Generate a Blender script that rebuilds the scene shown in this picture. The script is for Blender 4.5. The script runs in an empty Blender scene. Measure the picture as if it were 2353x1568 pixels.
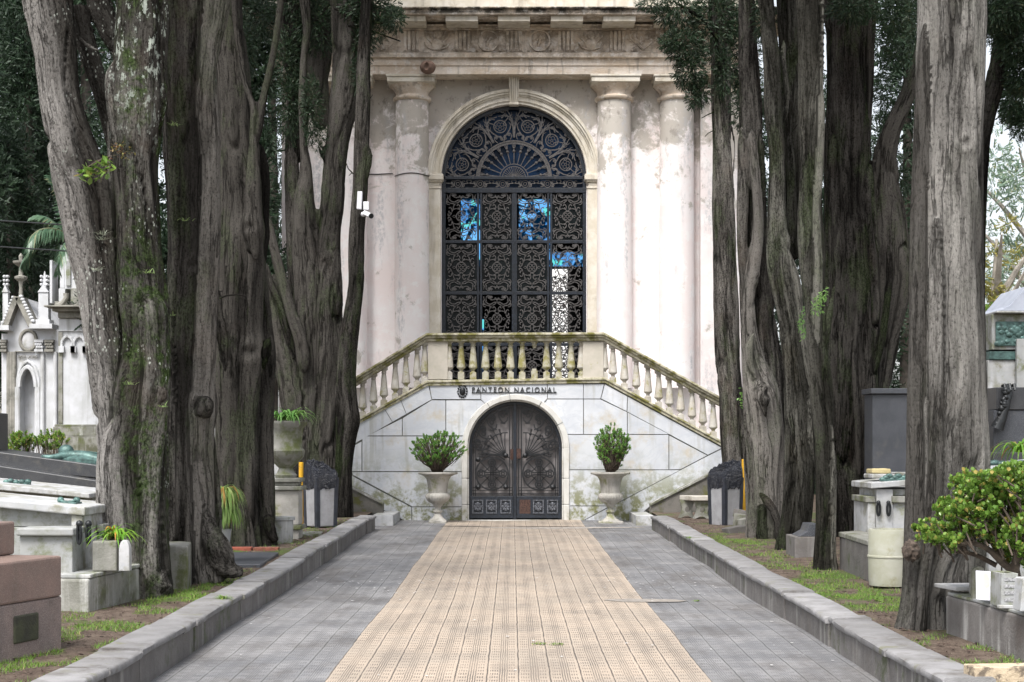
import bpy, bmesh, math, random
import numpy as np
from mathutils import Vector, Matrix
R = math.radians
PI = math.pi
# ------------------------------------------------------------------ camera, world, sun, exposure
scene = bpy.context.scene
COL = scene.collection
EYE = 1.58
FPX = 3600.0          # focal length in the units of the measured photograph (2353 px wide)
CX, HY = 1176.5, 1024.0
cam_data = bpy.data.cameras.new("camera")
cam = bpy.data.objects.new("camera", cam_data)
COL.objects.link(cam)
cam.location = (0, 0, EYE)
cam.rotation_euler = (R(90), 0, 0)
cam_data.sensor_width = 36
cam_data.lens = 36 * FPX / 2353.0
cam_data.shift_y = (HY - 784) / 2353.0
cam_data.clip_start = 0.1
cam_data.clip_end = 800
scene.camera = cam
world = bpy.data.worlds.new("World")
scene.world = world
world.use_nodes = True
wn = world.node_tree
bg = wn.nodes["Background"]
sky = wn.nodes.new("ShaderNodeTexSky")
sky.sky_type = 'NISHITA'
sky.sun_disc = False
SUN_EL, SUN_AZ = R(56), R(200)      # azimuth measured from +Y clockwise
sky.sun_elevation = SUN_EL
sky.sun_rotation = SUN_AZ
sky.dust_density = 3.0
hs = wn.nodes.new("ShaderNodeHueSaturation")
hs.inputs['Saturation'].default_value = 0.28
hs.inputs['Value'].default_value = 1.0
wn.links.new(sky.outputs[0], hs.inputs['Color'])
wn.links.new(hs.outputs[0], bg.inputs[0])
bg.inputs[1].default_value = 0.13
sd = bpy.data.lights.new("sun", 'SUN')
sd.energy = 2.3
sd.angle = R(24)
sd.color = (1.0, 0.97, 0.93)
sun = bpy.data.objects.new("sun", sd)
COL.objects.link(sun)
sdir = Vector((math.sin(SUN_AZ) * math.cos(SUN_EL), math.cos(SUN_AZ) * math.cos(SUN_EL), math.sin(SUN_EL)))
sun.rotation_euler = sdir.to_track_quat('Z', 'Y').to_euler()
sun.location = (0, -5, 30)
scene.view_settings.view_transform = 'Standard'
scene.view_settings.look = 'None'
scene.view_settings.exposure = 1.06
scene.view_settings.gamma = 1
scene.view_settings.use_curve_mapping = False
scene.cycles.max_bounces = 6
scene.cycles.transparent_max_bounces = 8
scene.cycles.use_denoising = True

# ------------------------------------------------------------------ helpers
def X(x, D): return (x - CX) * D / FPX
def Z(y, D): return EYE + (HY - y) * D / FPX
def ground_z(D):
    t = min(max((D - 14) / 16.0, 0), 1)
    return 0.10 * t * t * (3 - 2 * t) + 0.008 * math.sin(D * 1.05) + 0.003 * math.sin(D * 2.9 + 1)

def tag(o, label=None, cat=None, group=None, kind=None):
    if label: o['label'] = label
    if cat: o['category'] = cat
    if group: o['group'] = group
    if kind: o['kind'] = kind
    return o
def empty(name, loc, label=None, cat=None, group=None):
    o = bpy.data.objects.new(name, None)
    o.empty_display_size = 0.2
    COL.objects.link(o)
    o.location = loc
    o['origin'] = [float(v) for v in loc]
    return tag(o, label, cat, group)
def origin_of(p):
    while p is not None:
        if 'origin' in p: return Vector(p['origin'])
        p = p.parent
    return Vector((0, 0, 0))
def link_mesh(name, me, m, parent=None, loc=None):
    if m is not None:
        me.materials.clear()
        for mm in (m if isinstance(m, (list, tuple)) else [m]): me.materials.append(mm)
    o = bpy.data.objects.new(name, me)
    COL.objects.link(o)
    if parent is not None:
        me.transform(Matrix.Translation(-origin_of(parent)))
        o.parent = parent
    elif loc is not None:
        me.transform(Matrix.Translation(-Vector(loc)))
        o.location = loc
        o['origin'] = [float(v) for v in loc]
    return o
def copy_tree(o, parent=None):
    c = o.copy(); COL.objects.link(c)
    if parent is not None: c.parent = parent
    for ch in o.children: copy_tree(ch, c)
    return c

WORN = []
class MB:
    def __init__(s):
        s.v = []; s.f = []; s.mi = []
    def add(s, vs, fs, mi=0):
        b = len(s.v)
        s.v.extend([tuple(v) for v in vs])
        s.f.extend([tuple(i + b for i in f) for f in fs])
        s.mi.extend([mi] * len(fs))
        return s
    def box(s, x0, x1, y0, y1, z0, z1, rz=0, piv=None, mi=0):
        vs = [Vector((x, y, z)) for z in (z0, z1) for y in (y0, y1) for x in (x0, x1)]
        if rz:
            c = Vector(piv) if piv is not None else Vector(((x0 + x1) / 2, (y0 + y1) / 2, 0))
            M = Matrix.Rotation(rz, 3, 'Z')
            vs = [M @ (v - Vector((c[0], c[1], 0))) + Vector((c[0], c[1], 0)) for v in vs]
        return s.add(vs, [(0, 2, 3, 1), (4, 5, 7, 6), (0, 1, 5, 4), (2, 6, 7, 3), (0, 4, 6, 2), (1, 3, 7, 5)], mi)
    def prism(s, poly, y0, y1, mi=0):          # polygon in XZ, extruded in Y
        a = sum(poly[i][0] * poly[(i + 1) % len(poly)][1] - poly[(i + 1) % len(poly)][0] * poly[i][1] for i in range(len(poly)))
        if a < 0: poly = poly[::-1]
        n = len(poly)
        vs = [(p[0], y0, p[1]) for p in poly] + [(p[0], y1, p[1]) for p in poly]
        fs = [tuple(range(n)), tuple(range(2 * n - 1, n - 1, -1))]
        fs += [(i + n, (i + 1) % n + n, (i + 1) % n, i) for i in range(n)]
        return s.add(vs, fs, mi)
    def plan(s, poly, z0, z1, mi=0):           # polygon in XY, extruded in Z
        a = sum(poly[i][0] * poly[(i + 1) % len(poly)][1] - poly[(i + 1) % len(poly)][0] * poly[i][1] for i in range(len(poly)))
        if a < 0: poly = poly[::-1]
        n = len(poly)
        vs = [(p[0], p[1], z0) for p in poly] + [(p[0], p[1], z1) for p in poly]
        fs = [tuple(range(n - 1, -1, -1)), tuple(range(n, 2 * n))]
        fs += [(i, (i + 1) % n, (i + 1) % n + n, i + n) for i in range(n)]
        return s.add(vs, fs, mi)
    def lathe(s, prof, c=(0, 0, 0), n=24, lobes=0, amp=0, lz=(0, 0), mi=0, sq=None):
        vs = []; fs = []
        for (r, z) in prof:
            for k in range(n):
                a = 2 * PI * k / n
                rr = r
                if lobes and lz[0] <= z <= lz[1]: rr = r * (1 + amp * abs(math.sin(a * lobes / 2)) - amp * .5)
                vs.append((c[0] + rr * math.cos(a), c[1] + rr * math.sin(a), c[2] + z))
        m = len(prof)
        for i in range(m - 1):
            for k in range(n):
                fs.append((i * n + k, i * n + (k + 1) % n, (i + 1) * n + (k + 1) % n, (i + 1) * n + k))
        fs.append(tuple(range(n - 1, -1, -1)))
        fs.append(tuple((m - 1) * n + k for k in range(n)))
        return s.add(vs, fs, mi)
    def tube(s, pts, rad, n=6, mi=0, flat=1.0, caps=True):
        pts = [Vector(p) for p in pts]
        if not isinstance(rad, (list, tuple)): rad = [rad] * len(pts)
        vs = []; fs = []
        up = None
        for i, p in enumerate(pts):
            t = (pts[min(i + 1, len(pts) - 1)] - pts[max(i - 1, 0)])
            if t.length < 1e-9: t = Vector((0, 0, 1))
            t.normalize()
            if up is None:
                up = Vector((0, 1, 0)) if abs(t.y) < .9 else Vector((1, 0, 0))
            a = (up - t * up.dot(t))
            if a.length < 1e-6: a = t.orthogonal()
            a.normalize(); up = a
            b = t.cross(a)
            for k in range(n):
                an = 2 * PI * k / n + PI / n
                vs.append(p + a * (math.cos(an) * rad[i] * flat) + b * (math.sin(an) * rad[i]))
        m = len(pts)
        for i in range(m - 1):
            for k in range(n):
                fs.append((i * n + k, i * n + (k + 1) % n, (i + 1) * n + (k + 1) % n, (i + 1) * n + k))
        if caps:
            fs.append(tuple(range(n - 1, -1, -1)))
            fs.append(tuple((m - 1) * n + k for k in range(n)))
        return s.add(vs, fs, mi)
    def sphere(s, c, r, n=12, m=8, sc=(1, 1, 1), mi=0):
        prof = [(max(1e-4, math.sin(PI * i / m)) * r, -math.cos(PI * i / m) * r) for i in range(m + 1)]
        vs = []; fs = []
        for (q, z) in prof:
            for k in range(n):
                a = 2 * PI * k / n
                vs.append((c[0] + q * math.cos(a) * sc[0], c[1] + q * math.sin(a) * sc[1], c[2] + z * sc[2]))
        for i in range(m):
            for k in range(n):
                fs.append((i * n + k, i * n + (k + 1) % n, (i + 1) * n + (k + 1) % n, (i + 1) * n + k))
        return s.add(vs, fs, mi)
    def mesh(s, name="m"):
        me = bpy.data.meshes.new(name)
        me.from_pydata(s.v, [], s.f)
        me.polygons.foreach_set('material_index', s.mi)
        me.update()
        return me
    def build(s, name, m, parent=None, loc=None, smooth=False, bevel=0, seg=2, angle=40, rough=0, rs=1.0):
        if not rough and not smooth and m in WORN and parent is not bpy.data.objects.get('pantheon_building'): rough, rs = .0045, .22
        me = s.mesh(name)
        bm = bmesh.new(); bm.from_mesh(me)
        bmesh.ops.recalc_face_normals(bm, faces=bm.faces)
        if rough:      # subdivide and wobble: worn, chipped stone
            for it in range(4):
                es = [e for e in bm.edges if e.calc_length() > rs]
                if not es: break
                bmesh.ops.subdivide_edges(bm, edges=es, cuts=1, use_grid_fill=True)
            from mathutils import noise as mn
            for v in bm.verts:
                n3 = mn.noise_vector(v.co * 2.3) * .7 + mn.noise_vector(v.co * 8.0) * .4
                v.co += n3 * rough
        bm.to_mesh(me); bm.free()
        o = link_mesh(name, me, m, parent, loc)
        if smooth:
            for p in me.polygons: p.use_smooth = True
            try: me.set_sharp_from_angle(angle=R(angle))
            except Exception: pass
        if bevel:
            b = o.modifiers.new("bevel", 'BEVEL'); b.width = bevel; b.segments = seg; b.limit_method = 'ANGLE'; b.angle_limit = R(35)
            b.harden_normals = False
        return o

def boolean_cut(o, cutter_mb):
    me = cutter_mb.mesh("cutter")
    bm = bmesh.new(); bm.from_mesh(me); bmesh.ops.recalc_face_normals(bm, faces=bm.faces); bm.to_mesh(me); bm.free()
    me.transform(Matrix.Translation(-origin_of(o)))
    c = bpy.data.objects.new("cutter", me); COL.objects.link(c)
    c.matrix_world = Matrix.Translation(origin_of(o))
    me.transform(Matrix.Identity(4))
    md = o.modifiers.new("cut", 'BOOLEAN'); md.object = c; md.operation = 'DIFFERENCE'; md.solver = 'EXACT'
    bpy.context.view_layer.update()
    dg = bpy.context.evaluated_depsgraph_get()
    nm = bpy.data.meshes.new_from_object(o.evaluated_get(dg))
    o.modifiers.remove(md)
    old = o.data; o.data = nm; bpy.data.meshes.remove(old)
    bpy.data.objects.remove(c)

# vectorised gradient-free value noise (smooth), 3-D
def _h(ix, iy, iz, seed):
    n = (ix * 73856093) ^ (iy * 19349663) ^ (iz * 83492791) ^ (seed * 2654435761 & 0xffffffff)
    n = (n ^ (n >> 13)) * 1274126177 & 0xffffffff
    n = (n ^ (n >> 16)) * 2246822519 & 0xffffffff
    return ((n ^ (n >> 15)) & 0xffff) / 65535.0 * 2 - 1
def vnoise(p, seed=0):
    f = np.floor(p).astype(np.int64); t = p - f; t = t * t * t * (t * (t * 6 - 15) + 10)
    r = 0
    for dx in (0, 1):
        wx = t[:, 0] if dx else 1 - t[:, 0]
        for dy in (0, 1):
            wy = t[:, 1] if dy else 1 - t[:, 1]
            for dz in (0, 1):
                wz = t[:, 2] if dz else 1 - t[:, 2]
                r = r + wx * wy * wz * _h(f[:, 0] + dx, f[:, 1] + dy, f[:, 2] + dz, seed)
    return r

# ------------------------------------------------------------------ node material helper
class NT:
    def __init__(s, name):
        s.m = bpy.data.materials.new(name); s.m.use_nodes = True
        s.t = s.m.node_tree; s.n = s.t.nodes; s.p = s.n["Principled BSDF"]
        s.geo = None; s._obj = None
    def new(s, k): return s.n.new(k)
    def set(s, inp, v):
        if v is None: return
        if hasattr(v, 'links') or isinstance(v, bpy.types.NodeSocket): s.t.links.new(v, inp)
        else:
            if isinstance(v, (tuple, list)) and len(v) == 3 and inp.type == 'RGBA': v = (*v, 1)
            inp.default_value = v
    def pos(s):
        if s._obj is None: s._obj = s.new("ShaderNodeNewGeometry").outputs['Position']
        return s._obj
    def attr(s, nm):
        a = s.new("ShaderNodeAttribute"); a.attribute_name = nm; return a.outputs['Vector']
    def scale(s, vec, sc, off=(0, 0, 0)):
        mp = s.new("ShaderNodeMapping"); s.set(mp.inputs['Vector'], vec); mp.inputs['Scale'].default_value = sc; mp.inputs['Location'].default_value = off
        return mp.outputs[0]
    def noise(s, vec, sc, det=4, ro=.55, dist=0, col=False):
        n = s.new("ShaderNodeTexNoise"); s.set(n.inputs['Vector'], vec); n.inputs['Scale'].default_value = sc
        n.inputs['Detail'].default_value = det; n.inputs['Roughness'].default_value = ro; n.inputs['Distortion'].default_value = dist
        return n.outputs['Color' if col else 'Fac']
    def voro(s, vec, sc, feat='F1', out='Distance', rnd=1):
        n = s.new("ShaderNodeTexVoronoi"); n.feature = feat; s.set(n.inputs['Vector'], vec); n.inputs['Scale'].default_value = sc
        n.inputs['Randomness'].default_value = rnd
        return n.outputs[out]
    def math(s, op, a, b=None, c=None, clamp=False):
        n = s.new("ShaderNodeMath"); n.operation = op; n.use_clamp = clamp
        s.set(n.inputs[0], a); s.set(n.inputs[1], b); s.set(n.inputs[2], c)
        return n.outputs[0]
    def rng(s, v, a, b, c=0., d=1., smooth=True):
        n = s.new("ShaderNodeMapRange"); n.interpolation_type = 'SMOOTHSTEP' if smooth else 'LINEAR'
        s.set(n.inputs[0], v)
        for i, q in enumerate((a, b, c, d)): s.set(n.inputs[i + 1], q)
        return n.outputs[0]
    def mix(s, f, a, b, mode='MIX'):
        n = s.new("ShaderNodeMix"); n.data_type = 'RGBA'; n.blend_type = mode
        s.set(n.inputs[0], f); s.set(n.inputs[6], a); s.set(n.inputs[7], b)
        return n.outputs[2]
    def sep(s, v):
        n = s.new("ShaderNodeSeparateXYZ"); s.set(n.inputs[0], v); return n.outputs
    def island(s):
        g = s.new("ShaderNodeNewGeometry"); return g.outputs['Random Per Island']
    def bump(s, h, strength=.3, dist=.02):
        b = s.new("ShaderNodeBump"); b.inputs['Strength'].default_value = strength; b.inputs['Distance'].default_value = dist
        s.set(b.inputs['Height'], h); s.t.links.new(b.outputs[0], s.p.inputs['Normal'])
    def out(s, col, rough=.8, spec=None, metal=None):
        s.set(s.p.inputs['Base Color'], col); s.set(s.p.inputs['Roughness'], rough)
        if spec is not None: s.p.inputs['Specular IOR Level'].default_value = spec
        if metal is not None: s.p.inputs['Metallic'].default_value = metal
        return s.m

def stone(name, c1, c2, sc=3, dirt=None, dlo=.5, dhi=.7, dsc=1.5, streak=0, streakc=(.1, .09, .07), moss=None, mlo=.5, mhi=.7, mz=None, rough=.85, bump=.25, bdist=.01, speck=0, isl=0, vein=0, veinc=(.35, .37, .4), msc=3.0, fine=60):
    n = NT(name); P = n.pos()
    a = n.noise(P, sc, 6, .6)
    col = n.mix(n.rng(a, .35, .65), c1, c2)
    if isl < 0:      # each separate block has its own tone
        oi = n.new("ShaderNodeObjectInfo").outputs['Random']; col = n.mix(n.math('MULTIPLY', oi, -isl), col, tuple(v * .5 for v in c2)); isl = 0
    if isl:
        r = n.island(); col = n.mix(n.math('MULTIPLY', r, isl), col, tuple(v * .78 for v in c2))
    if vein:
        v = n.noise(n.scale(P, (1, 1, 1.6)), 1.1, 7, .62, 1.6)
        v = n.math('ABSOLUTE', n.math('SUBTRACT', v, .5))
        col = n.mix(n.math('MULTIPLY', n.rng(v, .05, 0.0), vein), col, veinc)
        v2 = n.noise(n.scale(P, (1, 1, 1), (5, 2, 1)), .9, 5, .6, 1.0)
        col = n.mix(n.math('MULTIPLY', n.rng(v2, .45, .7), vein * .6), col, veinc)
    if dirt:
        d = n.noise(P, dsc, 7, .68)
        col = n.mix(n.rng(d, dlo, dhi), col, dirt)
    if streak:
        s1 = n.noise(n.scale(P, (7, 7, .55)), 1, 5, .6)
        s2 = n.noise(P, .9, 3, .5)
        f = n.math('MULTIPLY', n.rng(s1, .48, .68), n.rng(s2, .38, .6))
        col = n.mix(n.math('MULTIPLY', f, streak), col, streakc)
    if moss:
        mm = n.noise(P, msc, 8, .7)
        f = n.rng(mm, mlo, mhi)
        if mz:
            z = n.sep(P)[2]
            f = n.math('MULTIPLY', f, n.rng(z, mz[0], mz[1]))
        col = n.mix(f, col, moss)
    if speck:
        k = n.noise(P, 180, 2, .5)
        col = n.mix(n.math('MULTIPLY', n.rng(k, .5, .75), speck), col, (.02, .02, .02))
        col = n.mix(n.math('MULTIPLY', n.rng(k, .5, .25), speck * .5), col, (.7, .68, .65))
    h = n.math('ADD', n.noise(P, fine, 4, .6), n.math('MULTIPLY', n.noise(P, fine / 8, 4, .6), 2))
    n.bump(h, bump, bdist)
    return n.out(col, rough)

def plain(name, c, rough=.6, var=.25, sc=8, metal=0, bump=0, spec=None):
    n = NT(name)
    a = n.noise(n.pos(), sc, 5, .6)
    col = n.mix(n.rng(a, .3, .7), tuple(v * (1 - var) for v in c), tuple(min(1, v * (1 + var)) for v in c))
    if bump: n.bump(n.noise(n.pos(), sc * 6, 4, .6), bump, .01)
    return n.out(col, rough, spec, metal)

def leafmat(name, c1, c2, c3=None, rough=.5, trans=.25):
    n = NT(name)
    r = n.island(); nz = n.noise(n.pos(), 1.7, 3, .6)
    col = n.mix(r, c1, c2)
    col = n.mix(n.math('MULTIPLY', n.rng(nz, .3, .7), .6), col, c1)
    if c3:
        col = n.mix(n.rng(n.math('FRACT', n.math('MULTIPLY', r, 37.7)), .86, .96), col, c3)
    n.p.inputs['Roughness'].default_value = rough
    n.set(n.p.inputs['Base Color'], col)
    tr = n.new("ShaderNodeBsdfTranslucent"); n.set(tr.inputs[0], col)
    mx = n.new("ShaderNodeMixShader"); mx.inputs[0].default_value = trans
    n.t.links.new(n.p.outputs[0], mx.inputs[1]); n.t.links.new(tr.outputs[0], mx.inputs[2])
    n.t.links.new(mx.outputs[0], n.n["Material Output"].inputs[0])
    return n.m

def barkmat(name, dark, light, lichen=0, moss=0, mossx=None, warm=(.16, .11, .08), seed=0, pale=None):
    n = NT(name); B = n.attr("bark"); P = n.pos()
    w = n.new("ShaderNodeVectorMath"); w.operation = 'ADD'
    wn_ = n.noise(B, 1.6, 3, .5, 0, True)
    sc = n.new("ShaderNodeVectorMath"); sc.operation = 'MULTIPLY'; n.set(sc.inputs[0], wn_); sc.inputs[1].default_value = (.09, .09, .05)
    n.set(w.inputs[0], B); n.set(w.inputs[1], sc.outputs[0]); V = w.outputs[0]
    f1 = n.noise(n.scale(V, (26, 26, 1.5)), 1, 8, .68)
    f2 = n.noise(n.scale(V, (95, 95, 7)), 1, 6, .7)
    f3 = n.noise(n.scale(V, (5, 5, .7)), 1, 6, .62)
    f4 = n.noise(n.scale(V, (55, 55, 34)), 1, 7, .75)
    fis = n.math('ABSOLUTE', n.math('SUBTRACT', n.noise(n.scale(V, (11, 11, .75), (3, 1, 2)), 1, 6, .6), .5))
    fiss = n.math('MULTIPLY', n.rng(fis, .03, .004), n.rng(f3, .62, .42, .15, 1.0))
    t = n.math('ADD', n.math('MULTIPLY', f1, .36), n.math('ADD', n.math('MULTIPLY', f2, .34), n.math('MULTIPLY', f4, .30)))
    col = n.mix(n.rng(t, .41, .59), dark, light)
    col = n.mix(n.math('MULTIPLY', n.rng(f3, .50, .68), .75), col, n.mix(n.rng(t, .40, .56), tuple(v * 1.5 for v in dark), tuple(min(1, v * 1.7) for v in light)))
    col = n.mix(n.math('MULTIPLY', n.rng(f3, .50, .34), .65), col, tuple(v * .9 for v in dark))
    wm = n.noise(P, 1.7, 3, .6)
    col = n.mix(n.math('MULTIPLY', n.rng(wm, .52, .72), .4), col, warm)
    rel = n.sep(n.attr("relief"))      # x: height of the ridge, y: which stem
    col = n.mix(n.rng(rel[0], .0, -.8, 0, .5), col, tuple(v * .5 for v in dark))  # crease dirt and ridge bleaching, also standing in for shade between the ridges
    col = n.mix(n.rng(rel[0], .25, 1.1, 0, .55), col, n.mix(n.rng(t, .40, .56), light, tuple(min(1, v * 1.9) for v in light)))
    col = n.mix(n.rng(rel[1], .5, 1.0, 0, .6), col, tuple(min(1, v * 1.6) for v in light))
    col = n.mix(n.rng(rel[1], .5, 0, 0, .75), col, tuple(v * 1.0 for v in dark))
    if pale:     # open sky light on the outer limb's left edge, painted into the bark
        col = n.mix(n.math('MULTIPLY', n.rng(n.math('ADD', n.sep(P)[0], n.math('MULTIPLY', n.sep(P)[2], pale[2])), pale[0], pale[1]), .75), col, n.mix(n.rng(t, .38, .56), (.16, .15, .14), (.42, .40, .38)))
    col = n.mix(n.math('MULTIPLY', fiss, .65), col, tuple(v * .3 for v in dark))
    col = n.mix(n.math('MULTIPLY', n.rng(f4, .47, .36), .6), col, tuple(v * .4 for v in dark))
    if moss:
        mz = n.noise(n.scale(P, (3, 3, 1.1)), 1, 6, .65)
        f = n.math('MULTIPLY', n.math('MULTIPLY', n.rng(mz, .42, .58), n.rng(n.noise(P, 9, 6, .7), .40, .58)) if mossx else n.rng(mz, .50, .62), moss)
        if mossx:
            f = n.math('MULTIPLY', f, n.rng(n.sep(P)[0], mossx[0], mossx[1]))
        col = n.mix(f, col, n.mix(n.rng(f4, .42, .6), (.024, .036, .014), (.085, .125, .045)))
    if lichen:
        v = n.voro(n.scale(P, (1, 1, .6)), 30, 'F1', 'Distance')
        ms = n.noise(P, 1.8, 4, .6)
        f = n.math('MULTIPLY', n.rng(n.math('ADD', v, n.math('MULTIPLY', n.noise(P, 14, 4, .7), .35)), .48, .36), n.rng(ms, .50, .62))
        f = n.math('MULTIPLY', f, n.rng(n.noise(P, 70, 3, .6), .40, .5))
        col = n.mix(n.math('MULTIPLY', f, lichen), col, (.50, .53, .48))
        bl = n.noise(n.scale(P, (1, 1, .5)), 13, 7, .72); f = n.math('MULTIPLY', n.rng(bl, .56, .60), n.rng(n.sep(P)[2], 3.9, 5.2)); f = n.math('MULTIPLY', f, n.rng(n.sep(P)[0], -3.75, -3.55))
        col = n.mix(n.math('MULTIPLY', f, .9), col, (.47, .52, .46))
    hgt = n.math('ADD', n.math('MULTIPLY', f1, 1.0), n.math('ADD', n.math('MULTIPLY', f2, .6), n.math('SUBTRACT', n.math('MULTIPLY', f4, .5), n.math('MULTIPLY', fiss, .7))))
    n.bump(hgt, 1.0, .04)
    return n.out(col, .96, .02)

M = {}
M['stucco_low'] = None
def facade_mat():
    n = NT("stained_plaster"); P = n.pos(); z = n.sep(P)[2]
    a = n.noise(P, 1.3, 6, .6)
    col = n.mix(n.rng(a, .38, .62), (.82, .775, .77), (.80, .72, .705))
    # pale worn patches
    b = n.noise(P, 3.2, 8, .7)
    col = n.mix(n.math('MULTIPLY', n.rng(b, .5, .6), .7), col, (.84, .82, .81))
    # brown-grey weathering that grows with height, blotchy
    hgt = n.rng(z, 6.0, 9.3)
    w = n.noise(P, 1.9, 8, .72, .4)
    thr = n.rng(hgt, 0, 1, .63, .37, False)
    f = n.new("ShaderNodeMath"); f.operation = 'SUBTRACT'; n.set(f.inputs[0], w); n.set(f.inputs[1], thr)
    fw = n.rng(f.outputs[0], -.03, .07)
    col = n.mix(n.math('MULTIPLY', fw, .78), col, (.36, .33, .28))
    w2 = n.noise(n.scale(P, (1, 1, .7), (3, 7, 1)), 5.5, 7, .7)
    col = n.mix(n.math('MULTIPLY', n.math('MULTIPLY', n.rng(w2, .52, .66), hgt), .75), col, (.20, .18, .16))
    # grey vertical runs on the lower wall
    s1 = n.noise(n.scale(P, (3.2, 3.2, .45)), 1, 6, .62)
    s2 = n.noise(n.scale(P, (14, 14, 9)), 1, 6, .7)
    fr = n.math('MULTIPLY', n.rng(s1, .52, .68), n.rng(s2, .4, .6))
    col = n.mix(n.math('MULTIPLY', fr, .75), col, (.43, .43, .45))
    k = n.noise(P, 9, 6, .7)
    col = n.mix(n.math('MULTIPLY', n.rng(k, .64, .72), .5), col, (.45, .38, .30))
    h = n.math('ADD', n.noise(P, 40, 5, .6), n.math('MULTIPLY', fw, -.6))
    n.bump(h, .3, .012)
    return n.out(col, .9, .2)
def entab_mat():
    n = NT("weathered_cornice_plaster"); P = n.pos(); z = n.sep(P)[2]
    a = n.noise(n.scale(P, (.8, .8, 2.2)), 1.6, 8, .7)
    col = n.mix(n.rng(a, .42, .58), (.74, .66, .58), (.60, .50, .40))
    b = n.noise(P, 3.0, 8, .75)
    up = n.rng(z, 9.45, 9.75)
    col = n.mix(n.math('MULTIPLY', n.rng(b, .40, .60), n.rng(up, 0, 1, .25, .9)), col, (.30, .25, .20))
    s1 = n.noise(n.scale(P, (6, 6, .8)), 1, 6, .65)
    col = n.mix(n.math('MULTIPLY', n.rng(s1, .52, .68), .55), col, (.17, .15, .13))
    tp = n.noise(n.scale(P, (3.5, 3.5, 5)), 1, 7, .7)
    col = n.mix(n.math('MULTIPLY', n.rng(tp, .40, .56), n.rng(z, 10.28, 10.40)), col, (.055, .05, .042))
    c = n.noise(P, 7, 7, .7)
    col = n.mix(n.math('MULTIPLY', n.rng(c, .53, .62), .5), col, (.80, .77, .74))
    n.bump(n.noise(P, 35, 5, .65), .4, .015)
    return n.out(col, .9, .2)
M['facade'] = facade_mat()
M['entab'] = entab_mat()
M['trim'] = stone("cream_trim_plaster", (.66, .62, .55), (.55, .50, .41), 4, dirt=(.36, .30, .22), dlo=.56, dhi=.74, dsc=2.2, streak=.5, streakc=(.2, .17, .13), bump=.2)
M['marble'] = stone("veined_marble", (.62, .635, .66), (.52, .54, .58), 2, dirt=(.47, .42, .34), dlo=.52, dhi=.74, dsc=1.7, streak=.5, streakc=(.27, .26, .20), moss=(.17, .175, .07), mlo=.43, mhi=.58, mz=(1.7, .2), rough=.45, bump=.08, isl=.5, vein=.38, veinc=(.42, .45, .50), msc=3.0)
M['joint'] = plain("dark_joint", (.17, .17, .15), .9)
M['moss_stone'] = stone("mossy_balustrade_stone", (.50, .47, .37), (.38, .35, .25), 5, dirt=(.16, .14, .09), dlo=.52, dhi=.7, dsc=4, streak=.5, moss=(.17, .16, .045), mlo=.44, mhi=.6, msc=5, bump=.35)
M['baluster'] = stone("weathered_baluster_stone", (.50, .48, .44), (.38, .35, .30), 5, dirt=(.42, .37, .28), dlo=.5, dhi=.7, dsc=3, streak=.3, moss=(.24, .23, .10), mlo=.52, mhi=.66, msc=4, bump=.3)
M['baluster_moss'] = stone("mossy_baluster_stone", (.40, .38, .30), (.32, .30, .22), 6, dirt=(.52, .48, .40), dlo=.55, dhi=.7, dsc=5, streak=.3, moss=(.22, .20, .065), mlo=.45, mhi=.62, msc=6, bump=.4)
M['urn'] = stone("worn_urn_stone", (.42, .40, .37), (.31, .30, .27), 5, dirt=(.30, .29, .20), dlo=.5, dhi=.68, dsc=3, streak=.6, streakc=(.12, .11, .09), moss=(.17, .18, .08), mlo=.55, mhi=.68, bump=.4)
M['oldstone'] = stone("mossy_grey_tomb_stone", (.26, .255, .23), (.18, .18, .155), 4, dirt=(.095, .095, .06), dlo=.5, dhi=.66, dsc=2.4, streak=.85, streakc=(.48, .48, .46), moss=(.10, .115, .04), mlo=.50, mhi=.66, msc=2.2, bump=.4)
M['whitemarble'] = stone("white_tomb_marble", (.50, .50, .51), (.38, .385, .385), 3, dirt=(.24, .235, .19), dlo=.47, dhi=.64, dsc=3.2, streak=.8, streakc=(.25, .25, .21), moss=(.25, .26, .15), mlo=.58, mhi=.72, bump=.15, vein=.4)
M['greymarble'] = stone("grey_tomb_marble", (.33, .335, .33), (.26, .265, .255), 3, dirt=(.17, .17, .13), dlo=.48, dhi=.64, dsc=2.4, streak=.85, streakc=(.50, .50, .49), moss=(.15, .165, .085), mlo=.48, mhi=.64, bump=.15, vein=.3)
M['pinkgranite'] = stone("reddish_granite", (.235, .158, .132), (.19, .13, .11), 5, dirt=(.18, .13, .11), dlo=.52, dhi=.75, dsc=1.6, streak=.25, speck=.35, rough=.6, bump=.06)
M['roughgranite'] = stone("rough_brown_granite", (.25, .19, .17), (.19, .15, .14), 4, dirt=(.11, .09, .08), dlo=.5, dhi=.72, dsc=1.8, streak=.4, speck=.5, bump=.25)
M['blackgranite'] = stone("dark_granite", (.045, .047, .052), (.028, .03, .035), 4, dirt=(.09, .085, .075), dlo=.55, dhi=.75, dsc=3, speck=.3, rough=.4, bump=.05)
M['greygranite'] = stone("grey_granite", (.060, .065, .078), (.042, .047, .058), 4, dirt=(.09, .09, .088), dlo=.55, dhi=.75, dsc=3, speck=.35, rough=.5, bump=.06)
M['kerb'] = stone("concrete_kerb", (.195, .183, .177), (.14, .13, .124), 5, dirt=(.14, .125, .11), dlo=.5, dhi=.72, dsc=2.2, streak=.8, streakc=(.33, .32, .30), moss=(.08, .09, .05), mlo=.54, mhi=.68, msc=3, bump=.5, bdist=.012, fine=45, isl=-.6)
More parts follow.
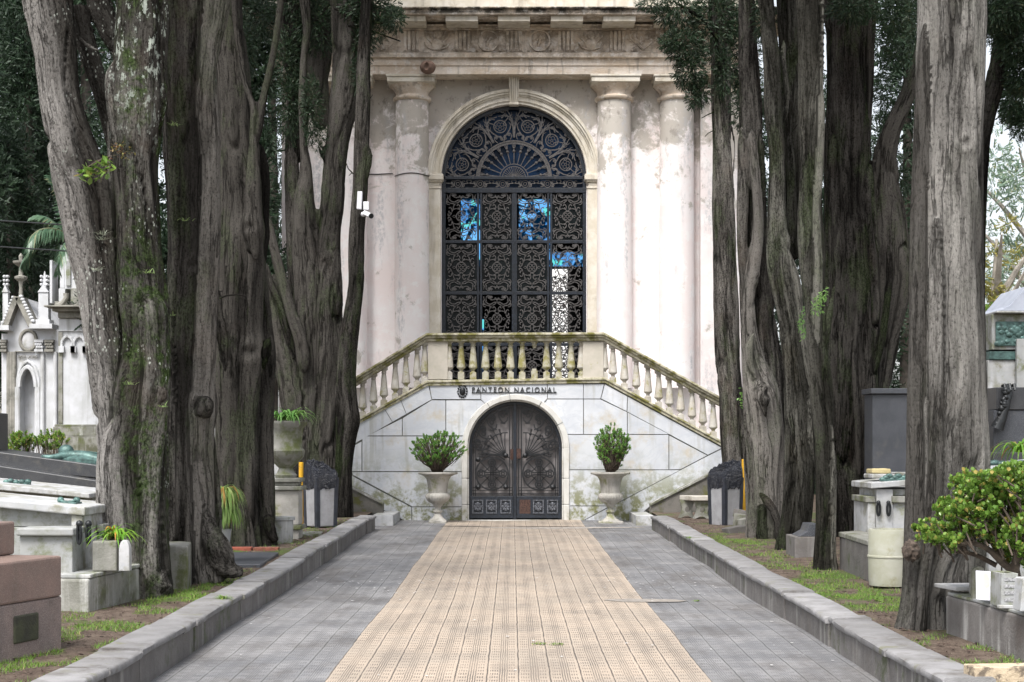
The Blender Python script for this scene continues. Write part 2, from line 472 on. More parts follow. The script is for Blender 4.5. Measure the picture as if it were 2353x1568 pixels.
M['kerbtop'] = stone("concrete_kerb_cap", (.31, .305, .31), (.225, .22, .22), 5, dirt=(.12, .11, .10), dlo=.5, dhi=.72, dsc=3.2, bump=.4, fine=70, moss=(.16, .16, .10), mlo=.56, mhi=.70, isl=-.45)
M['iron'] = plain("dark_blue_painted_iron", (.009, .013, .021), .42, .5, 20, 0, .15)
M['iron_scroll'] = plain("bronze_grey_iron_scroll", (.080, .074, .073), .5, .4, 30, 0, .1)
M['iron_door'] = plain("blackened_iron_scroll", (.005, .006, .008), .4, .4, 30, 0, .1)
M['rust'] = plain("rusty_plate", (.055, .027, .02), .8, .5, 30, 0, .3)
M['bronze'] = plain("verdigris_bronze", (.07, .13, .12), .45, .5, 12, .3, .3)
M['gun'] = plain("blackened_bronze", (.02, .022, .024), .4, .4, 12, .3, .2)
M['bluedark'] = plain("dark_blue_glass", (.003, .016, .045), .35, .7, 1.4, spec=.15)
M['paneglass'] = plain("dark_reflecting_glass", (.007, .010, .011), .25, .95, 2.5, spec=.15)
M['frosted'] = plain("grey_frosted_glass", (.23, .212, .212), .6, .12, 2)
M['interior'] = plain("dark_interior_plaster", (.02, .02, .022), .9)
# ------------------------------------------------------------------ paving, kerbs, ground
TW = 0.2167; CL = -1.255
def paving_mat(name, base, base2, dirt, groove, gstr, joint, jw, tilevar, light):
    n = NT(name); P = n.pos(); s = n.sep(P); x, y = s[0], s[1]
    wob = n.noise(n.scale(P, (1, 3.0, 1)), 1.2, 3, .5)
    wob2 = n.math('MULTIPLY', n.math('SUBTRACT', wob, .5), .014)
    u = n.math('DIVIDE', n.math('ADD', n.math('ADD', x, -CL), wob2), TW)
    uf = n.math('FRACT', u); ui = n.math('FLOOR', u)
    v = n.math('DIVIDE', y, .147); vf = n.math('FRACT', v); vi = n.math('FLOOR', v)
    d = n.math('ABSOLUTE', n.math('SUBTRACT', uf, .5))
    wj = n.math('MULTIPLY', n.rng(n.noise(n.scale(P, (2, 1.2, 1)), 2, 3, .6), .3, .6, .55, 1.0), jw)
    jn = n.math('GREATER_THAN', d, n.math('SUBTRACT', .5, wj))
    g = n.math('SINE', n.math('MULTIPLY', uf, 2 * PI * 13))
    gm = n.rng(g, -.15, .45)
    inside = n.rng(d, .42, .39)
    dots = n.math('MULTIPLY', n.rng(vf, .22, .34), n.rng(vf, .86, .74))
    centre = n.rng(d, .17, .13)
    gate = n.math('MAXIMUM', dots, centre)
    gv = n.math('MULTIPLY', n.math('MULTIPLY', gm, gate), inside)
    # the grooves are worn away in places, filled with dirt in others
    wear = n.noise(n.scale(P, (1, .55, 1)), 1.5, 5, .65)
    cellr = n.new("ShaderNodeTexWhiteNoise"); cellr.noise_dimensions = '2D'
    cv = n.new("ShaderNodeCombineXYZ"); n.set(cv.inputs[0], ui); n.set(cv.inputs[1], n.math('FLOOR', n.math('DIVIDE', y, .588)))
    n.set(cellr.inputs['Vector'], cv.outputs[0]); rnd = cellr.outputs['Value']
    big = n.noise(P, .8, 8, .7)
    col = n.mix(n.rng(big, .42, .58), base, base2)
    col = n.mix(n.math('MULTIPLY', n.math('SUBTRACT', rnd, .2), tilevar), col, tuple(q * .7 for q in base))
    dn = n.noise(n.scale(P, (1.2, .5, 1)), 1.4, 8, .7)
    col = n.mix(n.math('MULTIPLY', n.rng(dn, .46, .64), .42 if base[0] > .3 else .6), col, dirt)
    # fine pale cross-joint rows
    tv = n.math('FRACT', n.math('DIVIDE', y, .588))
    row = n.math('MULTIPLY', n.rng(n.math('ABSOLUTE', n.math('SUBTRACT', tv, .5)), .482, .495), .22)
    col = n.mix(row, col, dirt)
    gs = n.math('MULTIPLY', gv, n.rng(wear, .3, .62, gstr, gstr * .5))
    col = n.mix(gs, col, groove)
    col = n.mix(n.math('MULTIPLY', jn, joint[3]), col, joint[:3])
    sp = n.noise(P, 55, 3, .5)
    col = n.mix(n.math('MULTIPLY', n.rng(sp, .60, .72), light), col, (.6, .58, .55))
    sp2 = n.noise(P, 90, 4, .6)
    col = n.mix(n.math('MULTIPLY', n.rng(sp2, .45, .7), .3), col, dirt)
    h = n.math('SUBTRACT', n.math('MULTIPLY', n.noise(P, 60, 4, .6), .5), n.math('ADD', n.math('MULTIPLY', gv, 1.0), n.math('MULTIPLY', jn, 1.6)))
    n.bump(h, .55, .006)
    rg = n.rng(n.noise(P, 1.2, 4, .6), .3, .7, .55, .8)
    return n.out(col, rg, .35)
M['cream'] = paving_mat("cream_ribbed_paving", (.45, .37, .295), (.385, .325, .265), (.21, .18, .155), (.10, .09, .08), .95, (.07, .062, .055, .9), .026, .30, .12)
M['greypave'] = paving_mat("grey_ribbed_paving", (.185, .187, .196), (.265, .262, .265), (.115, .106, .10), (.045, .045, .05), .62, (.045, .048, .045, .8), .024, .45, .14)

def sheet(name, x0, x1, y0, y1, dz, m, nx=8, ny=120, ragged=0, lab=None):
    vs = []; fs = []
    for j in range(ny + 1):
        y = y0 + (y1 - y0) * j / ny
        for i in range(nx + 1):
            x = x0 + (x1 - x0) * i / nx
            if ragged and i in (0, nx): x += ragged * math.sin(y * 2.1 + i) * .5 + random.uniform(-.4, .4) * ragged
            z = ground_z(y) + dz + .006 * math.sin(x * 1.7 + y * .8)
            vs.append((x, y, z))
    for j in range(ny):
        for i in range(nx):
            a = j * (nx + 1) + i
            fs.append((a, a + 1, a + nx + 2, a + nx + 1))
    mb = MB().add(vs, fs)
    o = mb.build(name, m, smooth=True)
    tag(o, kind='structure'); return o
random.seed(3)
sheet('path', -2.75, 2.8, 2, 30.85, 0, M['greypave'], 20, 200)
sheet('path_strip', CL, CL + 12 * TW, 2, 30.8, .004, M['cream'], 12, 240, .012)
# ---- soil verges
M['soil'] = None
def soil_mat():
    n = NT("mossy_soil"); P = n.pos()
    a = n.noise(P, 5, 8, .7)
    col = n.mix(n.rng(a, .35, .65), (.16, .125, .10), (.085, .062, .05))
    b = n.noise(n.scale(P, (1, .7, 1)), 1.6, 6, .65)
    col = n.mix(n.rng(b, .52, .62), col, (.085, .12, .035))
    c = n.noise(P, 26, 5, .7)
    col = n.mix(n.math('MULTIPLY', n.rng(c, .55, .7), .6), col, (.24, .20, .155))
    col = n.mix(n.math('MULTIPLY', n.rng(n.noise(P, 60, 4, .6), .58, .68), .7), col, (.03, .022, .018))
    n.bump(n.math('ADD', a, n.math('MULTIPLY', c, .6)), .9, .04)
    return n.out(col, .95, .15)
M['soil'] = soil_mat()
def verge_z(x, y):
    from mathutils import noise as mn
    ax = abs(x)
    return ground_z(y) + .205 + .03 * mn.noise(Vector((x * .9, y * .7, 0))) + .012 * mn.noise(Vector((x * 4, y * 4, 3))) + (.0 if ax < 6 else min(.25, (ax - 6) * .04))
vs = []; fs = []
for sgn in (-1, 1):
    nx, ny = 70, 130
    b = len(vs)
    for j in range(ny + 1):
        y = 5 + (j / ny) ** 1.3 * 50
        for i in range(nx + 1):
            x = sgn * (2.66 + (i / nx) ** 1.8 * 34)
            vs.append((x, y, verge_z(x, y)))
    for j in range(ny):
        for i in range(nx):
            a = b + j * (nx + 1) + i
            fs.append((a, a + 1, a + nx + 2, a + nx + 1) if sgn > 0 else (a + 1, a, a + nx + 1, a + nx + 2))
tag(MB().add(vs, fs).build('soil_verge', M['soil'], smooth=True), kind='structure')
g = MB().box(-350, 350, -60, 600, -.5, -.06)
tag(g.build('ground', M['soil']), kind='structure')

# ---- kerbs
def kerb(side, xface, joints, label):
    root = empty('stone_kerb', (xface, joints[0], ground_z(joints[0])), label, 'kerb', 'kerbs along the paved avenue')
    rnd = random.Random(11 + side)
    for k in range(len(joints) - 1):
        y0, y1 = joints[k] + .014, joints[k + 1] - .014
        if side > 0 and abs(joints[k] - 12.0) < .01: y0 += .035
        n = max(3, int((y1 - y0) / .22))
        dx = rnd.uniform(-.016, .016); dzk = rnd.uniform(-.014, .014)
        body = MB(); cap = MB()
        vs = []; cs = []
        prof_b = [(0.0, -.12), (0.0, .195), (.22, .195), (.22, -.12)]
        r = .018
        prof_c = [(-.02, .20), (-.026, .212), (-.024, .238), (-.008, .249), (.26, .252), (.275, .24), (.275, .2)]
        for j in range(n + 1):
            y = y0 + (y1 - y0) * j / n
            zz = ground_z(y) + dzk * (1 - .6 * j / n)
            w = rnd.uniform(-.004, .004)
            for (px, pz) in prof_b: vs.append((xface + side * (px + dx + w * .5), y, zz + pz))
            w2 = rnd.uniform(-.006, .006)
            for (px, pz) in prof_c: cs.append((xface + side * (px + dx + (w2 if px < .1 else 0)), y, zz + pz + rnd.uniform(-.002, .002)))
        def loft(vv, m, mbb):
            f = []
            for j in range(n):
                for i in range(m):
                    f.append((j * m + i, j * m + (i + 1) % m, (j + 1) * m + (i + 1) % m, (j + 1) * m + i))
            f.append(tuple(range(m))); f.append(tuple(n * m + i for i in range(m - 1, -1, -1)))
            mbb.add(vv, f)
        loft(vs, 4, body); loft(cs, 7, cap)
        body.build('kerb_block', M['kerb'], root, smooth=True, angle=35)
        cap.build('cap_slab', M['kerbtop'], root, smooth=True, angle=50)
    return root
kerb(-1, -2.44, [7.2, 9.4, 10.25, 11.6, 12.05, 14.1, 15.3, 17.0, 18.3, 20.4, 22.9, 25.1, 26.4, 27.0, 27.85], 'weathered grey stone kerb along the left side of the paved avenue, with a cracked cap slab')
kerb(1, 2.48, [8.9, 10.3, 12.0, 12.25, 14.2, 16.9, 19.2, 21.3, 23.6, 24.6, 26.2, 27.7], 'weathered grey stone kerb along the right side of the paved avenue, ending in a broken cap')

def pz_(x, y, h): return ground_z(y) + .006 * math.sin(x * 1.7 + y * .8) + h
# crack across the paving before the stair and the mortar patch
cr = MB(); rnd = random.Random(5)
xs = [-1.3 + i * .07 for i in range(40)]
top = [(x, 28.55 + .05 * math.sin(x * 3) + rnd.uniform(-.02, .02)) for x in xs]
bot = [(x, y + .02 + .10 * abs(math.sin(x * 2.1 + .4)) + rnd.uniform(0, .03)) for x, y in top]
vs = [(x, y, pz_(x, y, .010)) for x, y in top] + [(x, y, pz_(x, y, .010)) for x, y in bot]
cr.add(vs, [(i, i + 1, i + 41 - 0 - 0 if False else i + 1 + 40, i + 40) for i in range(39)])
tag(cr.build('paving_crack', plain("crack_dirt", (.06, .052, .045), .95, .5, 30)), kind='structure')
pm = MB(); pts = []
cx0, cy0 = 1.35, 15.9
for k in range(26):
    a = 2 * PI * k / 26
    pts.append((cx0 + (.42 + rnd.uniform(-.03, .03)) * math.cos(a) * (1.0), cy0 + (.19 + rnd.uniform(-.03, .03)) * math.sin(a)))
vs = [(x, y, pz_(x, y, .008)) for x, y in pts] + [(cx0, cy0, pz_(cx0, cy0, .009))]
pm.add(vs, [(i, (i + 1) % 26, 26) for i in range(26)])
tag(pm.build('mortar_patch', plain("mortar_patch", (.26, .235, .21), .9, .3, 14, 0, .3)), kind='structure')
pm = MB()
cx0, cy0 = .3, 28.25
pts = [(cx0 + (1.5 + rnd.uniform(-.2, .2)) * math.cos(2 * PI * k / 30) + .6, cy0 + (.17 + rnd.uniform(-.06, .06)) * math.sin(2 * PI * k / 30)) for k in range(30)]
vs = [(x, y, pz_(x, y, .0065)) for x, y in pts] + [(cx0 + .6, cy0, pz_(cx0 + .6, cy0, .0065))]
pm.add(vs, [(i, (i + 1) % 30, 30) for i in range(30)])
tag(pm.build('mortar_patch', plain("mortar_patch_pale", (.33, .30, .27), .9, .3, 14, 0, .3)), kind='structure')

# scattered white flecks and leaf scraps
lt = MB(); rnd = random.Random(9)
for k in range(200):
    y = 9.6 + 18.6 * rnd.random() ** 1.3; x = rnd.uniform(-2.35, 2.4)
    if rnd.random() < .5: y = rnd.gauss(17.5, 1.0); x = rnd.choice((-1.6, -1.2, 1.9, 1.5)) + rnd.gauss(0, .35)
    if abs(x) > 2.35 or y < 9.3: continue
    r = rnd.uniform(.006, .016); a = rnd.random() * PI
    q = [(x + r * rnd.uniform(.6, 1.4) * math.cos(a + t), y + r * rnd.uniform(.6, 1.8) * math.sin(a + t), ground_z(y) + .013) for t in (0, 1.3, 2.6, 3.9, 5.1)]
    lt.add(q, [tuple(range(5))], 0 if rnd.random() < .8 else 1)
tag(lt.build('litter_flecks', [plain("white_fleck", (.62, .61, .6), .8), plain("dry_leaf_scrap", (.22, .13, .06), .9)]), 'tiny white flecks and dry leaf scraps scattered over the paving', 'litter', kind='stuff')

# ------------------------------------------------------------------ ironwork curves
def integ(kf, n=40, L=1.0, h0=0):
    x = y = 0; h = h0; pts = [(0, 0)]; ds = L / n
    for i in range(n):
        h += kf((i + .5) / n) * ds
        x += math.cos(h) * ds; y += math.sin(h) * ds; pts.append((x, y))
    return pts
def canon(pts):
    a = np.array(pts); a = a - (a.max(0) + a.min(0)) / 2
    # principal axis horizontal
    u, s_, vt = np.linalg.svd(a - a.mean(0)); d = vt[0]
    c, s = d[0], d[1]
    a = a @ np.array([[c, -s], [s, c]])
    a -= (a.max(0) + a.min(0)) / 2
    return a / (a[:, 0].max() - a[:, 0].min())
CS = canon(integ(lambda t: 2.2 + 26 * abs(2 * t - 1) ** 3.0, 40))
SS = canon(integ(lambda t: (26 * abs(2 * t - 1) ** 2.0 + 1) * (1 if t > .5 else -1), 44))
SP = canon(integ(lambda t: 3.0 + 26 * t ** 2, 34))
CT = canon(integ(lambda t: 3.0 + 34 * abs(2 * t - 1) ** 3.0, 44))
def place(shape, c, size, rot=0, mx=1, my=1, sy=1):
    co, si = math.cos(rot), math.sin(rot)
    out = []
    for (x, y) in shape:
        x *= size * mx; y *= size * my * sy
        out.append((c[0] + co * x - si * y, c[1] + si * x + co * y))
    return out
def circ(c, r, n=16, a0=0, a1=2 * PI):
    return [(c[0] + r * math.cos(a0 + (a1 - a0) * i / n), c[1] + r * math.sin(a0 + (a1 - a0) * i / n)) for i in range(n + 1)]
BARK_ = 1.0
def bar(mb, pts, y, w=.011, dep=1.3, taper=None, mi=0):
    w = w * BARK_
    p3 = [(p[0], y, p[1]) for p in pts]
    rad = w
    if taper: rad = [w * (taper[0] + (taper[1] - taper[0]) * i / (len(pts) - 1)) for i in range(len(pts))]
    mb.tube(p3, rad, 4, mi, 1.0)
def sym(mb, pts, y, w, cx=0, cz=0, mxs=(1, -1), mzs=(1, -1), taper=None):
    for a in mxs:
        for b in mzs:
            bar(mb, [(cx + a * p[0], cz + b * p[1]) for p in pts], y, w, taper=taper)

def grille_cell(mb, cx, cz, w, h, y, t=.0125):
    sx, sz = w / .66, h / 1.0
    S = lambda pts: [(p[0] * sx, p[1] * sz) for p in pts]
    bar(mb, [(cx + p[0], cz + p[1]) for p in S(circ((0, 0), .105, 18))], y, t)
    for a in (1, -1):
        for b in (1, -1):
            bar(mb, [(cx + p[0], cz + p[1]) for p in S(circ((a * .037, b * .04), .03, 9))], y, t * .7)
    sym(mb, S([(.105, 0), (.15, .025), (.19, 0), (.15, -.025), (.105, 0)]), y, t * .7, cx, cz, mzs=(1,))
    sym(mb, S([(.19, 0), (.25, 0), (.28, .02)]), y, t * .7, cx, cz)
    sym(mb, S(place(CS, (.235, .10), .17, PI / 2 + .2, 1, 1)), y, t, cx, cz)
    sym(mb, S(place(SS, (.17, .17), .25, -.9, 1, 1)), y, t, cx, cz)
    sym(mb, S(place(CT, (.085, .225), .15, .6, 1, -1)), y, t, cx, cz)
    sym(mb, S([(.0, .105), (.05, .15), (.10, .165), (.16, .15)]), y, t * .9, cx, cz)
    sym(mb, S(place(CS, (.15, .335), .30, -.12, 1, -1)), y, t, cx, cz)
    sym(mb, S([(0, .345), (.07, .34), (.14, .30), (.2, .31), (.26, .36)]), y, t, cx, cz)
    sym(mb, S(place(SP, (.10, .425), .13, .3, 1, 1)), y, t, cx, cz)
    sym(mb, S(place(SP, (.21, .43), .12, 2.4, 1, 1)), y, t * .9, cx, cz)
    sym(mb, S(place(SP, (.285, .28), .09, 1.2, 1, 1)), y, t * .8, cx, cz)
    sym(mb, S([(.3, .46), (.285, .40), (.31, .35)]), y, t * .8, cx, cz)
    sym(mb, S([(0, .42), (.03, .40), (.055, .42)]), y, t * .8, cx, cz)

# ------------------------------------------------------------------ pantheon building
DF = 33.0
bx = lambda x, D=DF: X(x, D)
B = empty('pantheon_building', (0, DF, 2.78), 'tall pinkish plaster mausoleum front with round columns, stained entablature and a great arched iron gate', 'mausoleum')
acx = bx(1181); ar = 166.5 * DF / FPX; az = Z(408, DF); FL = 2.78
wall = MB().box(-4.85, 4.95, DF, DF + .55, 0, 10.35).build('facade_wall', M['facade'], B)
cut = [(acx - ar, FL - .0), (acx - ar, az)] + [(acx + ar * math.cos(PI - PI * i / 40), az + ar * math.sin(PI - PI * i / 40)) for i in range(1, 40)] + [(acx + ar, az), (acx + ar, FL)]
boolean_cut(wall, MB().prism(cut, DF - .5, DF + 1))
side = MB(); side.box(-4.85, -4.55, DF + .55, DF + 9, 0, 10.35); side.box(4.65, 4.95, DF + .55, DF + 9, 0, 10.35)
side.box(-4.55, 4.65, DF + 8.6, DF + 9, 0, 4.4); side.box(-4.55, 4.65, DF + 8.6, DF + 9, 8.1, 10.35)
side.box(-4.55, -1.7, DF + 8.6, DF + 9, 4.4, 8.1); side.box(1.9, 4.65, DF + 8.6, DF + 9, 4.4, 8.1)
side.build('side_wall', M['facade'], B)
MB().box(-4.85, 4.95, DF + .3, DF + 9, 10.36, 10.6).build('roof', M['entab'], B)
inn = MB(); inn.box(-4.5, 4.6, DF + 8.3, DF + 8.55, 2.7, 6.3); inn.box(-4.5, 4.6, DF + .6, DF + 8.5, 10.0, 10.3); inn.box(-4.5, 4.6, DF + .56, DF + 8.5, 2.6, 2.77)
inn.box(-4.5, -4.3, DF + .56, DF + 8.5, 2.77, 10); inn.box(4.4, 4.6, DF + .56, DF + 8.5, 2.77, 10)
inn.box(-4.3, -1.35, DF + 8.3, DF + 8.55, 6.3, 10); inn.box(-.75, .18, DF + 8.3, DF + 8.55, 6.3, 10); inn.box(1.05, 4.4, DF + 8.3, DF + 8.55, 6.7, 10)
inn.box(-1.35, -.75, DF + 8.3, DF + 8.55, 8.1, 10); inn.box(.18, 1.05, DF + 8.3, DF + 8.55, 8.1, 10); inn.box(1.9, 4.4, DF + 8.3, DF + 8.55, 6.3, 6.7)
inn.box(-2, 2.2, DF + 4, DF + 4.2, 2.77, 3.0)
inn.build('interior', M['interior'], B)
def bluewin():
    n = NT("backlit_blue_window"); P = n.pos()
    a = n.noise(n.scale(P, (1, 1, 1)), 3.2, 5, .65, 1.2)
    b = n.noise(P, 1.2, 3, .6)
    f = n.rng(a, .47, .52)
    c = n.mix(n.rng(b, .40, .6), (.14, .42, .80), (.06, .22, .52))
    c = n.mix(n.rng(n.noise(P, 2.6, 2, .5), .56, .6), c, (.10, .55, .55))
    c = n.mix(f, c, (.0, .01, .03))
    n.set(n.p.inputs['Emission Color'], c); n.p.inputs['Emission Strength'].default_value = .75
    return n.out((.01, .02, .03), .3)
M['bluewin'] = bluewin()
MB().box(-1.35, -.75, DF + 8.52, DF + 8.545, 6.3, 8.1).build('back_window', M['bluewin'], B)
MB().box(.18, 1.05, DF + 8.52, DF + 8.545, 6.3, 8.1).build('back_window', M['bluewin'], B)
MB().box(1.05, 1.9, DF + 8.50, DF + 8.535, 6.3, 6.7).build('back_window', M['bluewin'], B)
n_ = NT("daylight_window"); n_.set(n_.p.inputs['Emission Color'], (1, .98, .96)); n_.p.inputs['Emission Strength'].default_value = .62
M['daywin'] = n_.out((.5, .5, .5), .5)
MB().box(1.04, 1.46, DF + 8.24, DF + 8.29, 2.9, 6.22).build('back_door_pane', M['daywin'], B)
MB().box(-.80, -.74, DF + 8.24, DF + 8.29, 2.9, 4.9).build('back_door_pane', M['bluewin'], B)
# a second grille in front of the bright back doorway
gb = MB()
for r in range(4): grille_cell(gb, 1.25, 3.3 + r * .78, .5, .8, DF + 8.2, .016)
gb.build('back_door_grille', M['iron'], B)

def col_shaft(x, w, flat=False):
    D = 32.85; cx = X(x, D); r = w / 2 * D / FPX
    z0, z1 = FL, Z(226, 32.5)
    shaft = MB().lathe([(r * 1.02, 0), (r * 1.015, (z1 - z0) * .33), (r * .97, z1 - z0)], (cx, D, z0), 40)
    s = shaft.build('column', M['facade'], B, smooth=True)
    cap = MB()
    zz = lambda y: Z(y, 32.45) - z0
    cap.lathe([(r * .97, zz(226)), (r * 1.06, zz(225)), (r * 1.13, zz(222)), (r * 1.13, zz(218)), (r * 1.04, zz(215)), (r * .98, zz(214)), (r * .985, zz(205)), (r * 1.04, zz(203)),
               (r * 1.05, zz(201)), (r * 1.10, zz(199)), (r * 1.22, zz(194)), (r * 1.30, zz(190)), (r * 1.34, zz(187.5))], (cx, D, z0), 40)
    cap.build('capital', M['entab'], s, smooth=True, angle=50)
    h = r * 1.37
    ab = MB()
    ab.box(cx - h, cx + h, D - h, D + .3, Z(187.2, 32.35), Z(175.5, 32.35)); ab.box(cx - h * 1.05, cx + h * 1.05, D - h * 1.05, D + .3, Z(175.3, 32.35), Z(170.5, 32.35))
    ab.build('abacus', M['trim'], s, bevel=.008)
    return s
for (x, w) in ((947, 78), (1411.5, 80), (1555, 80), (803, 80)): col_shaft(x, w)
for s_ in (-1, 1):     # outer pilasters and pilaster strips on the wall
    x0, x1 = sorted((X(1181 + s_ * 428, 32.8), X(1181 + s_ * 520, 32.8)))
    pl = MB().box(x0, x1, 32.72, 33.0, FL - 1.5, Z(213, 32.75)).build('pilaster', M['facade'], B, bevel=.006)
    MB().box(x0 - .05, x1 + .05, 32.66, 33.0, Z(213, 32.7), Z(205, 32.7)).build('capital', M['entab'], pl, bevel=.01)
MB().box(-4.9, 5.0, 32.94, 33.0, FL - 2.78, FL + .02).build('plinth', M['facade'], B)
# horizontal crack and cable across the plaster, left of the arch
MB().tube([(X(700, 32.9), 32.985, Z(400, 33)), (X(780, 32.9), 32.985, Z(402, 33)), (X(868, 32.9), 32.985, Z(401, 33)), (X(902, 32.9), 32.98, Z(399.5, 33))], .011, 5).build('plaster_crack', M['gun'], B)
MB().tube([(X(947, 32.85) + .362 * math.cos(a_), 32.85 + .362 * math.sin(a_), Z(401, 32.6) + .012 * math.sin(a_ * 3)) for a_ in [PI + PI * i / 18 for i in range(19)]], .010, 5).build('plaster_crack', M['gun'], B)
# arch trim
def ringpoly(cx, cz, r0, r1, a0=0, a1=PI, n=48):
    return [(cx + r1 * math.cos(a0 + (a1 - a0) * i / n), cz + r1 * math.sin(a0 + (a1 - a0) * i / n)) for i in range(n + 1)] + \
           [(cx + r0 * math.cos(a1 - (a1 - a0) * i / n), cz + r0 * math.sin(a1 - (a1 - a0) * i / n)) for i in range(n + 1)]
def ring(mb, cx, cz, r0, r1, y0, y1, a0=0, a1=PI, n=48, mi=0):
    # quads, not one ngon
    for i in range(n):
        b0 = a0 + (a1 - a0) * i / n; b1 = a0 + (a1 - a0) * (i + 1) / n
        q = [(cx + r * math.cos(b), y, cz + r * math.sin(b)) for y in (y0, y1) for (r, b) in ((r0, b0), (r1, b0), (r1, b1), (r0, b1))]
        mb.add(q, [(0, 3, 2, 1), (4, 5, 6, 7), (1, 2, 6, 5), (0, 4, 7, 3)], mi)
arch = MB(); k = DF / FPX
for (a, b, d) in ((167, 174, .07), (173.5, 184, .10), (183.5, 188, .13), (187.5, 193, .17), (192.5, 199, .20)):
    ring(arch, acx, az, a * k, b * k, DF - d, DF + .02)
arch.build('archivolt', M['trim'], B, smooth=True, angle=35)
for sx in (-1, 1):
    xi, xo = acx + sx * ar, acx + sx * 199 * k
    x0, x1 = min(xi, xo), max(xi, xo)
    pil = MB().box(x0 + .015, x1 - .015, DF - .12, DF + .2, FL, Z(436, DF)).build('arch_pilaster', M['trim'], B, bevel=.006)
    im = MB(); e = .0
    im.box(x0 - .0, x1 + .0, DF - .14, DF + .2, Z(436, DF), Z(431, DF))
    im.box(x0 + .03, x1 - .03, DF - .125, DF + .2, Z(431, DF), Z(421, DF))
    im.box(x0 - .02, x1 + .02, DF - .17, DF + .2, Z(421, DF), Z(417, DF))
    im.box(x0 - .045, x1 + .045, DF - .20, DF + .2, Z(417, DF), Z(403, DF))
    im.build('impost', M['trim'], pil, bevel=.02, seg=3)
ks = MB()
kz0, kz1 = Z(236, DF - .25), Z(176, DF - .25)
for i, (u0, u1) in enumerate(((-.5, -.3), (-.27, -.08), (-.05, .13), (.16, .35), (.38, .5))):
    def w(t, u): return acx + u * (.175 + .05 * t)
    ks.add([(w(0, u0), DF - .16, kz0), (w(0, u1), DF - .16, kz0), (w(1, u1), DF - .30, kz1), (w(1, u0), DF - .30, kz1), (w(0, u0), DF + .02, kz0), (w(0, u1), DF + .02, kz0), (w(1, u1), DF + .02, kz1), (w(1, u0), DF + .02, kz1)],
           [(0, 1, 2, 3), (7, 6, 5, 4), (0, 4, 5, 1), (1, 5, 6, 2), (2, 6, 7, 3), (3, 7, 4, 0)])
ks.box(acx - .085, acx + .085, DF - .14, DF + .02, kz0 - .002, kz1 - .01)
ks.box(acx - .13, acx + .13, DF - .34, DF + .02, kz1 - .001, kz1 + .05)
ks.box(acx - .10, acx + .10, DF - .19, DF + .02, kz0 - .03, kz0 + .02)
ks.build('keystone', M['trim'], B, bevel=.012)
# entablature
EL, ER = -4.95, 5.05
en = MB()
def band(y0, y1, D, ext=0, mbx=None):
    (mbx or en).box(EL - ext, ER + ext, D, 33.4, Z(y1, D), Z(y0, D))
band(151, 171, 32.50); band(132, 150.8, 32.47); band(120.5, 131.8, 32.38, .05)
band(69, 120.3, 32.52)
en.build('architrave', M['entab'], B, bevel=.006)
Dz = 32.50
mutx = [1181 + (i) * 118.2 for i in range(-4, 5)]
kf = Dz / FPX
def gx(z): return X((1400 + z / 1.681) * .5745, Dz)
def gz(z): return Z(z / 1.681 * .5745, Dz)
tri = [62, 412, 757, 1102, 1452, 1797, 2142, 2487]
for c in tri:
    fr = MB()
    for q in (-42, -14, 14, 42):
        fr.prism([(gx(c + q - 10), gz(340)), (gx(c + q + 10), gz(340)), (gx(c + q + 10), gz(215)), (gx(c + q), gz(206)), (gx(c + q - 10), gz(215))], Dz - .035, Dz + .03)
    fr.box(gx(c - 60), gx(c + 60), Dz - .05, Dz + .03, gz(206), gz(196))
    fr.box(gx(c - 60), gx(c + 60), Dz - .05, Dz + .03, gz(352), gz(345))
    fr.build('triglyph', M['entab'], B, bevel=.006)
rnd = random.Random(2)
def rtube(pts, r, y=Dz): ro.tube([(p[0], y, p[1]) for p in pts], r, 6)
for c in (930, 1275):
    ro = MB()
    ring(ro, gx(c), gz(275), .19, .225, Dz - .03, Dz + .03, 0, 2 * PI, 32)
    rtube([(gx(c) - .03, gz(310)), (gx(c), gz(275)), (gx(c) + .035, gz(245))], .028); rtube([(gx(c) - .06, gz(275)), (gx(c), gz(250)), (gx(c) + .02, gz(240))], .02)
    rtube(place(SP, (gx(c) + .05, gz(270)), .14, 1.2), .014)
    for a in (1, -1):
        for b in (1, -1): ro.sphere((gx(c) + a * .235, Dz, gz(275) + b * .2), .028, 8, 6)
    ro.build('frieze_relief', M['entab'], B, smooth=True, angle=60)
for c in (585, 1620):
    ro = MB()
    ro.sphere((gx(c), Dz, gz(235)), .085, 12, 8, (1, .5, 1.1)); ro.sphere((gx(c), Dz, gz(300)), .11, 12, 8, (1.1, .4, 1.2))
    for a in (1, -1):
        rtube([(gx(c) + a * .03, gz(330)), (gx(c) + a * .12, gz(285)), (gx(c) + a * .22, gz(255)), (gx(c) + a * .25, gz(222))], .022)
        rtube([(gx(c) + a * .05, gz(335)), (gx(c) + a * .2, gz(318)), (gx(c) + a * .26, gz(285))], .022)
        rtube([(gx(c) + a * .08, gz(262)), (gx(c) + a * .15, gz(240)), (gx(c) + a * .14, gz(215))], .018)
    ro.build('frieze_relief', M['entab'], B, smooth=True, angle=60)
for c in (240, 1970, 2310):
    ro = MB()
    for j in range(14):
        u = rnd.uniform(-.26, .26); v = rnd.uniform(225, 335)
        rtube(place(SP, (gx(c) + u, gz(v)), rnd.uniform(.08, .16), rnd.uniform(0, 6)), .012)
    for a in (1, -1):
        rtube([(gx(c), gz(335)), (gx(c) + a * .12, gz(300)), (gx(c) + a * .27, gz(260)), (gx(c) + a * .24, gz(215))], .022)
    ro.build('frieze_relief', M['entab'], B, smooth=True, angle=60)
co = MB()
co.box(EL - .1, ER + .1, 32.42, 33.5, Z(68.5, 32.42), Z(62, 32.42)); co.box(EL - .15, ER + .15, 32.32, 33.5, Z(62, 32.42) + .002, Z(55, 32.32))
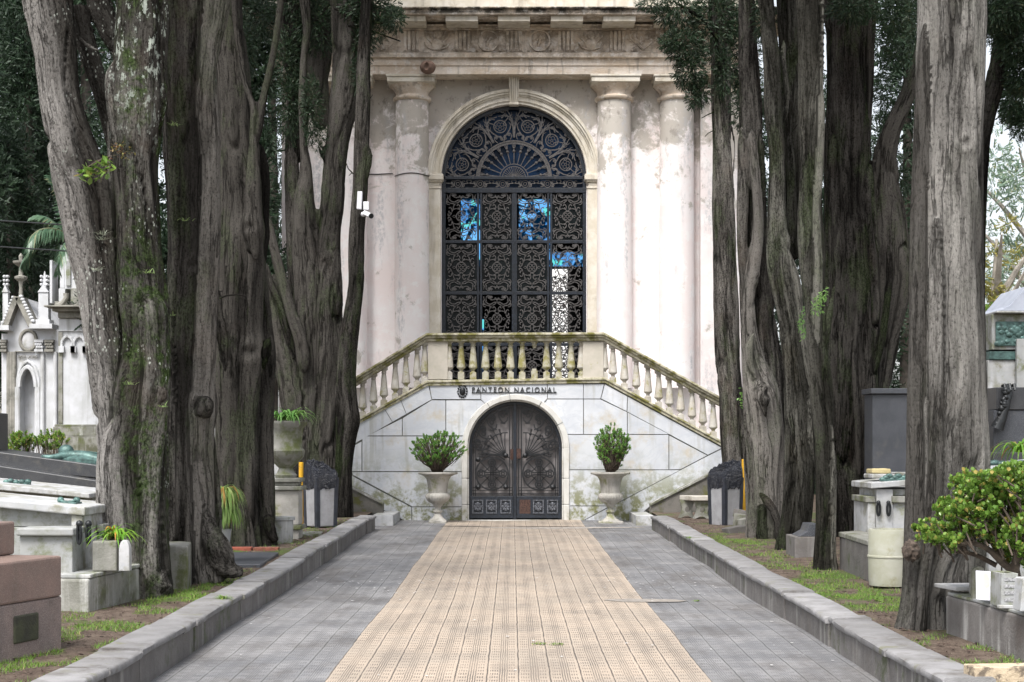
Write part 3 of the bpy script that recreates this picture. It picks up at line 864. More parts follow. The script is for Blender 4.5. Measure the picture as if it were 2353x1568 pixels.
zb = Z(33.5, 31.78)
co.box(EL - .75, ER + .75, 31.78, 33.5, zb, Z(21, 31.78))
co.prism([(EL - .8, Z(20.8, 31.78)), (ER + .8, Z(20.8, 31.78)), (ER + .8, Z(15, 31.7)), (EL - .8, Z(15, 31.7))], 31.70, 33.5)
co.build('cornice', M['entab'], B, bevel=.012)
for c in tri:
    xc = X((1400 + c / 1.681) * .5745, 32.5); MB().box(xc - .33, xc + .33, 31.86, 32.40, zb - .115, zb + .003).build('mutule', M['trim'], B, bevel=.01)
at = MB(); at.box(EL - .2, ER + .2, 32.25, 33.5, Z(14.8, 31.7), Z(-60, 31.7)); at.build('attic', M['trim'], B)
# the ovenbird's nest on the abacus
nb = MB()
ncx, ncz = X(983, 32.2), Z(171, 32.25)
vs = []; fs = []
me_ = MB(); me_.sphere((ncx, 32.2, ncz + .13), .155, 20, 14, (1.05, 1.0, .9))
oh = me_.build('bird_nest', plain("dried_mud", (.17, .11, .085), .95, .3, 14, 0, .8), loc=(ncx, 32.2, ncz), smooth=True)
tag(oh, 'round brown mud bird nest sitting on the left column capital', 'nest')
boolean_cut(oh, MB().sphere((ncx - .02, 32.0, ncz + .12), .085, 12, 8, (.7, 1.4, 1.2)))

# ---- great gate in the arch
GY = DF + .12
gate = MB()
fw = lambda x: X(x, GY)
z443 = Z(438, GY)
for (a, b) in ((1014.5, 1024), (1339, 1348)): gate.box(fw(a), fw(b), GY - .04, GY + .05, FL, az)
for (a, b) in ((1096, 1101), (1103, 1108), (1176, 1188), (1257, 1262), (1264, 1269)): gate.box(fw(a), fw(b), GY - .035, GY + .04, FL, Z(443, GY))
gate.box(fw(1014.5), fw(1348), GY - .05, GY + .05, Z(444, GY), Z(433, GY))
gate.box(fw(1014.5), fw(1348), GY - .04, GY + .05, Z(413, GY), Z(406, GY))
for y in (556, 674, 792): gate.box(fw(1024), fw(1339), GY - .03, GY + .03, Z(y + 3.5, GY), Z(y - 3.5, GY))
ring(gate, acx, az, 158 * k, 166 * k, GY - .04, GY + .05)
G = gate.build('arched_gate', M['iron'], B, bevel=.004)
sc = MB(); cols = [(1024, 1096), (1108, 1176), (1188, 1257), (1269, 1339)]
rows = [(443, 552.5), (559.5, 670.5), (677.5, 788.5), (795.5, 884)]
for (a, b) in cols:
    for (c, d) in rows:
        grille_cell(sc, (fw(a) + fw(b)) / 2, (Z(c, GY) + Z(d, GY)) / 2, fw(b) - fw(a), Z(c, GY) - Z(d, GY), GY - .01)
sc.build('scroll_grille', M['iron_scroll'], G)
tr = MB()
for i in range(6):
    c = (fw(1052 + i * 51.5), Z(423, GY)); 
    bar(tr, circ(c, .075, 14), GY, .011); bar(tr, circ((c[0], c[1]), .035, 8), GY, .008)
    for a in (1, -1):
        bar(tr, place(SS, (c[0] + a * .19, c[1] + .01), .22, .5 * a, a), GY, .011)
        bar(tr, place(SP, (c[0] + a * .11, c[1] - .04), .08, 1), GY, .009); bar(tr, place(SP, (c[0] + a * .11, c[1] + .04), .08, 4), GY, .009)
tr.build('transom_scrolls', M['iron_scroll'], G)
lu = MB(); gy = GY - .01
def pol(r, a): return (acx + r * math.cos(a), az + .0 + r * math.sin(a))
bar(lu, circ((acx, az), .79, 40, 0, PI), gy, .018); bar(lu, circ((acx, az), .73, 40, 0, PI), gy, .010); ring(lu, acx, az, .735, .785, gy, gy + .012)
bar(lu, circ((acx, az), .30, 24, 0, PI), gy, .013); bar(lu, circ((acx, az), .25, 24, 0, PI), gy, .011); bar(lu, circ((acx, az), .07, 10, 0, PI), gy, .018)
for i in range(15):
    a = PI * (i + .5) / 15
    bar(lu, [pol(.05, a), pol(.25, a)], gy, .009)
for i in range(13):
    a = PI * (i + .5) / 13
    bar(lu, [pol(.30, a), pol(.5, a), pol(.72, a)], gy, .017, taper=(.6, 1))
    q = pol(.57, a); lu.sphere((q[0], gy, q[1]), .034, 8, 6); q = pol(.64, a); lu.sphere((q[0], gy, q[1]), .024, 8, 6)
    for b in (-1, 1): bar(lu, [pol(.60, a), pol(.66, a + b * .035), pol(.72, a + b * .05)], gy, .008)
for i in range(6):
    am = PI * (i + .5) / 6
    def L(u, v): return pol(1.10 + v, am + u / 1.10)       # local: u along arc, v radial
    P_ = lambda pts: [L(p[0], p[1]) for p in pts]
    bar(lu, P_(circ((0, .03), .13, 18)), gy, .014)
    for t in range(5): 
        a = 2 * PI * t / 5; bar(lu, P_(circ((.055 * math.cos(a), .03 + .055 * math.sin(a)), .036, 8)), gy, .008)
    for s_ in (1, -1):
        Q = lambda sh: P_([(s_ * p[0], p[1]) for p in sh])
        bar(lu, Q([(0, -.29), (.05, -.2), (.13, -.14), (.2, -.05), (.24, .08), (.2, .2), (.12, .24), (.06, .2)]), gy, .016)
        bar(lu, Q(place(SP, (.09, .29), .15, 1.0)), gy, .013); bar(lu, Q(place(CT, (.18, .27), .15, -1.2)), gy, .013)
        bar(lu, Q(place(SP, (.07, -.2), .12, 4)), gy, .012); bar(lu, Q(place(SP, (.19, -.2), .13, 2)), gy, .012)
        bar(lu, Q(place(SS, (.13, .13), .2, 1.2)), gy, .011); bar(lu, Q(place(SP, (.03, .36), .09, .2)), gy, .010)
        # acanthus leaf between two units
        bar(lu, Q([(.285, -.24), (.275, -.05), (.255, .1), (.22, .24), (.17, .36)]), gy - .01, .026, taper=(1.1, .35))
        for (u, v) in ((.262, .02), (.248, .12), (.23, .2)):
            bar(lu, Q([(u, v), (u - .05, v + .02), (u - .075, v + .07)]), gy - .01, .012, taper=(1, .4))
            bar(lu, Q([(u, v), (u + .02, v + .05), (u + .012, v + .1)]), gy - .01, .012, taper=(1, .4))
lu.build('lunette_scrolls', M['iron_scroll'], G)
gl = MB(); gl.prism(ringpoly(acx, az, .001, 1.50, 0.0, PI, 40), GY + .10, GY + .12); gl.box(fw(1024), fw(1339), GY + .10, GY + .12, Z(440, GY), Z(406, GY) )
gl.build('lunette_glass', M['bluedark'], G)
pg = MB()
for (r, c) in ((0, 1), (0, 3), (1, 0), (1, 1), (1, 2), (2, 0), (2, 2)):
    a, b = cols[c]; t, d = rows[r]; pg.box(fw(a - 3), fw(b + 3), GY + .08, GY + .10, Z(d + 2, GY), Z(t - 2, GY))
pg.build('glass_pane', M['paneglass'], G)

# ------------------------------------------------------------------ marble staircase in front
DS = 30.8; kS = DS / FPX
wx = lambda z, D=DS: X(804.3 + .36623 * z, D)
wz = lambda z, D=DS: Z(689.4 + .36623 * z, D)
wp = lambda pts, D=DS: [(wx(a, D), wz(b, D)) for a, b in pts]
S = empty('marble_staircase', (0, DS, .1), 'white veined marble double staircase block with mossy balustrades and an arched iron door', 'staircase')
back = MB().prism(wp([(-260, 936), (487, 530), (1600, 515), (2780, 1160), (2780, 1420), (-260, 1420)]), DS, DS + 2.12).build('stair_core', M['joint'], S)
dcx = X(1184.5, DS); dr = 110 * kS; dzc = Z(1029.5, DS); dz0 = Z(1196, DS)
dcut = lambda r, z0: [(dcx - r, z0), (dcx - r, dzc)] + [(dcx + r * math.cos(PI - PI * i / 40), dzc + r * math.sin(PI - PI * i / 40)) for i in range(1, 40)] + [(dcx + r, dzc), (dcx + r, z0)]
boolean_cut(back, MB().prism(dcut(dr + .01, -1), DS - .5, DS + 1.2))
blocks = [[(497, 528), (820, 528), (820, 624), (515, 624)], [(822, 528), (1237, 528), (1237, 621), (1215, 645), (845, 648), (822, 625)], [(1239, 528), (1463, 528), (1463, 621), (1239, 621)], [(1465, 528), (1594, 528), (1571, 621), (1465, 621)],
          [(493, 533), (512, 626), (355, 716), (320, 630)], [(318, 631), (353, 717), (268, 766), (217, 682)], [(215, 683), (266, 767), (-100, 976), (-250, 1062), (-260, 930)],
          [(512, 630), (600, 630), (600, 852), (331, 852), (331, 743)], [(327, 745), (327, 852), (112, 868 - 16)], [(603, 630), (823, 630), (900, 700), (900, 852), (603, 852)],
          [(78, 856), (900, 856), (900, 1076), (78, 1076)], [(74, 888), (74, 1076), (-20, 1076), (-95, 1040), (-260, 1040), (-260, 1070), (-240, 1066)],
          [(12, 1080), (900, 1080), (900, 1297), (392, 1297), (20, 1098)], [(-260, 1044), (-100, 1044), (386, 1301), (386, 1400), (374, 1400), (-260, 1080)],
          [(390, 1300), (900, 1300), (900, 1408), (390, 1408)],
          [(1237, 624), (1463, 624), (1463, 843), (1200, 843), (1200, 680)], [(1466, 624), (1570, 624), (1738, 704), (1738, 843), (1466, 843)], [(1741, 706), (2000, 843), (1741, 843)],
          [(1200, 846), (1998, 846), (1998, 1065), (1200, 1065)], [(2001, 850), (2240, 976), (2186, 1004), (2075, 1063), (2001, 1065)],
          [(1200, 1068), (2070, 1068), (1700, 1262), (1640, 1291), (1200, 1291)], [(2335, 934), (2450, 1000), (2245, 1112), (1885, 1290), (1765, 1402), (1436, 1402), (1634, 1296), (1704, 1263), (2190, 1006)],
          [(1200, 1294), (1630, 1294), (1430, 1402), (1200, 1402)],
          [(1598, 530), (1740, 606), (1735, 700), (1574, 620)], [(1743, 607), (2335, 928), (2244, 973), (1738, 702)], [(2338, 929), (2780, 1168), (2780, 1400), (2260, 1400), (2260, 1105), (2454, 1000)]]
wb = MB()
def shrink(poly, d):
    a = sum(poly[i][0] * poly[(i + 1) % len(poly)][1] - poly[(i + 1) % len(poly)][0] * poly[i][1] for i in range(len(poly)))
    if a < 0: poly = poly[::-1]
    n = len(poly); out = []
    for i in range(n):
        p0, p1, p2 = map(Vector, (poly[i - 1], poly[i], poly[(i + 1) % n]))
        e1 = (p1 - p0).normalized(); e2 = (p2 - p1).normalized()
        n1 = Vector((-e1.y, e1.x)); n2 = Vector((-e2.y, e2.x))
        b = (n1 + n2); b = b / max(.3, b.length_squared) * 2
        out.append(tuple(p1 + b * d))
    return out
for i, bl in enumerate(blocks):
    wb.prism(shrink(wp(bl), .0032), DS - .035 - (.0015 * ((i * 7) % 3)), DS + .01)
wbo = wb.build('marble_facing', M['marble'], S)
boolean_cut(wbo, MB().prism(dcut(dr + .03, -1), DS - .5, DS + .5))
# arch surround
asr = MB()
segs = [(0, 28), (28.8, 60), (60.8, 96), (96.8, 122), (122.6, 180)]
for (a, b) in segs:
    ring(asr, dcx, dzc, dr, dr + .115, DS - .075, DS + .25, R(a), R(b), 14); ring(asr, dcx, dzc, dr - .025, dr - .0, DS - .02, DS + .25, R(a), R(b), 14)
for sx in (-1, 1):
    for (a, b) in ((Z(1198, DS), Z(1160, DS)), (Z(1159.5, DS), Z(1100, DS)), (Z(1099.5, DS), Z(1029.7, DS))):
        x0, x1 = sorted((dcx + sx * dr, dcx + sx * (dr + .115))); asr.box(x0, x1, DS - .075, DS + .25, a, b)
        x0, x1 = sorted((dcx + sx * (dr - .025), dcx + sx * dr)); asr.box(x0, x1, DS - .02, DS + .25, a, b)
asr.box(dcx - 1.02, dcx + 1.02, DS - .12, DS + .3, -.05, Z(1196, DS - .1))
asr.build('door_surround', stone("pale_surround_marble", (.60, .59, .56), (.52, .51, .48), 4, dirt=(.40, .36, .28), dlo=.57, dhi=.75, dsc=3, streak=.4, moss=(.2, .2, .08), mlo=.5, mhi=.66, mz=(.9, .1), rough=.5, bump=.1), S, smooth=True, angle=30, bevel=.012)

# iron door
DY = DS + .17
ddx = lambda z: X((1820 + z / 2.85) * .5745, DY)
ddz = lambda z: Z((1560 + z / 2.85) * .5745, DY)
dm = 1 / (4.96) * DY / FPX      # metres per zoom pixel
mid = ddx(690); zc = dzc; RR = dr - .03
door = MB()
for sx in (-1, 1):
    ring(door, dcx, zc, RR - .055, RR, DY - .02, DY + .03, 0 if sx > 0 else PI / 2, PI / 2 if sx > 0 else PI, 24)
    x0, x1 = sorted((dcx + sx * (RR - .055), dcx + sx * RR)); door.box(x0, x1, DY - .02, DY + .03, ddz(1470), zc)
door.box(ddx(665), ddx(700), DY - .04, DY + .03, ddz(1475), zc + RR - .02)
door.box(ddx(155), ddx(664), DY - .03, DY + .02, ddz(1462), ddz(1212)); door.box(ddx(701), ddx(1225), DY - .03, DY + .02, ddz(1462), ddz(1212))
D0 = door.build('iron_door', M['iron'], S, bevel=.005)
BARK_ = 1.4
ds = MB(); y_ = DY - .005
ring(ds, dcx, zc, RR - .125, RR - .11, y_ - .01, y_ + .01); ring(ds, dcx, zc, RR - .09, RR - .08, y_ - .01, y_ + .01)
for sx in (-1, 1):
    for rr in (.125, .085): ds.box(*sorted((dcx + sx * (RR - rr), dcx + sx * (RR - rr + .014))), y_ - .01, y_ + .01, ddz(1212), zc)
    for a in (8, 22, 36, 50, 64, 80):
        aa = R(a); p0 = (dcx + sx * (RR - .12) * math.cos(aa), zc + (RR - .12) * math.sin(aa)); p1 = (dcx + sx * (RR - .05) * math.cos(aa), zc + (RR - .05) * math.sin(aa))
        bar(ds, [p0, p1], y_, .008)
    for a in (3, 27, 45, 70): q = (dcx + sx * (RR - .09) * math.cos(R(a)), zc + (RR - .09) * math.sin(R(a))); bar(ds, circ(q, .03, 10), y_, .009)
    for off in (28, 62): ds.box(*sorted((dcx + sx * off * dm, dcx + sx * (off + 12) * dm)), y_ - .01, y_ + .01, ddz(1212), zc + RR - .1)
    for yy in (1142, 1112): ds.box(*sorted((dcx + sx * 28 * dm, dcx + sx * (RR - .06))), y_ - .01, y_ + .01, ddz(yy + 8), ddz(yy))
    ds.box(*sorted((dcx + sx * 28 * dm, dcx + sx * (RR - .06))), y_ - .01, y_ + .01, ddz(1190), ddz(1180))
    # circle motif
    cc = (dcx + sx * 268 * dm, ddz(955)); r0 = 185 * dm
    bar(ds, circ(cc, r0, 32), y_, .016); 
    for (u, v) in ((0, 1), (0, -1), (1, 0), (-1, 0)):
        q = (cc[0] + u * 125 * dm, cc[1] + v * 125 * dm)
        bar(ds, circ(q, 42 * dm, 16), y_ - .005, .013); bar(ds, circ(q, 18 * dm, 8), y_ - .005, .012)
        for w_ in (-1, 1):
            if u == 0: bar(ds, [(cc[0] + w_ * 13 * dm, cc[1]), (cc[0] + w_ * 13 * dm, cc[1] + v * 70 * dm), (cc[0] + w_ * 32 * dm, cc[1] + v * 92 * dm)], y_ - .005, .012)
            else: bar(ds, [(cc[0], cc[1] + w_ * 13 * dm), (cc[0] + u * 70 * dm, cc[1] + w_ * 13 * dm), (cc[0] + u * 92 * dm, cc[1] + w_ * 32 * dm)], y_ - .005, .012)
    for a in range(12):
        aa = 2 * PI * (a + .5) / 12
        if a % 3 == 1 or True: bar(ds, [(cc[0] + 40 * dm * math.cos(aa), cc[1] + 40 * dm * math.sin(aa)), (cc[0] + 105 * dm * math.cos(aa), cc[1] + 105 * dm * math.sin(aa))], y_, .011)
    for a in range(4):
        aa = PI / 4 + a * PI / 2; q = (cc[0] + 178 * dm * math.cos(aa), cc[1] + 178 * dm * math.sin(aa))
        bar(ds, circ(q, 105 * dm, 14, aa + PI - 1.05, aa + PI + 1.05), y_, .011)
        bar(ds, [(cc[0] + 100 * dm * math.cos(aa), cc[1] + 100 * dm * math.sin(aa)), (cc[0] + 185 * dm * math.cos(aa), cc[1] + 185 * dm * math.sin(aa))], y_, .009)
    # fan
    fc = (dcx + sx * 110 * dm, ddz(755))
    for t in range(8):
        aa = R(90 + (-2) - t * 11.5); L0 = (265 - t * 7) * dm
        p1 = (fc[0] + sx * L0 * math.cos(aa), fc[1] + L0 * math.sin(aa))
        pm_ = (fc[0] + sx * (L0 * .5 * math.cos(aa) + .012), fc[1] + L0 * .5 * math.sin(aa))
        bar(ds, [fc, pm_, p1], y_ - .005, .010)
        if t % 2 == 1:
            e = (fc[0] + sx * (L0 + .10) * math.cos(aa), fc[1] + (L0 + .10) * math.sin(aa)); bar(ds, [p1, e], y_ - .01, .017, taper=(.4, 1.2))
            ds.sphere((p1[0], y_ - .01, p1[1]), .026, 8, 6)
        bar(ds, [p1, (p1[0] + sx * .16 * math.cos(aa - .15), p1[1] + .16 * math.sin(aa - .15))] if t in (2, 4, 6) else [p1, p1], y_, .008) if t in (2, 4, 6) else None
    bar(ds, [(fc[0] + sx * 268 * dm * math.cos(R(95 - 9 * i)), fc[1] + 268 * dm * math.sin(R(95 - 9 * i)) * (1 - i * .006)) for i in range(11)], y_ - .005, .011)
    bar(ds, [(dcx + sx * 40 * dm, fc[1] - .06), fc, (dcx + sx * 200 * dm, ddz(740)), (dcx + sx * 270 * dm, ddz(735)), (dcx + sx * 340 * dm, ddz(745)), (dcx + sx * 395 * dm, ddz(765)), (dcx + sx * 410 * dm, ddz(750))], y_ - .005, .015)
    bar(ds, [(dcx + sx * 120 * dm, ddz(800)), (dcx + sx * 190 * dm, ddz(755)), (dcx + sx * 270 * dm, ddz(745)), (dcx + sx * 360 * dm, ddz(790)), (dcx + sx * 440 * dm, ddz(870))], y_, .011)
    for (u, v, rot) in ((145, 290, .3), (270, 372, -.1), (360, 500, -.5), (400, 642, -.95)):
        c_ = (dcx + sx * u * dm, ddz(v))
        sp = place(SP, (0, 0), 175 * dm, rot + PI / 2, 1, 1)
        bar(ds, [(c_[0] + sx * p[0], c_[1] + p[1]) for p in sp], y_ - .005, .0145)
        bar(ds, circ((c_[0], c_[1]), 22 * dm, 8), y_ - .005, .013)
        tail = [(c_[0] - sx * 60 * dm * math.cos(rot), c_[1] - 20 * dm), (c_[0] - sx * 50 * dm * math.cos(rot) + 0, c_[1] - 60 * dm), (c_[0] - sx * 10 * dm, c_[1] - 95 * dm), (c_[0] + sx * 25 * dm, c_[1] - 85 * dm)]
        bar(ds, tail, y_ - .005, .013)
        ds.sphere((c_[0] - sx * 20 * dm, y_, c_[1] - 88 * dm), .022, 8, 6)
    for (u, v) in ((110, 750), (425, 795), (425, 1110), (110, 1110)):
        if sx > 0 and (u, v) in ((425, 795), (110, 1110)): continue
        c_ = (dcx + sx * u * dm, ddz(v)); ds.sphere((c_[0], y_ - .02, c_[1]), .052, 14, 8, (1, .5, 1)); ds.sphere((c_[0], y_ - .045, c_[1]), .028, 10, 6, (1, .6, 1))
ds.build('scrollwork', M['iron_door'], D0)
fz = MB(); fz.prism(dcut(dr + .0, ddz(1212)), DY + .09, DY + .11); fz.build('frosted_glass', M['frosted'], D0)
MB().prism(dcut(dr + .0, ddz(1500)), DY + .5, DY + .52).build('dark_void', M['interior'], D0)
for i, xz in enumerate((260, 415, 578, 795, 950, 1110)):
    if i == 3:
        rp = MB().box(ddx(735), ddx(860), DY - .034, DY - .026, ddz(1410), ddz(1252))
        for a in (765, 825):
            for b in (1280, 1370): rp.sphere((ddx(a), DY - .036, ddz(b)), .008, 8, 5)
        tag(rp.build('rust_plate', M['rust'], D0), 'rusty brown plate where a rosette panel is missing')
        continue
    p = MB(); h = 62
    for (a, b, c, d) in ((-h, h, 1252, 1264), (-h, h, 1396, 1408), (-h, -h + 14, 1264, 1396), (h - 14, h, 1264, 1396)):
        p.box(ddx(xz + a), ddx(xz + b), DY - .05, DY - .028, ddz(d), ddz(c))
    cz_ = ddz(1330)
    for a in range(4):
        aa = a * PI / 2; p.sphere((ddx(xz) + .05 * math.cos(aa), DY - .035, cz_ + .055 * math.sin(aa)), .034, 10, 6, (1, .5, 1.1))
        aa += PI / 4; p.tube([(ddx(xz), DY - .035, cz_), (ddx(xz) + .075 * math.cos(aa), DY - .05, cz_ + .085 * math.sin(aa))], [.01, .02], 6)
    p.sphere((ddx(xz), DY - .045, cz_), .022, 10, 6)
    p.build('rosette_panel', plain("dusty_iron", (.085, .09, .105), .45, .6, 40, 0, .2), D0, smooth=True, angle=40)
lk = MB(); lk.box(ddx(628), ddx(664), DY - .05, DY - .02, ddz(795), ddz(675)); lk.box(ddx(702), ddx(750), DY - .05, DY - .02, ddz(785), ddz(670)); lk.box(ddx(640), ddx(655), DY - .07, DY - .05, ddz(770), ddz(690))
lk.build('lock', M['rust'], D0, bevel=.004)

# rails and ledge
def rail(name, top, th, layers, m):
    mb = MB()
    for (f0, f1, y0, y1) in layers:
        up = [(a, b + th[i] * f0) for i, (a, b) in enumerate(top)]; dn = [(a, b + th[i] * f1) for i, (a, b) in enumerate(top)]
        mb.prism(wp(up) + wp(dn)[::-1], y0, y1)
    return mb.build(name, m, S, bevel=.01)
rail('handrail', [(-260, 668), (482, 213), (1588, 208), (2760, 855)], [58, 50, 50, 56], ((0, .30, DS - .20, DS + .26), (.31, .60, DS - .16, DS + .22), (.61, 1.0, DS - .11, DS + .17)), M['moss_stone'])
rail('base_ledge', [(-260, 918), (487, 506), (1600, 488), (2780, 1128)], [36, 34, 34, 36], ((0, .45, DS - .10, DS + .22), (.46, 1.0, DS - .07, DS + .2)), M['moss_stone'])
for (a, b) in ((490, 614), (1460, 1590)):
    MB().box(wx(a), wx(b), DS - .06, DS + .16, wz(500), wz(262)).build('balustrade_pier', stone("smooth_pier_stone", (.50, .46, .40), (.43, .40, .34), 4, dirt=(.35, .33, .20), dlo=.58, dhi=.72, dsc=3, bump=.15), S, bevel=.008)
def balus(cx, z0, z1, kind='full'):
    H = z1 - z0; mb = MB(); D = DS + .03; w = .065
    base = .27 * H
    if kind == 'full' or kind == 'foot':
        hh = base * (.62 if kind == 'full' else .8)
        mb.box(cx - w * .95, cx + w * .95, D - w, D + w, z0 - .03, z0 + hh * .9)
        if kind == 'foot': mb.box(cx - w * .7, cx + w * .6, D - w * .8, D + w * .8, z0 + hh * .9, z0 + hh * 1.15)
    if kind == 'full':
        mb.lathe([(w * .95, base * .56), (w * .6, base * .62), (w * .5, base * .72), (w * .62, base * .82), (w * 1.2, base * .98), (w * 1.32, base * 1.06), (w * 1.28, base * 1.12), (w * .72, H * .80), (w * .62, H * .86), (w * .82, H * .865), (w * .82, H * .88), (w * .66, H * .89), (w * .74, H * .93), (w * 1.05, H * .96), (w * 1.1, H * 1.0)], (cx, D, z0), 14)
    if kind in ('full', 'top'):
        mb.box(cx - w * 1.1, cx + w * 1.1, D - w * 1.1, D + w * 1.1, z1 - .035, z1 + .03)
    if kind == 'top':
        mb.lathe([(w * .45, H * .80), (w * .62, H * .86), (w * .82, H * .88), (w * .66, H * .89), (w * .74, H * .93), (w * 1.05, H * .96), (w * 1.1, H)], (cx, D, z0), 14)
    return mb
for i, xx in enumerate((622, 697, 772, 850, 928, 1007, 1080, 1157, 1233, 1310, 1387, 1452)):
    z0, z1 = wz(490), wz(256)
    if xx == 1157:
        tag(balus(wx(xx), z0, z1, 'foot').build('baluster', M['baluster_moss'], S, smooth=True, angle=40), 'broken foot of the missing baluster')
        tag(balus(wx(xx), z0, z1, 'top').build('baluster', M['baluster_moss'], S, smooth=True, angle=40), 'broken top of the missing baluster, hanging under the rail')
    else: balus(wx(xx), z0, z1).build('baluster', M['baluster_moss'] if i not in (0, 11) else M['baluster'], S, smooth=True, angle=40)
def railz(xx):     # underside of handrail and top of ledge on the slopes, zoom px
    if xx < 487: return 213 + 52 + (482 - xx) * .613, 506 + (487 - xx) * .5515
    return 208 + 52 + (xx - 1588) * .552, 488 + (xx - 1600) * .5424
for xx in (468, 420, 350, 283, 212, 147, 78, 8, -62, -132, 1597, 1650, 1722, 1797, 1870, 1937, 2005, 2075, 2147, 2215, 2280, 2350, 2420, 2490):
    a, b = railz(xx)
    balus(wx(xx), wz(b + 6), wz(a - 2)).build('baluster', M['baluster'], S, smooth=True, angle=40)
# steps behind the balustrades (each flight climbs to the landing)
for sx, (xa, xb) in ((-1, (-900, 487)), (1, (1600, 2780))):
    st = MB()
    for i in range(13):
        t0 = i / 13; 
        if sx < 0: x1_ = 487 - i * 62; x0_ = x1_ - 62; zt = 506 + i * 62 * .5515 + 20
        else: x0_ = 1600 + i * 62; x1_ = x0_ + 62; zt = 488 + i * 62 * .5424 + 20
        if x0_ < -260: continue
        st.box(wx(x0_), wx(x1_), DS + .25, DF - .08, wz(zt + 60), wz(zt + 18))
    st.build('stair_tread', M['whitemarble'], S, bevel=.008)
# low flanking walls of the lower flights
for nm, poly in (('left', [(-260, 1040), (0, 1175), (208, 1280), (205, 1352), (-260, 1352)]), ('right', [(2600, 880), (2240, 1105), (1885, 1287), (1885, 1352), (2600, 1352)])):
    lw = MB().prism(wp(poly, 29.9), 29.9, 30.15).build('flank_wall', stone("dark_mossy_wall_" + nm, (.15, .14, .125), (.10, .095, .085), 4, dirt=(.05, .048, .04), dlo=.5, dhi=.7, moss=(.10, .10, .03), mlo=.5, mhi=.62, msc=2, bump=.5), S, bevel=.01)
    cp = [(a - (0 if nm == 'left' else 0), b) for a, b in poly[:3]]
    MB().prism(wp([(a, b - 8) for a, b in cp] + [(a, b + 4) for a, b in cp[::-1]], 29.9), 29.86, 30.2).build('flank_coping', M['oldstone'], S)
for (a, b, c) in ((150, 276, 1346), (1790, 1900, 1350)):
    MB().box(wx(a, 29.2), wx(b, 29.2), 29.0, 30.7, .0, wz(c, 29.2)).build('bottom_step', M['whitemarble'], S, bevel=.01)
for (a, b) in ((0, 1.0),):
    pass
# lettering and crest
def text_obj(txt, size, x, y, z, name, m, parent, depth=.012, width=None, font_scale=1):
    cu = bpy.data.curves.new("t", 'FONT'); cu.body = txt; cu.size = size; cu.extrude = depth; cu.space_character = 1.35
    o = bpy.data.objects.new("t", cu); COL.objects.link(o)
    bpy.context.view_layer.update()
    me = bpy.data.meshes.new_from_object(o.evaluated_get(bpy.context.evaluated_depsgraph_get()))
    bpy.data.objects.remove(o)
    co_ = np.array([v.co[:] for v in me.vertices]); mn, mx = co_.min(0), co_.max(0)
    sx = (width / (mx[0] - mn[0])) if width else 1
    for v in me.vertices:
        v.co = Vector((x + (v.co.x - mn[0]) * sx, y - v.co.z, z + v.co.y * font_scale))
    return link_mesh(name, me, m, parent)
text_obj("PANTEON NACIONAL", .15, wx(766), DS - .05, wz(581), 'lettering', M['gun'], S, .014, wx(1293) - wx(766), .98)
ul = MB().box(wx(764), wx(1296), DS - .06, DS - .036, wz(584.5), wz(580.5)).build('lettering_underline', M['gun'], S)
cr_ = MB(); c0 = (wx(706), wz(574)); cr_.sphere((c0[0], DS - .045, c0[1]), .072, 14, 8, (.85, .3, 1.2)); cr_.sphere((c0[0], DS - .06, c0[1]), .045, 12, 6, (.85, .3, 1.2))
for i in range(14):
    a = 2 * PI * i / 14; cr_.sphere((c0[0] + .088 * math.cos(a), DS - .045, c0[1] + .118 * math.sin(a)), .021, 8, 5, (1, .6, 1))
cr_.build('crest', M['gun'], S, smooth=True)
# ------------------------------------------------------------------ trees
# trunks are grown from stems; each stem is a chain of (x, y, width) measured at its own distance D, thickened in depth
M['bark'] = barkmat("grey_brown_bark", (.021, .019, .017), (.185, .172, .156), moss=.3, warm=(.11, .08, .06))
M['bark_dark'] = barkmat("dark_fluted_bark", (.009, .0082, .0074), (.066, .061, .055), moss=.3, warm=(.03, .022, .017))
M['bark_pale'] = barkmat("pale_grey_bark", (.072, .067, .061), (.230, .220, .205), moss=.1, warm=(.14, .12, .10))
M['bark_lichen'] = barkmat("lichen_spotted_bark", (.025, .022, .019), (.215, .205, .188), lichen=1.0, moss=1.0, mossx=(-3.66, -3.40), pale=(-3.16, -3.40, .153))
M['bark_green'] = barkmat("greenish_bark", (.019, .018, .015), (.155, .150, .132), moss=.3, warm=(.08, .07, .045))
M['foliage'] = leafmat("dark_cypress_foliage", (.009, .023, .009), (.026, .062, .022), (.05, .06, .025), .6, .15)
M['foliage_far'] = leafmat("far_conifer_foliage", (.012, .029, .014), (.038, .078, .034), (.07, .10, .07), .6, .2)

M['bark_plain'] = plain("plain_bark", (.07, .06, .05), .9, .4, 6, 0, .4)
def spline(pts, n):
    pts = np.array(pts, float); m = len(pts)
    t = np.linspace(0, m - 1, n); out = []
    for tt in t:
        i = min(int(tt), m - 2); f = tt - i
        p0 = pts[max(i - 1, 0)]; p1 = pts[i]; p2 = pts[i + 1]; p3 = pts[min(i + 2, m - 1)]
        out.append(.5 * ((2 * p1) + (-p0 + p2) * f + (2 * p0 - 5 * p1 + 4 * p2 - p3) * f * f + (-p0 + 3 * p1 - 3 * p2 + p3) * f ** 3))
    return np.array(out)

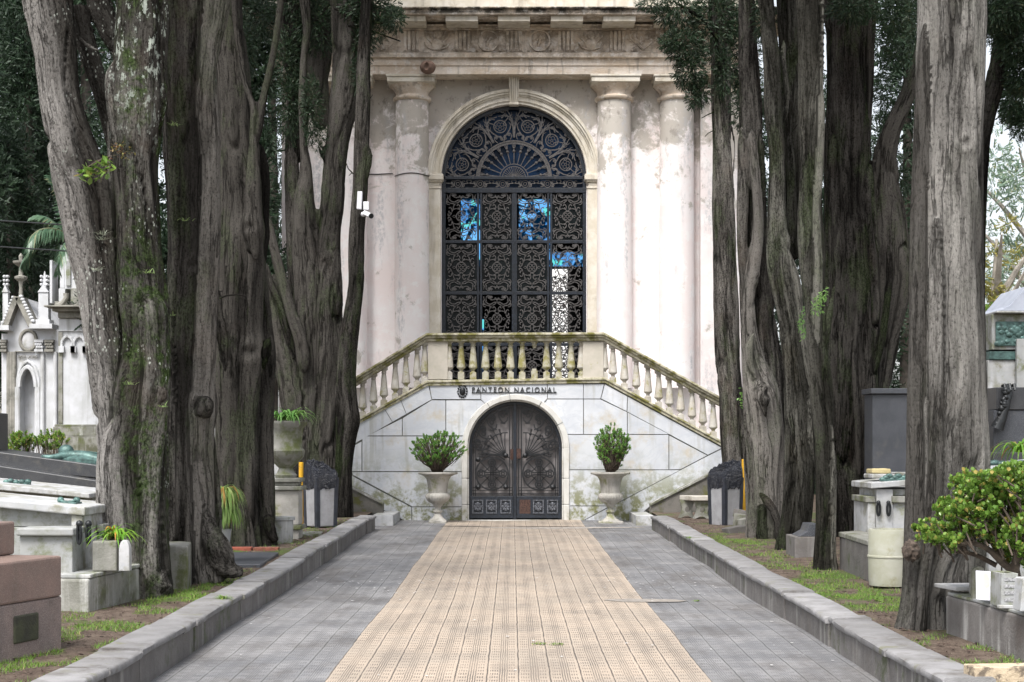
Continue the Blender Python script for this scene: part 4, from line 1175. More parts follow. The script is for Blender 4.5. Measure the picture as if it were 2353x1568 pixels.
def trunk(root, D, stems, m, vox=.03, amp=1.0, seed=0, name='trunk', knots=(), flute=1.0):
    """stems: dicts p=[(x,y,w)...] top or bottom first; dy = depth offset(s); rd = depth ratio"""
    raw = MB(); cs = []
    for k, s in enumerate(stems):
        dd = s.get('dy', 0)
        if not isinstance(dd, (list, tuple)): dd = [dd] * len(s['p'])
        P3 = []
        for (x, y, w), dq in zip(s['p'], dd):
            Dq = D + dq
            P3.append((X(x, Dq), Dq, Z(y, Dq), w / 2 * Dq / FPX))
        L = sum(math.dist(P3[i][:3], P3[i + 1][:3]) for i in range(len(P3) - 1))
        n = max(6, int(L / .12))
        sp = spline(P3, n)
        ys = [q[1] for q in s['p']]
        if not s.get('cut'):
            kk_ = max(3, int(.35 / (L / n)))
            for e in range(min(kk_, n // 3)):
                f_ = .25 + .75 * math.sin(PI / 2 * e / kk_)
                if 20 < ys[0] < 1160: sp[e][3] *= f_
                if 20 < ys[-1] < 1160: sp[n - 1 - e][3] *= f_
        rd = s.get('rd', .9)
        nn = 20
        vs = []; fs = []
        for i, q in enumerate(sp):
            t = sp[min(i + 1, n - 1)][:3] - sp[max(i - 1, 0)][:3]; t /= np.linalg.norm(t) + 1e-9
            a = np.array([1., 0, 0]) - t * t[0]; a /= np.linalg.norm(a)
            b = np.cross(t, a)
            r = max(q[3], .006)
            for j in range(nn):
                an = 2 * PI * j / nn
                vs.append(tuple(q[:3] + a * math.cos(an) * r + b * math.sin(an) * r * rd))
        for i in range(n - 1):
            for j in range(nn):
                fs.append((i * nn + j, i * nn + (j + 1) % nn, (i + 1) * nn + (j + 1) % nn, (i + 1) * nn + j))
        fs.append(tuple(range(nn - 1, -1, -1))); fs.append(tuple((n - 1) * nn + j for j in range(nn)))
        raw.add(vs, fs)
        cs.append((sp, k))
    me = raw.mesh("raw")
    bm = bmesh.new(); bm.from_mesh(me); bmesh.ops.recalc_face_normals(bm, faces=bm.faces); bm.to_mesh(me); bm.free()
    o = bpy.data.objects.new("raw", me); COL.objects.link(o)
    r = o.modifiers.new("r", 'REMESH'); r.mode = 'VOXEL'; r.voxel_size = vox; r.use_smooth_shade = True
    s_ = o.modifiers.new("s", 'SMOOTH'); s_.iterations = 3; s_.factor = .5
    bpy.context.view_layer.update()
    nm = bpy.data.meshes.new_from_object(o.evaluated_get(bpy.context.evaluated_depsgraph_get()))
    bpy.data.objects.remove(o)
    N = len(nm.vertices)
    co = np.empty(N * 3); nm.vertices.foreach_get('co', co); co = co.reshape(-1, 3)
    no = np.empty(N * 3); nm.vertices.foreach_get('normal', no); no = no.reshape(-1, 3)
    own = np.zeros(N); best = np.full(N, 1e9); loc = np.zeros((N, 3)); rad = np.full(N, .3)
    for sp, k in cs:
        fine = spline(sp, len(sp) * 3)
        for i0 in range(0, len(fine)):
            q = fine[i0]
            d = co - q[:3]; d2 = np.sqrt((d ** 2).sum(1)) / max(q[3], .02)
            mk = d2 < best
            best[mk] = d2[mk]
            lk = d[mk].copy(); lk[:, 2] = co[mk][:, 2]; lk[:, 0] += k * 3.1
            loc[mk] = lk; rad[mk] = q[3]; own[mk] = k
    off = np.array([seed * 7.3, seed * 3.1, seed * 1.7])
    L = loc + off
    wv = np.stack([vnoise(L * [1.5, 1.5, .8], 5), vnoise(L * [1.5, 1.5, .8], 6), vnoise(L * [1, 1, 1], 7) * 0], 1)
    W = L + wv * .06
    big = vnoise(W * [4.2, 4.2, .55], 1 + seed)
    ridge = 1 - np.abs(vnoise(W * [8, 8, .7], 2 + seed)) * 2
    med = vnoise(W * [14, 14, 1.6], 3 + seed)
    fin = vnoise(W * [38, 38, 4], 4 + seed) * .6 + vnoise(W * [60, 60, 9], 9 + seed) * .4
    lump = vnoise(L * [2.2, 2.2, 1.3], 8 + seed)
    rs = np.clip(rad / .3, .15, 1.3)
    crs = vnoise(W * [5.2, 5.2, .42], 12 + seed)
    disp = amp * rs * (.038 * flute * big + .026 * flute * ridge + .015 * med + .008 * fin + .024 * lump - .065 * flute * np.exp(-(crs / .055) ** 2))
    # root buttresses flare a little
    for (kx, ky, kr) in knots:
        kd = D - .0
        c = np.array([X(kx, kd), kd, Z(ky, kd)]); dd = np.sqrt(((co[:, [0, 2]] - c[[0, 2]]) ** 2).sum(1)); front = no[:, 1] < .2
        R_ = kr * kd / FPX
        disp += np.where(front, np.exp(-(dd / R_) ** 2) * R_ * .35 - np.exp(-(dd / (R_ * .4)) ** 2) * R_ * .45, 0)
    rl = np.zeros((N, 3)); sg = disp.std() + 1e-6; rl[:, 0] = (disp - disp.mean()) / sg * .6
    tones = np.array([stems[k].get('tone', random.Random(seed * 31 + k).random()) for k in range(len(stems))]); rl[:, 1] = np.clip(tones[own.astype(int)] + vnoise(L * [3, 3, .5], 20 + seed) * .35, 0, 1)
    co2 = co + no * disp[:, None]
    nm.vertices.foreach_set('co', co2.ravel())
    at = nm.attributes.new('bark', 'FLOAT_VECTOR', 'POINT'); at.data.foreach_set('vector', L.ravel())
    at = nm.attributes.new('relief', 'FLOAT_VECTOR', 'POINT'); at.data.foreach_set('vector', rl.ravel())
    for p in nm.polygons: p.use_smooth = True
    nm.update()
    return link_mesh(name, nm, m, root)

def sprays(mb, c, rad, n, size, rnd, droop=.35, shell=.55, mi=0, up=0):
    """leaf sprays in an ellipsoid: little narrow leaves, three or four to a twig"""
    for _ in range(n):
        while True:
            d = Vector((rnd.gauss(0, 1), rnd.gauss(0, 1), rnd.gauss(0, 1)))
            if d.length > .1: break
        d.normalize(); r = shell + (1 - shell) * rnd.random() if rnd.random() < .8 else rnd.random()
        p = Vector((c[0] + d.x * rad[0] * r, c[1] + d.y * rad[1] * r, c[2] + d.z * rad[2] * r))
        dirv = (d + Vector((rnd.gauss(0, .5), rnd.gauss(0, .5), rnd.gauss(0, .5) - droop + up))).normalized()
        L = size * rnd.uniform(.6, 1.5)
        side = dirv.orthogonal().normalized(); side = Matrix.Rotation(rnd.random() * 2 * PI, 3, dirv) @ side
        for k in range(3):
            t = k / 3.0
            for sg in (-1, 1):
                b = p + dirv * L * t
                tip = b + (dirv * .9 + side * sg * .65).normalized() * L * .55
                w = side.cross(dirv).normalized() * L * .10 + dirv * L * .06
                v0 = len(mb.v)
                mb.v.extend([tuple(b - w * .5), tuple((b + tip) / 2 + w * 1.1), tuple(tip), tuple((b + tip) / 2 - w * 1.1)])
                mb.f.append((v0, v0 + 1, v0 + 2, v0 + 3)); mb.mi.append(mi)

def clump(mb, x, y, D, rx, ry, rnd, n=200, size=.09, dd=.35, **kw):
    s = D / FPX
    sprays(mb, (X(x, D), D, Z(y, D)), (rx * s, max(.2, rx * s * dd * 2), ry * s), n, size, rnd, **kw)

def crown_top(mb, cx, cy, z0, z1, r, rnd, n=60, size=.15):
    for _ in range(n * 2):
        a = rnd.random() * 2 * PI; t = rnd.random(); rr = r * math.sqrt(rnd.random()) * (1 - .5 * t)
        sprays(mb, (cx + rr * math.cos(a), cy + rr * math.sin(a), z0 + (z1 - z0) * t), (.5, .5, .8), 70, size, rnd, droop=-.2)

def tree(label, D, basex, basey, stems, m, clumps=(), crown=None, twigs=(), seed=0, name='cypress_tree', group='old cypress trees along the avenue', **kw):
    rnd = random.Random(seed + 100)
    gz_ = Z(basey, D)
    root = empty(name, (X(basex, D), D, gz_), label, 'tree', group)
    trunk(root, D, stems, m, seed=seed, **kw)
    fo = MB()
    for c in clumps: clump(fo, *c[:3], c[3], c[4], rnd, n=int(c[5] * 2.6), size=(c[6] if len(c) > 6 else .09) * .62)
    zc = EYE + 1100 * D / FPX + 1.0
    if crown: crown_top(fo, X(crown[0], D), D + crown[1], max(crown[2], zc), max(crown[3], zc + 3.5), crown[4], rnd, crown[5], size=.10 if D < 18 else .15)
    if fo.v: fo.build('crown', M['foliage'], root)
    tb = MB()
    for (pts, r) in twigs: tb.tube([(X(x, D + d), D + d, Z(y, D + d)) for x, y, d in pts], [r * (1 - .6 * i / len(pts)) for i in range(len(pts))], 6)
    if tb.v: tb.build('branch', M['bark_dark'] if not kw.get('ptw') else m, root, smooth=True)
    return root

T = -260    # y of the tops of the trunks, above the picture
# ---- left side, front to back
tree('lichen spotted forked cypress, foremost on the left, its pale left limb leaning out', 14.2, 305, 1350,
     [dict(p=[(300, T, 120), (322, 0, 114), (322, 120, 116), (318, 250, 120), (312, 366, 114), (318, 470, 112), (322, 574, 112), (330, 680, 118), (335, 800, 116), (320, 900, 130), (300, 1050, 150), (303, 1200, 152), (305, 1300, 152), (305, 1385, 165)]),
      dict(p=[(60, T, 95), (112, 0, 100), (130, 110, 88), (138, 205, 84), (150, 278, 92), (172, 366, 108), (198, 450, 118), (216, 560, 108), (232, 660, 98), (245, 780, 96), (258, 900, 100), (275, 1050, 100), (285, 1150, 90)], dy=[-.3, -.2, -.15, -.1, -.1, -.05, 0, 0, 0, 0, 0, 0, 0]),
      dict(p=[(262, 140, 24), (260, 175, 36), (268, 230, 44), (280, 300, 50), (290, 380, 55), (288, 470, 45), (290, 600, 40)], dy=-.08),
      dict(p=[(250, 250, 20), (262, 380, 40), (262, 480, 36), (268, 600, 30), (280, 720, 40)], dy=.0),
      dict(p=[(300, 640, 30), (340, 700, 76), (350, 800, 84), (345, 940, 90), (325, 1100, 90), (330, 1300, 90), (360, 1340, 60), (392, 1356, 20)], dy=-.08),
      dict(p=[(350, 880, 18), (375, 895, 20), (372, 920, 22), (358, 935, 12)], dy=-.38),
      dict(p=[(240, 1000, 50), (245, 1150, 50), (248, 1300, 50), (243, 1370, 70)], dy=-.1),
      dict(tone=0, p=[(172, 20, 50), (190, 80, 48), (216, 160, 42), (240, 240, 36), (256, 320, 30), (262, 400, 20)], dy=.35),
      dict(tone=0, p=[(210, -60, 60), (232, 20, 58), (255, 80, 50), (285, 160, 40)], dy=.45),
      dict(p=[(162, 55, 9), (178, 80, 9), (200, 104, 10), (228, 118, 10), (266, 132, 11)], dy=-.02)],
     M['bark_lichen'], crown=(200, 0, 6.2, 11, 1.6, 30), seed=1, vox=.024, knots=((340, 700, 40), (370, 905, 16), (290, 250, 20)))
tree('broad grey brown fluted cypress with a knot, second on the left behind the lichened one', 15.7, 450, 1325,
     [dict(tone=.25, p=[(430, T, 110), (430, 0, 105), (432, 200, 105), (435, 400, 112), (438, 600, 112), (430, 800, 112), (430, 1000, 110), (440, 1200, 118), (440, 1345, 135)]),
      dict(tone=1, p=[(520, T, 50), (500, 0, 58), (482, 110, 48), (474, 220, 52), (478, 300, 55), (482, 400, 50), (478, 550, 58), (472, 682, 56), (465, 850, 58), (458, 1000, 62), (466, 1150, 62), (468, 1260, 70), (480, 1345, 90)], dy=-.12),
      dict(p=[(400, 700, 50), (398, 900, 48), (400, 1100, 48), (402, 1340, 50)], dy=-.12),
      dict(p=[(466, 1150, 60), (486, 1240, 66), (505, 1285, 62), (528, 1308, 44), (560, 1316, 22)], dy=-.2),
      dict(p=[(455, 920, 30), (470, 935, 40), (484, 955, 24)], dy=-.25)],
     M['bark'], crown=(450, 0, 6.6, 11, 1.7, 30), seed=2, vox=.027, knots=((450, 615, 26), (465, 935, 28), (478, 960, 14)))
tree('dark brown cypress with two thin limbs crossing above, third on the left', 20.6, 560, 1258,
     [dict(p=[(530, T, 70), (528, 0, 62), (532, 100, 66), (538, 220, 76), (545, 330, 84), (552, 440, 96), (555, 560, 96), (553, 680, 98), (548, 800, 96), (545, 950, 86), (545, 1100, 84), (550, 1200, 84), (555, 1275, 96)]),
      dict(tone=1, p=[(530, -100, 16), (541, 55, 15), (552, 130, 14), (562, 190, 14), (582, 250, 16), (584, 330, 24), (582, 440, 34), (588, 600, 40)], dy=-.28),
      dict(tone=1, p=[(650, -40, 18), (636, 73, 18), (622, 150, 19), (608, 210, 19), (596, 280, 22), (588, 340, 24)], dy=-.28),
      dict(p=[(500, 660, 20), (502, 720, 22), (512, 770, 30), (520, 850, 34)], dy=-.2),
      dict(tone=.9, p=[(595, 560, 30), (600, 680, 40), (606, 800, 50), (608, 900, 46), (606, 1000, 44), (608, 1100, 44), (612, 1180, 42), (616, 1262, 46)], dy=.25),
      dict(p=[(616, 1190, 26), (622, 1220, 26), (636, 1246, 14)], dy=.1),
      dict(tone=0, p=[(598, 330, 30), (600, 420, 40), (598, 520, 40), (598, 640, 36)], dy=.4),
      dict(p=[(624, 770, 18), (612, 800, 24), (606, 850, 30)], dy=-.02)],
     M['bark_dark'], crown=(560, 0, 7.2, 13, 1.8, 30), clumps=((560, 110, 21.2, 34, 90, 160, .10), (600, 40, 21.4, 40, 60, 160, .10), (610, 480, 21.6, 10, 60, 60, .08)), seed=3, vox=.03,
     twigs=(([(505, 686, -.5), (520, 680, -.6), (545, 677, -.65), (565, 682, -.62), (570, 705, -.6), (568, 740, -.58), (560, 770, -.56)], .012),), knots=((575, 810, 34), (585, 530, 24), (572, 800, 10)))
tree('large dark cypress splitting into several near black limbs, left of the staircase', 28.6, 727, 1178,
     [dict(p=[(790, T, 80), (800, 0, 78), (798, 150, 72), (790, 230, 66), (778, 300, 56), (770, 366, 52), (764, 458, 56), (757, 520, 52), (750, 600, 62), (745, 700, 84), (742, 800, 90), (735, 950, 88), (727, 1100, 90), (727, 1195, 100)]),
      dict(tone=1, p=[(690, -80, 34), (705, 60, 22), (698, 128, 16), (694, 238, 16), (698, 330, 18), (703, 385, 26), (700, 480, 50), (704, 574, 64), (712, 660, 74), (716, 780, 80), (715, 900, 82), (714, 1050, 70), (712, 1190, 66)], dy=-.05),
      dict(p=[(668, 330, 30), (672, 430, 36), (680, 520, 44), (690, 600, 60), (700, 700, 70)], dy=.3),
      dict(p=[(680, -100, 80), (690, 100, 90), (690, 200, 60), (680, 300, 50), (676, 380, 40)], dy=.9),
      dict(p=[(745, -60, 70), (738, 60, 60), (730, 200, 50), (740, 300, 30)], dy=.7),
      dict(tone=1, p=[(612, 480, 18), (628, 560, 22), (648, 640, 24), (668, 710, 26), (692, 790, 30), (700, 860, 34)], dy=-.55),
      dict(p=[(612, 600, 14), (622, 650, 16), (640, 690, 18), (656, 740, 22), (680, 820, 30)], dy=-.3),
      dict(tone=1, p=[(628, 630, 30), (640, 720, 44), (660, 820, 60), (680, 920, 70), (695, 1040, 60), (702, 1180, 60)], dy=-.1),
      dict(p=[(728, 315, 7), (733, 340, 8), (742, 362, 10), (752, 380, 14)], dy=-.1),
      dict(p=[(725, 300, 5), (735, 330, 6), (742, 352, 8)], dy=0),
      dict(p=[(780, 658, 13), (780, 680, 16), (776, 705, 26), (765, 760, 40)], dy=-.15)],
     M['bark_dark'], crown=(740, 0, 8.3, 15, 2.2, 40),
     clumps=((715, 250, 28.3, 24, 90, 260, .10), (668, 250, 28.9, 30, 90, 300, .11), (660, 140, 29.0, 30, 80, 220, .11), (735, 60, 28.9, 60, 70, 300, .12), (690, 0, 29.0, 60, 50, 260, .12), (850, 20, 28.3, 70, 42, 420, .12), (905, 45, 28.0, 28, 30, 130, .10), (830, 90, 28.4, 26, 70, 180, .10), (860, 80, 28.2, 30, 22, 80, .09), (740, 320, 28.4, 16, 40, 70, .08), (800, 250, 28.9, 14, 45, 70, .08)), seed=4, vox=.033, flute=.8,
     twigs=(([(770, 20, -.3), (830, 40, -.4), (890, 60, -.5)], .03), ([(800, 60, -.3), (850, 70, -.4), (920, 95, -.5)], .02)))
tree('slim dark cypress with cut stubs carrying a security camera, nearest the left balustrade', 28.0, 790, 1183,
     [dict(p=[(840, T, 36), (842, 0, 32), (838, 100, 30), (835, 220, 32), (831, 330, 33), (828, 440, 35), (820, 550, 40), (818, 650, 38), (810, 721, 40), (800, 800, 44), (796, 880, 44), (800, 929, 42), (802, 969, 50), (796, 1012, 48), (790, 1090, 42), (788, 1195, 48)]),
      dict(p=[(848, 336, 13), (849, 352, 15), (845, 385, 18), (836, 430, 26)], dy=-.05),
      dict(p=[(775, 870, 16), (782, 950, 26), (785, 1050, 30), (785, 1190, 36)], dy=.02)],
     M['bark_dark'], crown=(840, 0, 8.6, 14, 1.2, 18), clumps=((842, 80, 28.2, 22, 70, 130, .09), (822, 170, 28.3, 12, 50, 60, .09)), seed=5, vox=.03, flute=.7,
     twigs=(([(812, 400, -.1), (800, 388, -.15), (796, 376, -.15)], .012), ([(808, 398, -.1), (802, 404, -.12)], .008), ([(850, 228, -.1), (856, 218, -.1)], .008)))
# ---- right side
tree('slender grey cypress trunk nearest the right balustrade, behind the litter bin', 28.6, 1690, 1165,
     [dict(p=[(1640, T, 60), (1650, 0, 52), (1655, 120, 46), (1656, 220, 44), (1659, 330, 42), (1663, 460, 48), (1664, 574, 50), (1666, 682, 52), (1671, 814, 54), (1678, 896, 54), (1682, 950, 58), (1686, 1050, 56), (1690, 1190, 62)]),
      dict(p=[(1690, 760, 14), (1694, 850, 18), (1700, 950, 24), (1704, 1060, 24), (1708, 1185, 28)], dy=.05),
      dict(p=[(1676, 260, 5), (1682, 300, 7), (1688, 340, 6), (1684, 420, 7), (1690, 470, 9)], dy=.2)],
     M['bark'], crown=(1650, 0, 8.2, 14, 1.4, 24),
     clumps=((1560, 30, 28.2, 60, 34, 260, .12), (1500, 8, 28.0, 38, 18, 110, .10), (1575, 110, 28.1, 48, 44, 330, .11), (1585, 165, 28.1, 40, 46, 300, .11), (1545, 95, 28.0, 34, 26, 150, .10), (1610, 210, 28.2, 22, 40, 160, .10), (1592, 225, 28.1, 16, 26, 60, .09), (1640, 60, 28.4, 60, 90, 480, .12), (1700, 120, 28.9, 50, 90, 420, .12), (1720, 200, 28.8, 34, 70, 320, .11), (1665, 170, 28.3, 24, 60, 160, .1), (1740, 250, 29.0, 20, 55, 150, .10), (1690, 30, 28.6, 60, 60, 300, .12)), seed=6, vox=.033, flute=.7,
     twigs=(([(1640, 258, -.1), (1626, 264, -.2), (1612, 272, -.25)], .012), ([(1640, 300, -.1), (1628, 306, -.2), (1620, 314, -.2)], .01), ([(1650, 90, -.2), (1610, 40, -.3), (1560, 10, -.5)], .04)))
tree('pale knotted cypress with bleached twin stems, second on the right with a hollow root', 22.6, 1757, 1236,
     [dict(tone=0, p=[(1716, -120, 40), (1718, 60, 42), (1722, 180, 46), (1726, 300, 54), (1732, 500, 60), (1738, 700, 60), (1742, 850, 50)], dy=.35),
      dict(tone=1, p=[(1727, 293, 14), (1730, 330, 22), (1738, 420, 26), (1742, 520, 28), (1734, 600, 30), (1722, 680, 30), (1722, 760, 34), (1732, 830, 46), (1748, 900, 70), (1760, 1000, 72), (1764, 1100, 66), (1768, 1180, 60), (1772, 1245, 44)]),
      dict(p=[(1704, 290, 20), (1708, 400, 26), (1706, 520, 24), (1708, 640, 22), (1712, 760, 24), (1720, 860, 30), (1728, 1000, 40), (1734, 1120, 42), (1732, 1190, 36), (1728, 1248, 30)], dy=.1),
      dict(tone=.2, p=[(1748, 300, 16), (1752, 420, 18), (1752, 520, 20), (1757, 600, 34), (1760, 680, 46), (1758, 760, 60), (1768, 860, 66), (1776, 960, 60), (1780, 1080, 44), (1785, 1200, 30)], dy=.2),
      dict(tone=1, p=[(1735, 760, 18), (1722, 790, 22), (1722, 830, 20), (1738, 870, 30)], dy=-.2),
      dict(p=[(1755, 880, 24), (1752, 910, 24), (1760, 960, 26)], dy=-.32),
      dict(p=[(1744, 1130, 16), (1752, 1140, 18), (1770, 1160, 20), (1786, 1190, 18), (1790, 1240, 22)], dy=-.3),
      dict(p=[(1752, 1170, 22), (1750, 1245, 26)], dy=-.12)],
     M['bark'], crown=None, clumps=((1705, 250, 23.2, 26, 60, 120, .09),), seed=7, vox=.028, knots=((1752, 905, 22), (1738, 640, 14), (1742, 1165, 10)))
tree('olive tinted cypress with a sinuous grey limb, third on the right', 20.0, 1806, 1267,
     [dict(tone=0, p=[(1818, T, 60), (1816, 0, 58), (1818, 200, 50), (1822, 420, 44), (1824, 600, 40)], dy=.6),
      dict(p=[(1740, T, 50), (1758, -20, 40), (1765, 37, 36), (1778, 165, 42), (1779, 256, 46), (1786, 366, 42), (1784, 476, 44), (1786, 560, 50), (1796, 640, 56), (1812, 720, 52), (1822, 800, 52), (1832, 880, 60), (1840, 980, 60), (1848, 1100, 50), (1846, 1200, 40), (1842, 1262, 34)]),
      dict(p=[(1800, 600, 40), (1818, 680, 46), (1828, 780, 50), (1834, 900, 60), (1832, 1000, 56), (1822, 1100, 42), (1814, 1180, 40), (1805, 1240, 44), (1802, 1285, 54)], dy=.05),
      dict(p=[(1792, 130, 14), (1803, 90, 12), (1800, 150, 16), (1808, 210, 18), (1806, 280, 18)], dy=.1),
      dict(tone=1, p=[(1806, 560, 16), (1824, 620, 20), (1834, 670, 22), (1840, 720, 16), (1848, 790, 18), (1860, 860, 20), (1866, 900, 24)], dy=-.3),
      dict(p=[(1852, 880, 24), (1866, 960, 34), (1872, 1020, 34), (1880, 1080, 30)], dy=-.1),
      dict(p=[(1812, 300, 22), (1818, 400, 22), (1820, 500, 26), (1822, 560, 30)], dy=.4)],
     M['bark_green'], crown=(1780, 0, 7.0, 12, 1.4, 24), clumps=((1810, 30, 20.8, 30, 40, 130, .09), (1752, 40, 20.8, 24, 60, 120, .09)), seed=8, vox=.027,
     twigs=(([(1822, 300, -.3), (1834, 285, -.35), (1842, 268, -.35)], .008),), knots=((1817, 552, 14), (1838, 735, 14), (1850, 1000, 12)))
tree('narrow olive grey cypress with a pale outer stem and splayed foot, fourth on the right', 17.3, 1897, 1305,
     [dict(tone=.1, p=[(1850, T, 66), (1860, 0, 60), (1862, 120, 56), (1860, 256, 54), (1860, 400, 50), (1862, 517, 54), (1868, 620, 56), (1872, 720, 44), (1878, 800, 46), (1888, 900, 52), (1894, 1000, 50), (1897, 1100, 46), (1897, 1200, 46), (1895, 1270, 52), (1895, 1325, 70)]),
      dict(tone=1, p=[(1888, -60, 14), (1888, 60, 12), (1885, 200, 15), (1886, 256, 20), (1884, 340, 24), (1876, 460, 30), (1876, 560, 30), (1878, 640, 30), (1876, 720, 26), (1880, 800, 22)], dy=-.08),
      dict(p=[(1918, 640, 10), (1910, 700, 12), (1900, 760, 16), (1893, 820, 20)], dy=-.05),
      dict(p=[(1912, 980, 10), (1914, 1100, 16), (1914, 1250, 16), (1916, 1320, 20)], dy=-.1)],
     M['bark_green'], crown=(1870, 0, 6.9, 11, 1.2, 20), seed=9, vox=.025, knots=((1880, 600, 10), (1890, 900, 10)))
tree('widest dark cypress on the right, a diagonal limb rising beside the massive pale trunk', 22.9, 1955, 1232,
     [dict(p=[(1945, T, 110), (1945, 0, 104), (1948, 220, 106), (1950, 366, 106), (1952, 520, 108), (1955, 700, 124), (1950, 850, 132), (1945, 1000, 120), (1948, 1120, 96), (1955, 1200, 86), (1958, 1250, 100)]),
      dict(p=[(2130, 60, 30), (2112, 140, 36), (2085, 220, 44), (2050, 300, 50), (2034, 366, 56), (2035, 440, 70), (2038, 540, 86), (2038, 640, 90), (2020, 760, 80), (2000, 880, 76), (1985, 1000, 62), (1982, 1100, 52), (1984, 1245, 60)], dy=.1),
      dict(p=[(2000, -60, 40), (1992, 60, 40), (1990, 180, 36), (1986, 300, 34), (1985, 420, 30)], dy=-.1),
      dict(tone=.9, p=[(2066, 560, 50), (2076, 640, 40), (2068, 720, 30), (2048, 800, 24), (2034, 900, 22), (2024, 1000, 18), (2016, 1090, 14), (2005, 1180, 12)], dy=-.05),
      dict(p=[(2040, 560, 16), (2044, 640, 18), (2030, 760, 20), (2010, 860, 20)], dy=-.35),
      dict(tone=1, p=[(1960, 800, 14), (1966, 900, 16), (1972, 1000, 16), (1975, 1100, 20)], dy=-.5),
      dict(p=[(1918, 900, 26), (1922, 1100, 30), (1928, 1245, 40)], dy=-.1)],
     M['bark_dark'], crown=(1970, 0, 7.4, 12, 2.0, 36), clumps=((1960, 20, 22.0, 60, 34, 260, .10), (2060, 40, 22.3, 50, 50, 260, .10), (2060, 100, 22.9, 34, 60, 180, .09), (2030, 220, 23.6, 16, 90, 150, .08), (2072, 420, 23.8, 14, 40, 90, .08)), seed=10, vox=.03,
     twigs=(([(1962, 160, -1.3), (1964, 195, -1.35), (1955, 215, -1.4), (1946, 228, -1.4), (1942, 240, -1.4)], .010),), knots=((1982, 835, 12), (1970, 520, 20)))
tree('massive pale grey cypress trunk with a dark burl, foremost on the right', 11.8, 2130, 1440,
     [dict(p=[(2190, T, 150), (2188, 0, 152), (2183, 120, 150), (2180, 256, 150), (2178, 440, 156), (2178, 574, 160), (2180, 760, 166), (2182, 900, 170), (2180, 1080, 180), (2170, 1200, 150), (2150, 1300, 110), (2140, 1400, 104), (2136, 1470, 120)]),
      dict(p=[(2125, 60, 40), (2122, 256, 44), (2116, 440, 46), (2114, 620, 46), (2112, 800, 46), (2108, 1000, 50), (2104, 1150, 52), (2100, 1280, 50), (2094, 1380, 50), (2082, 1465, 66)], dy=-.1),
      dict(p=[(2238, 60, 44), (2234, 300, 48), (2236, 600, 50), (2242, 900, 52), (2250, 1080, 54), (2246, 1220, 50), (2238, 1340, 46), (2236, 1440, 50)], dy=.05),
      dict(p=[(2150, 500, 30), (2150, 800, 34), (2150, 1050, 36), (2140, 1200, 34), (2124, 1330, 30), (2112, 1470, 36)], dy=-.24),
      dict(p=[(2204, 800, 40), (2206, 1100, 60), (2205, 1300, 60), (2200, 1440, 60)], dy=.0)],
     M['bark_pale'], crown=(2200, 0, 5.2, 9, 1.3, 20), seed=11, vox=.02, amp=.7, flute=.8, knots=((2205, 1075, 12), (2200, 340, 26)), clumps=((2100, 60, 12.6, 16, 120, 90, .06),))
# burl, as its own thing's part is simpler: a lump on the foremost right trunk
from mathutils import noise as mn
rt_ = [o for o in bpy.data.objects if o.name.startswith('cypress_tree') and o.get('label', '').startswith('massive')][0]
burl = MB(); burl.sphere((X(2090, 11.55), 11.50, Z(1266, 11.55)), .066, 48, 32, (1, 1, 1.12))
for i in range(len(burl.v)):
    v = Vector(burl.v[i]); cc = Vector((X(2090, 11.55), 11.50, Z(1266, 11.55))); dn = (v - cc).normalized()
    burl.v[i] = tuple(v + dn * (mn.noise(v * 34) * .020 + mn.noise(v * 90) * .008))
burl.build('burl', plain("rough_burl_bark", (.085, .065, .052), .95, .6, 40, 0, .8), rt_, smooth=True)
tree('dark leaning cypress limb with hanging foliage at the top right corner', 14.5, 2290, 1290,
     [dict(p=[(2350, -160, 56), (2325, 0, 50), (2302, 117, 44), (2284, 200, 40), (2262, 290, 40), (2245, 420, 50), (2236, 700, 56), (2232, 1000, 56), (2230, 1310, 70)])],
     M['bark_dark'], clumps=((2310, 20, 14.0, 60, 50, 380, .08), (2335, 90, 14.2, 50, 60, 380, .08), (2345, 170, 14.4, 34, 50, 300, .08), (2320, 60, 14.8, 60, 60, 380, .08), (2330, 240, 15.0, 30, 50, 240, .08), (2345, 290, 15.0, 20, 30, 110, .07), (2280, 40, 14.2, 30, 40, 130, .07), (2318, 215, 15.4, 24, 60, 160, .07)), seed=12, vox=.03, crown=(2380, 0, 6.2, 10, 1.4, 20))

# ---- farther conifers that close the view on the left and behind
def conifer(x, D, w, h, ybase, label, nclump, seed, m='foliage_far', low=None, grp='dark conifers beyond the tombs', sz=.14):
    rnd = random.Random(seed); low = (3.0 if 'beyond' in grp else .3) if low is None else low; root = empty('conifer_tree', (X(x, D), D, .2), label, 'tree', grp)
    tb = MB(); tb.tube([(X(x, D), D, .1), (X(x, D) + .1, D, h * .5), (X(x, D), D, h)], [.22, .16, .04], 10); tb.build('trunk', M['bark_plain'], root, smooth=True)
    fo = MB()
    for _ in range(nclump):
        t = rnd.random() ** .9; r = w * (1 - t * .75) * math.sqrt(rnd.random()); a = rnd.random() * 2 * PI
        sprays(fo, (X(x, D) + r * math.cos(a), D + r * math.sin(a), low + (h - low) * t), (w * .28, w * .28, w * .38), 100, sz, rnd, droop=-.1)
    fo.build('crown', M[m], root)

conifer(-40, 42, 2.4, 15, 0, 'tall dark conifer at the far left edge behind the chapel', 120, 1)
conifer(90, 45, 2.0, 16, 0, 'tall dark conifer behind the gothic chapel gable', 120, 2)
conifer(190, 40, 1.6, 17, 0, 'dark conifer seen between the limbs of the foremost left tree', 90, 3)
conifer(20, 36, 1.4, 8.5, 0, 'lighter green conifer rising left of the pale leaning limb', 70, 4)
conifer(620, 44, 1.4, 16, 0, 'dark conifer seen between the dark trunks left of the staircase', 80, 5)
WORN += [M['oldstone'], M['greymarble'], M['whitemarble'], M['roughgranite'], M['pinkgranite']]
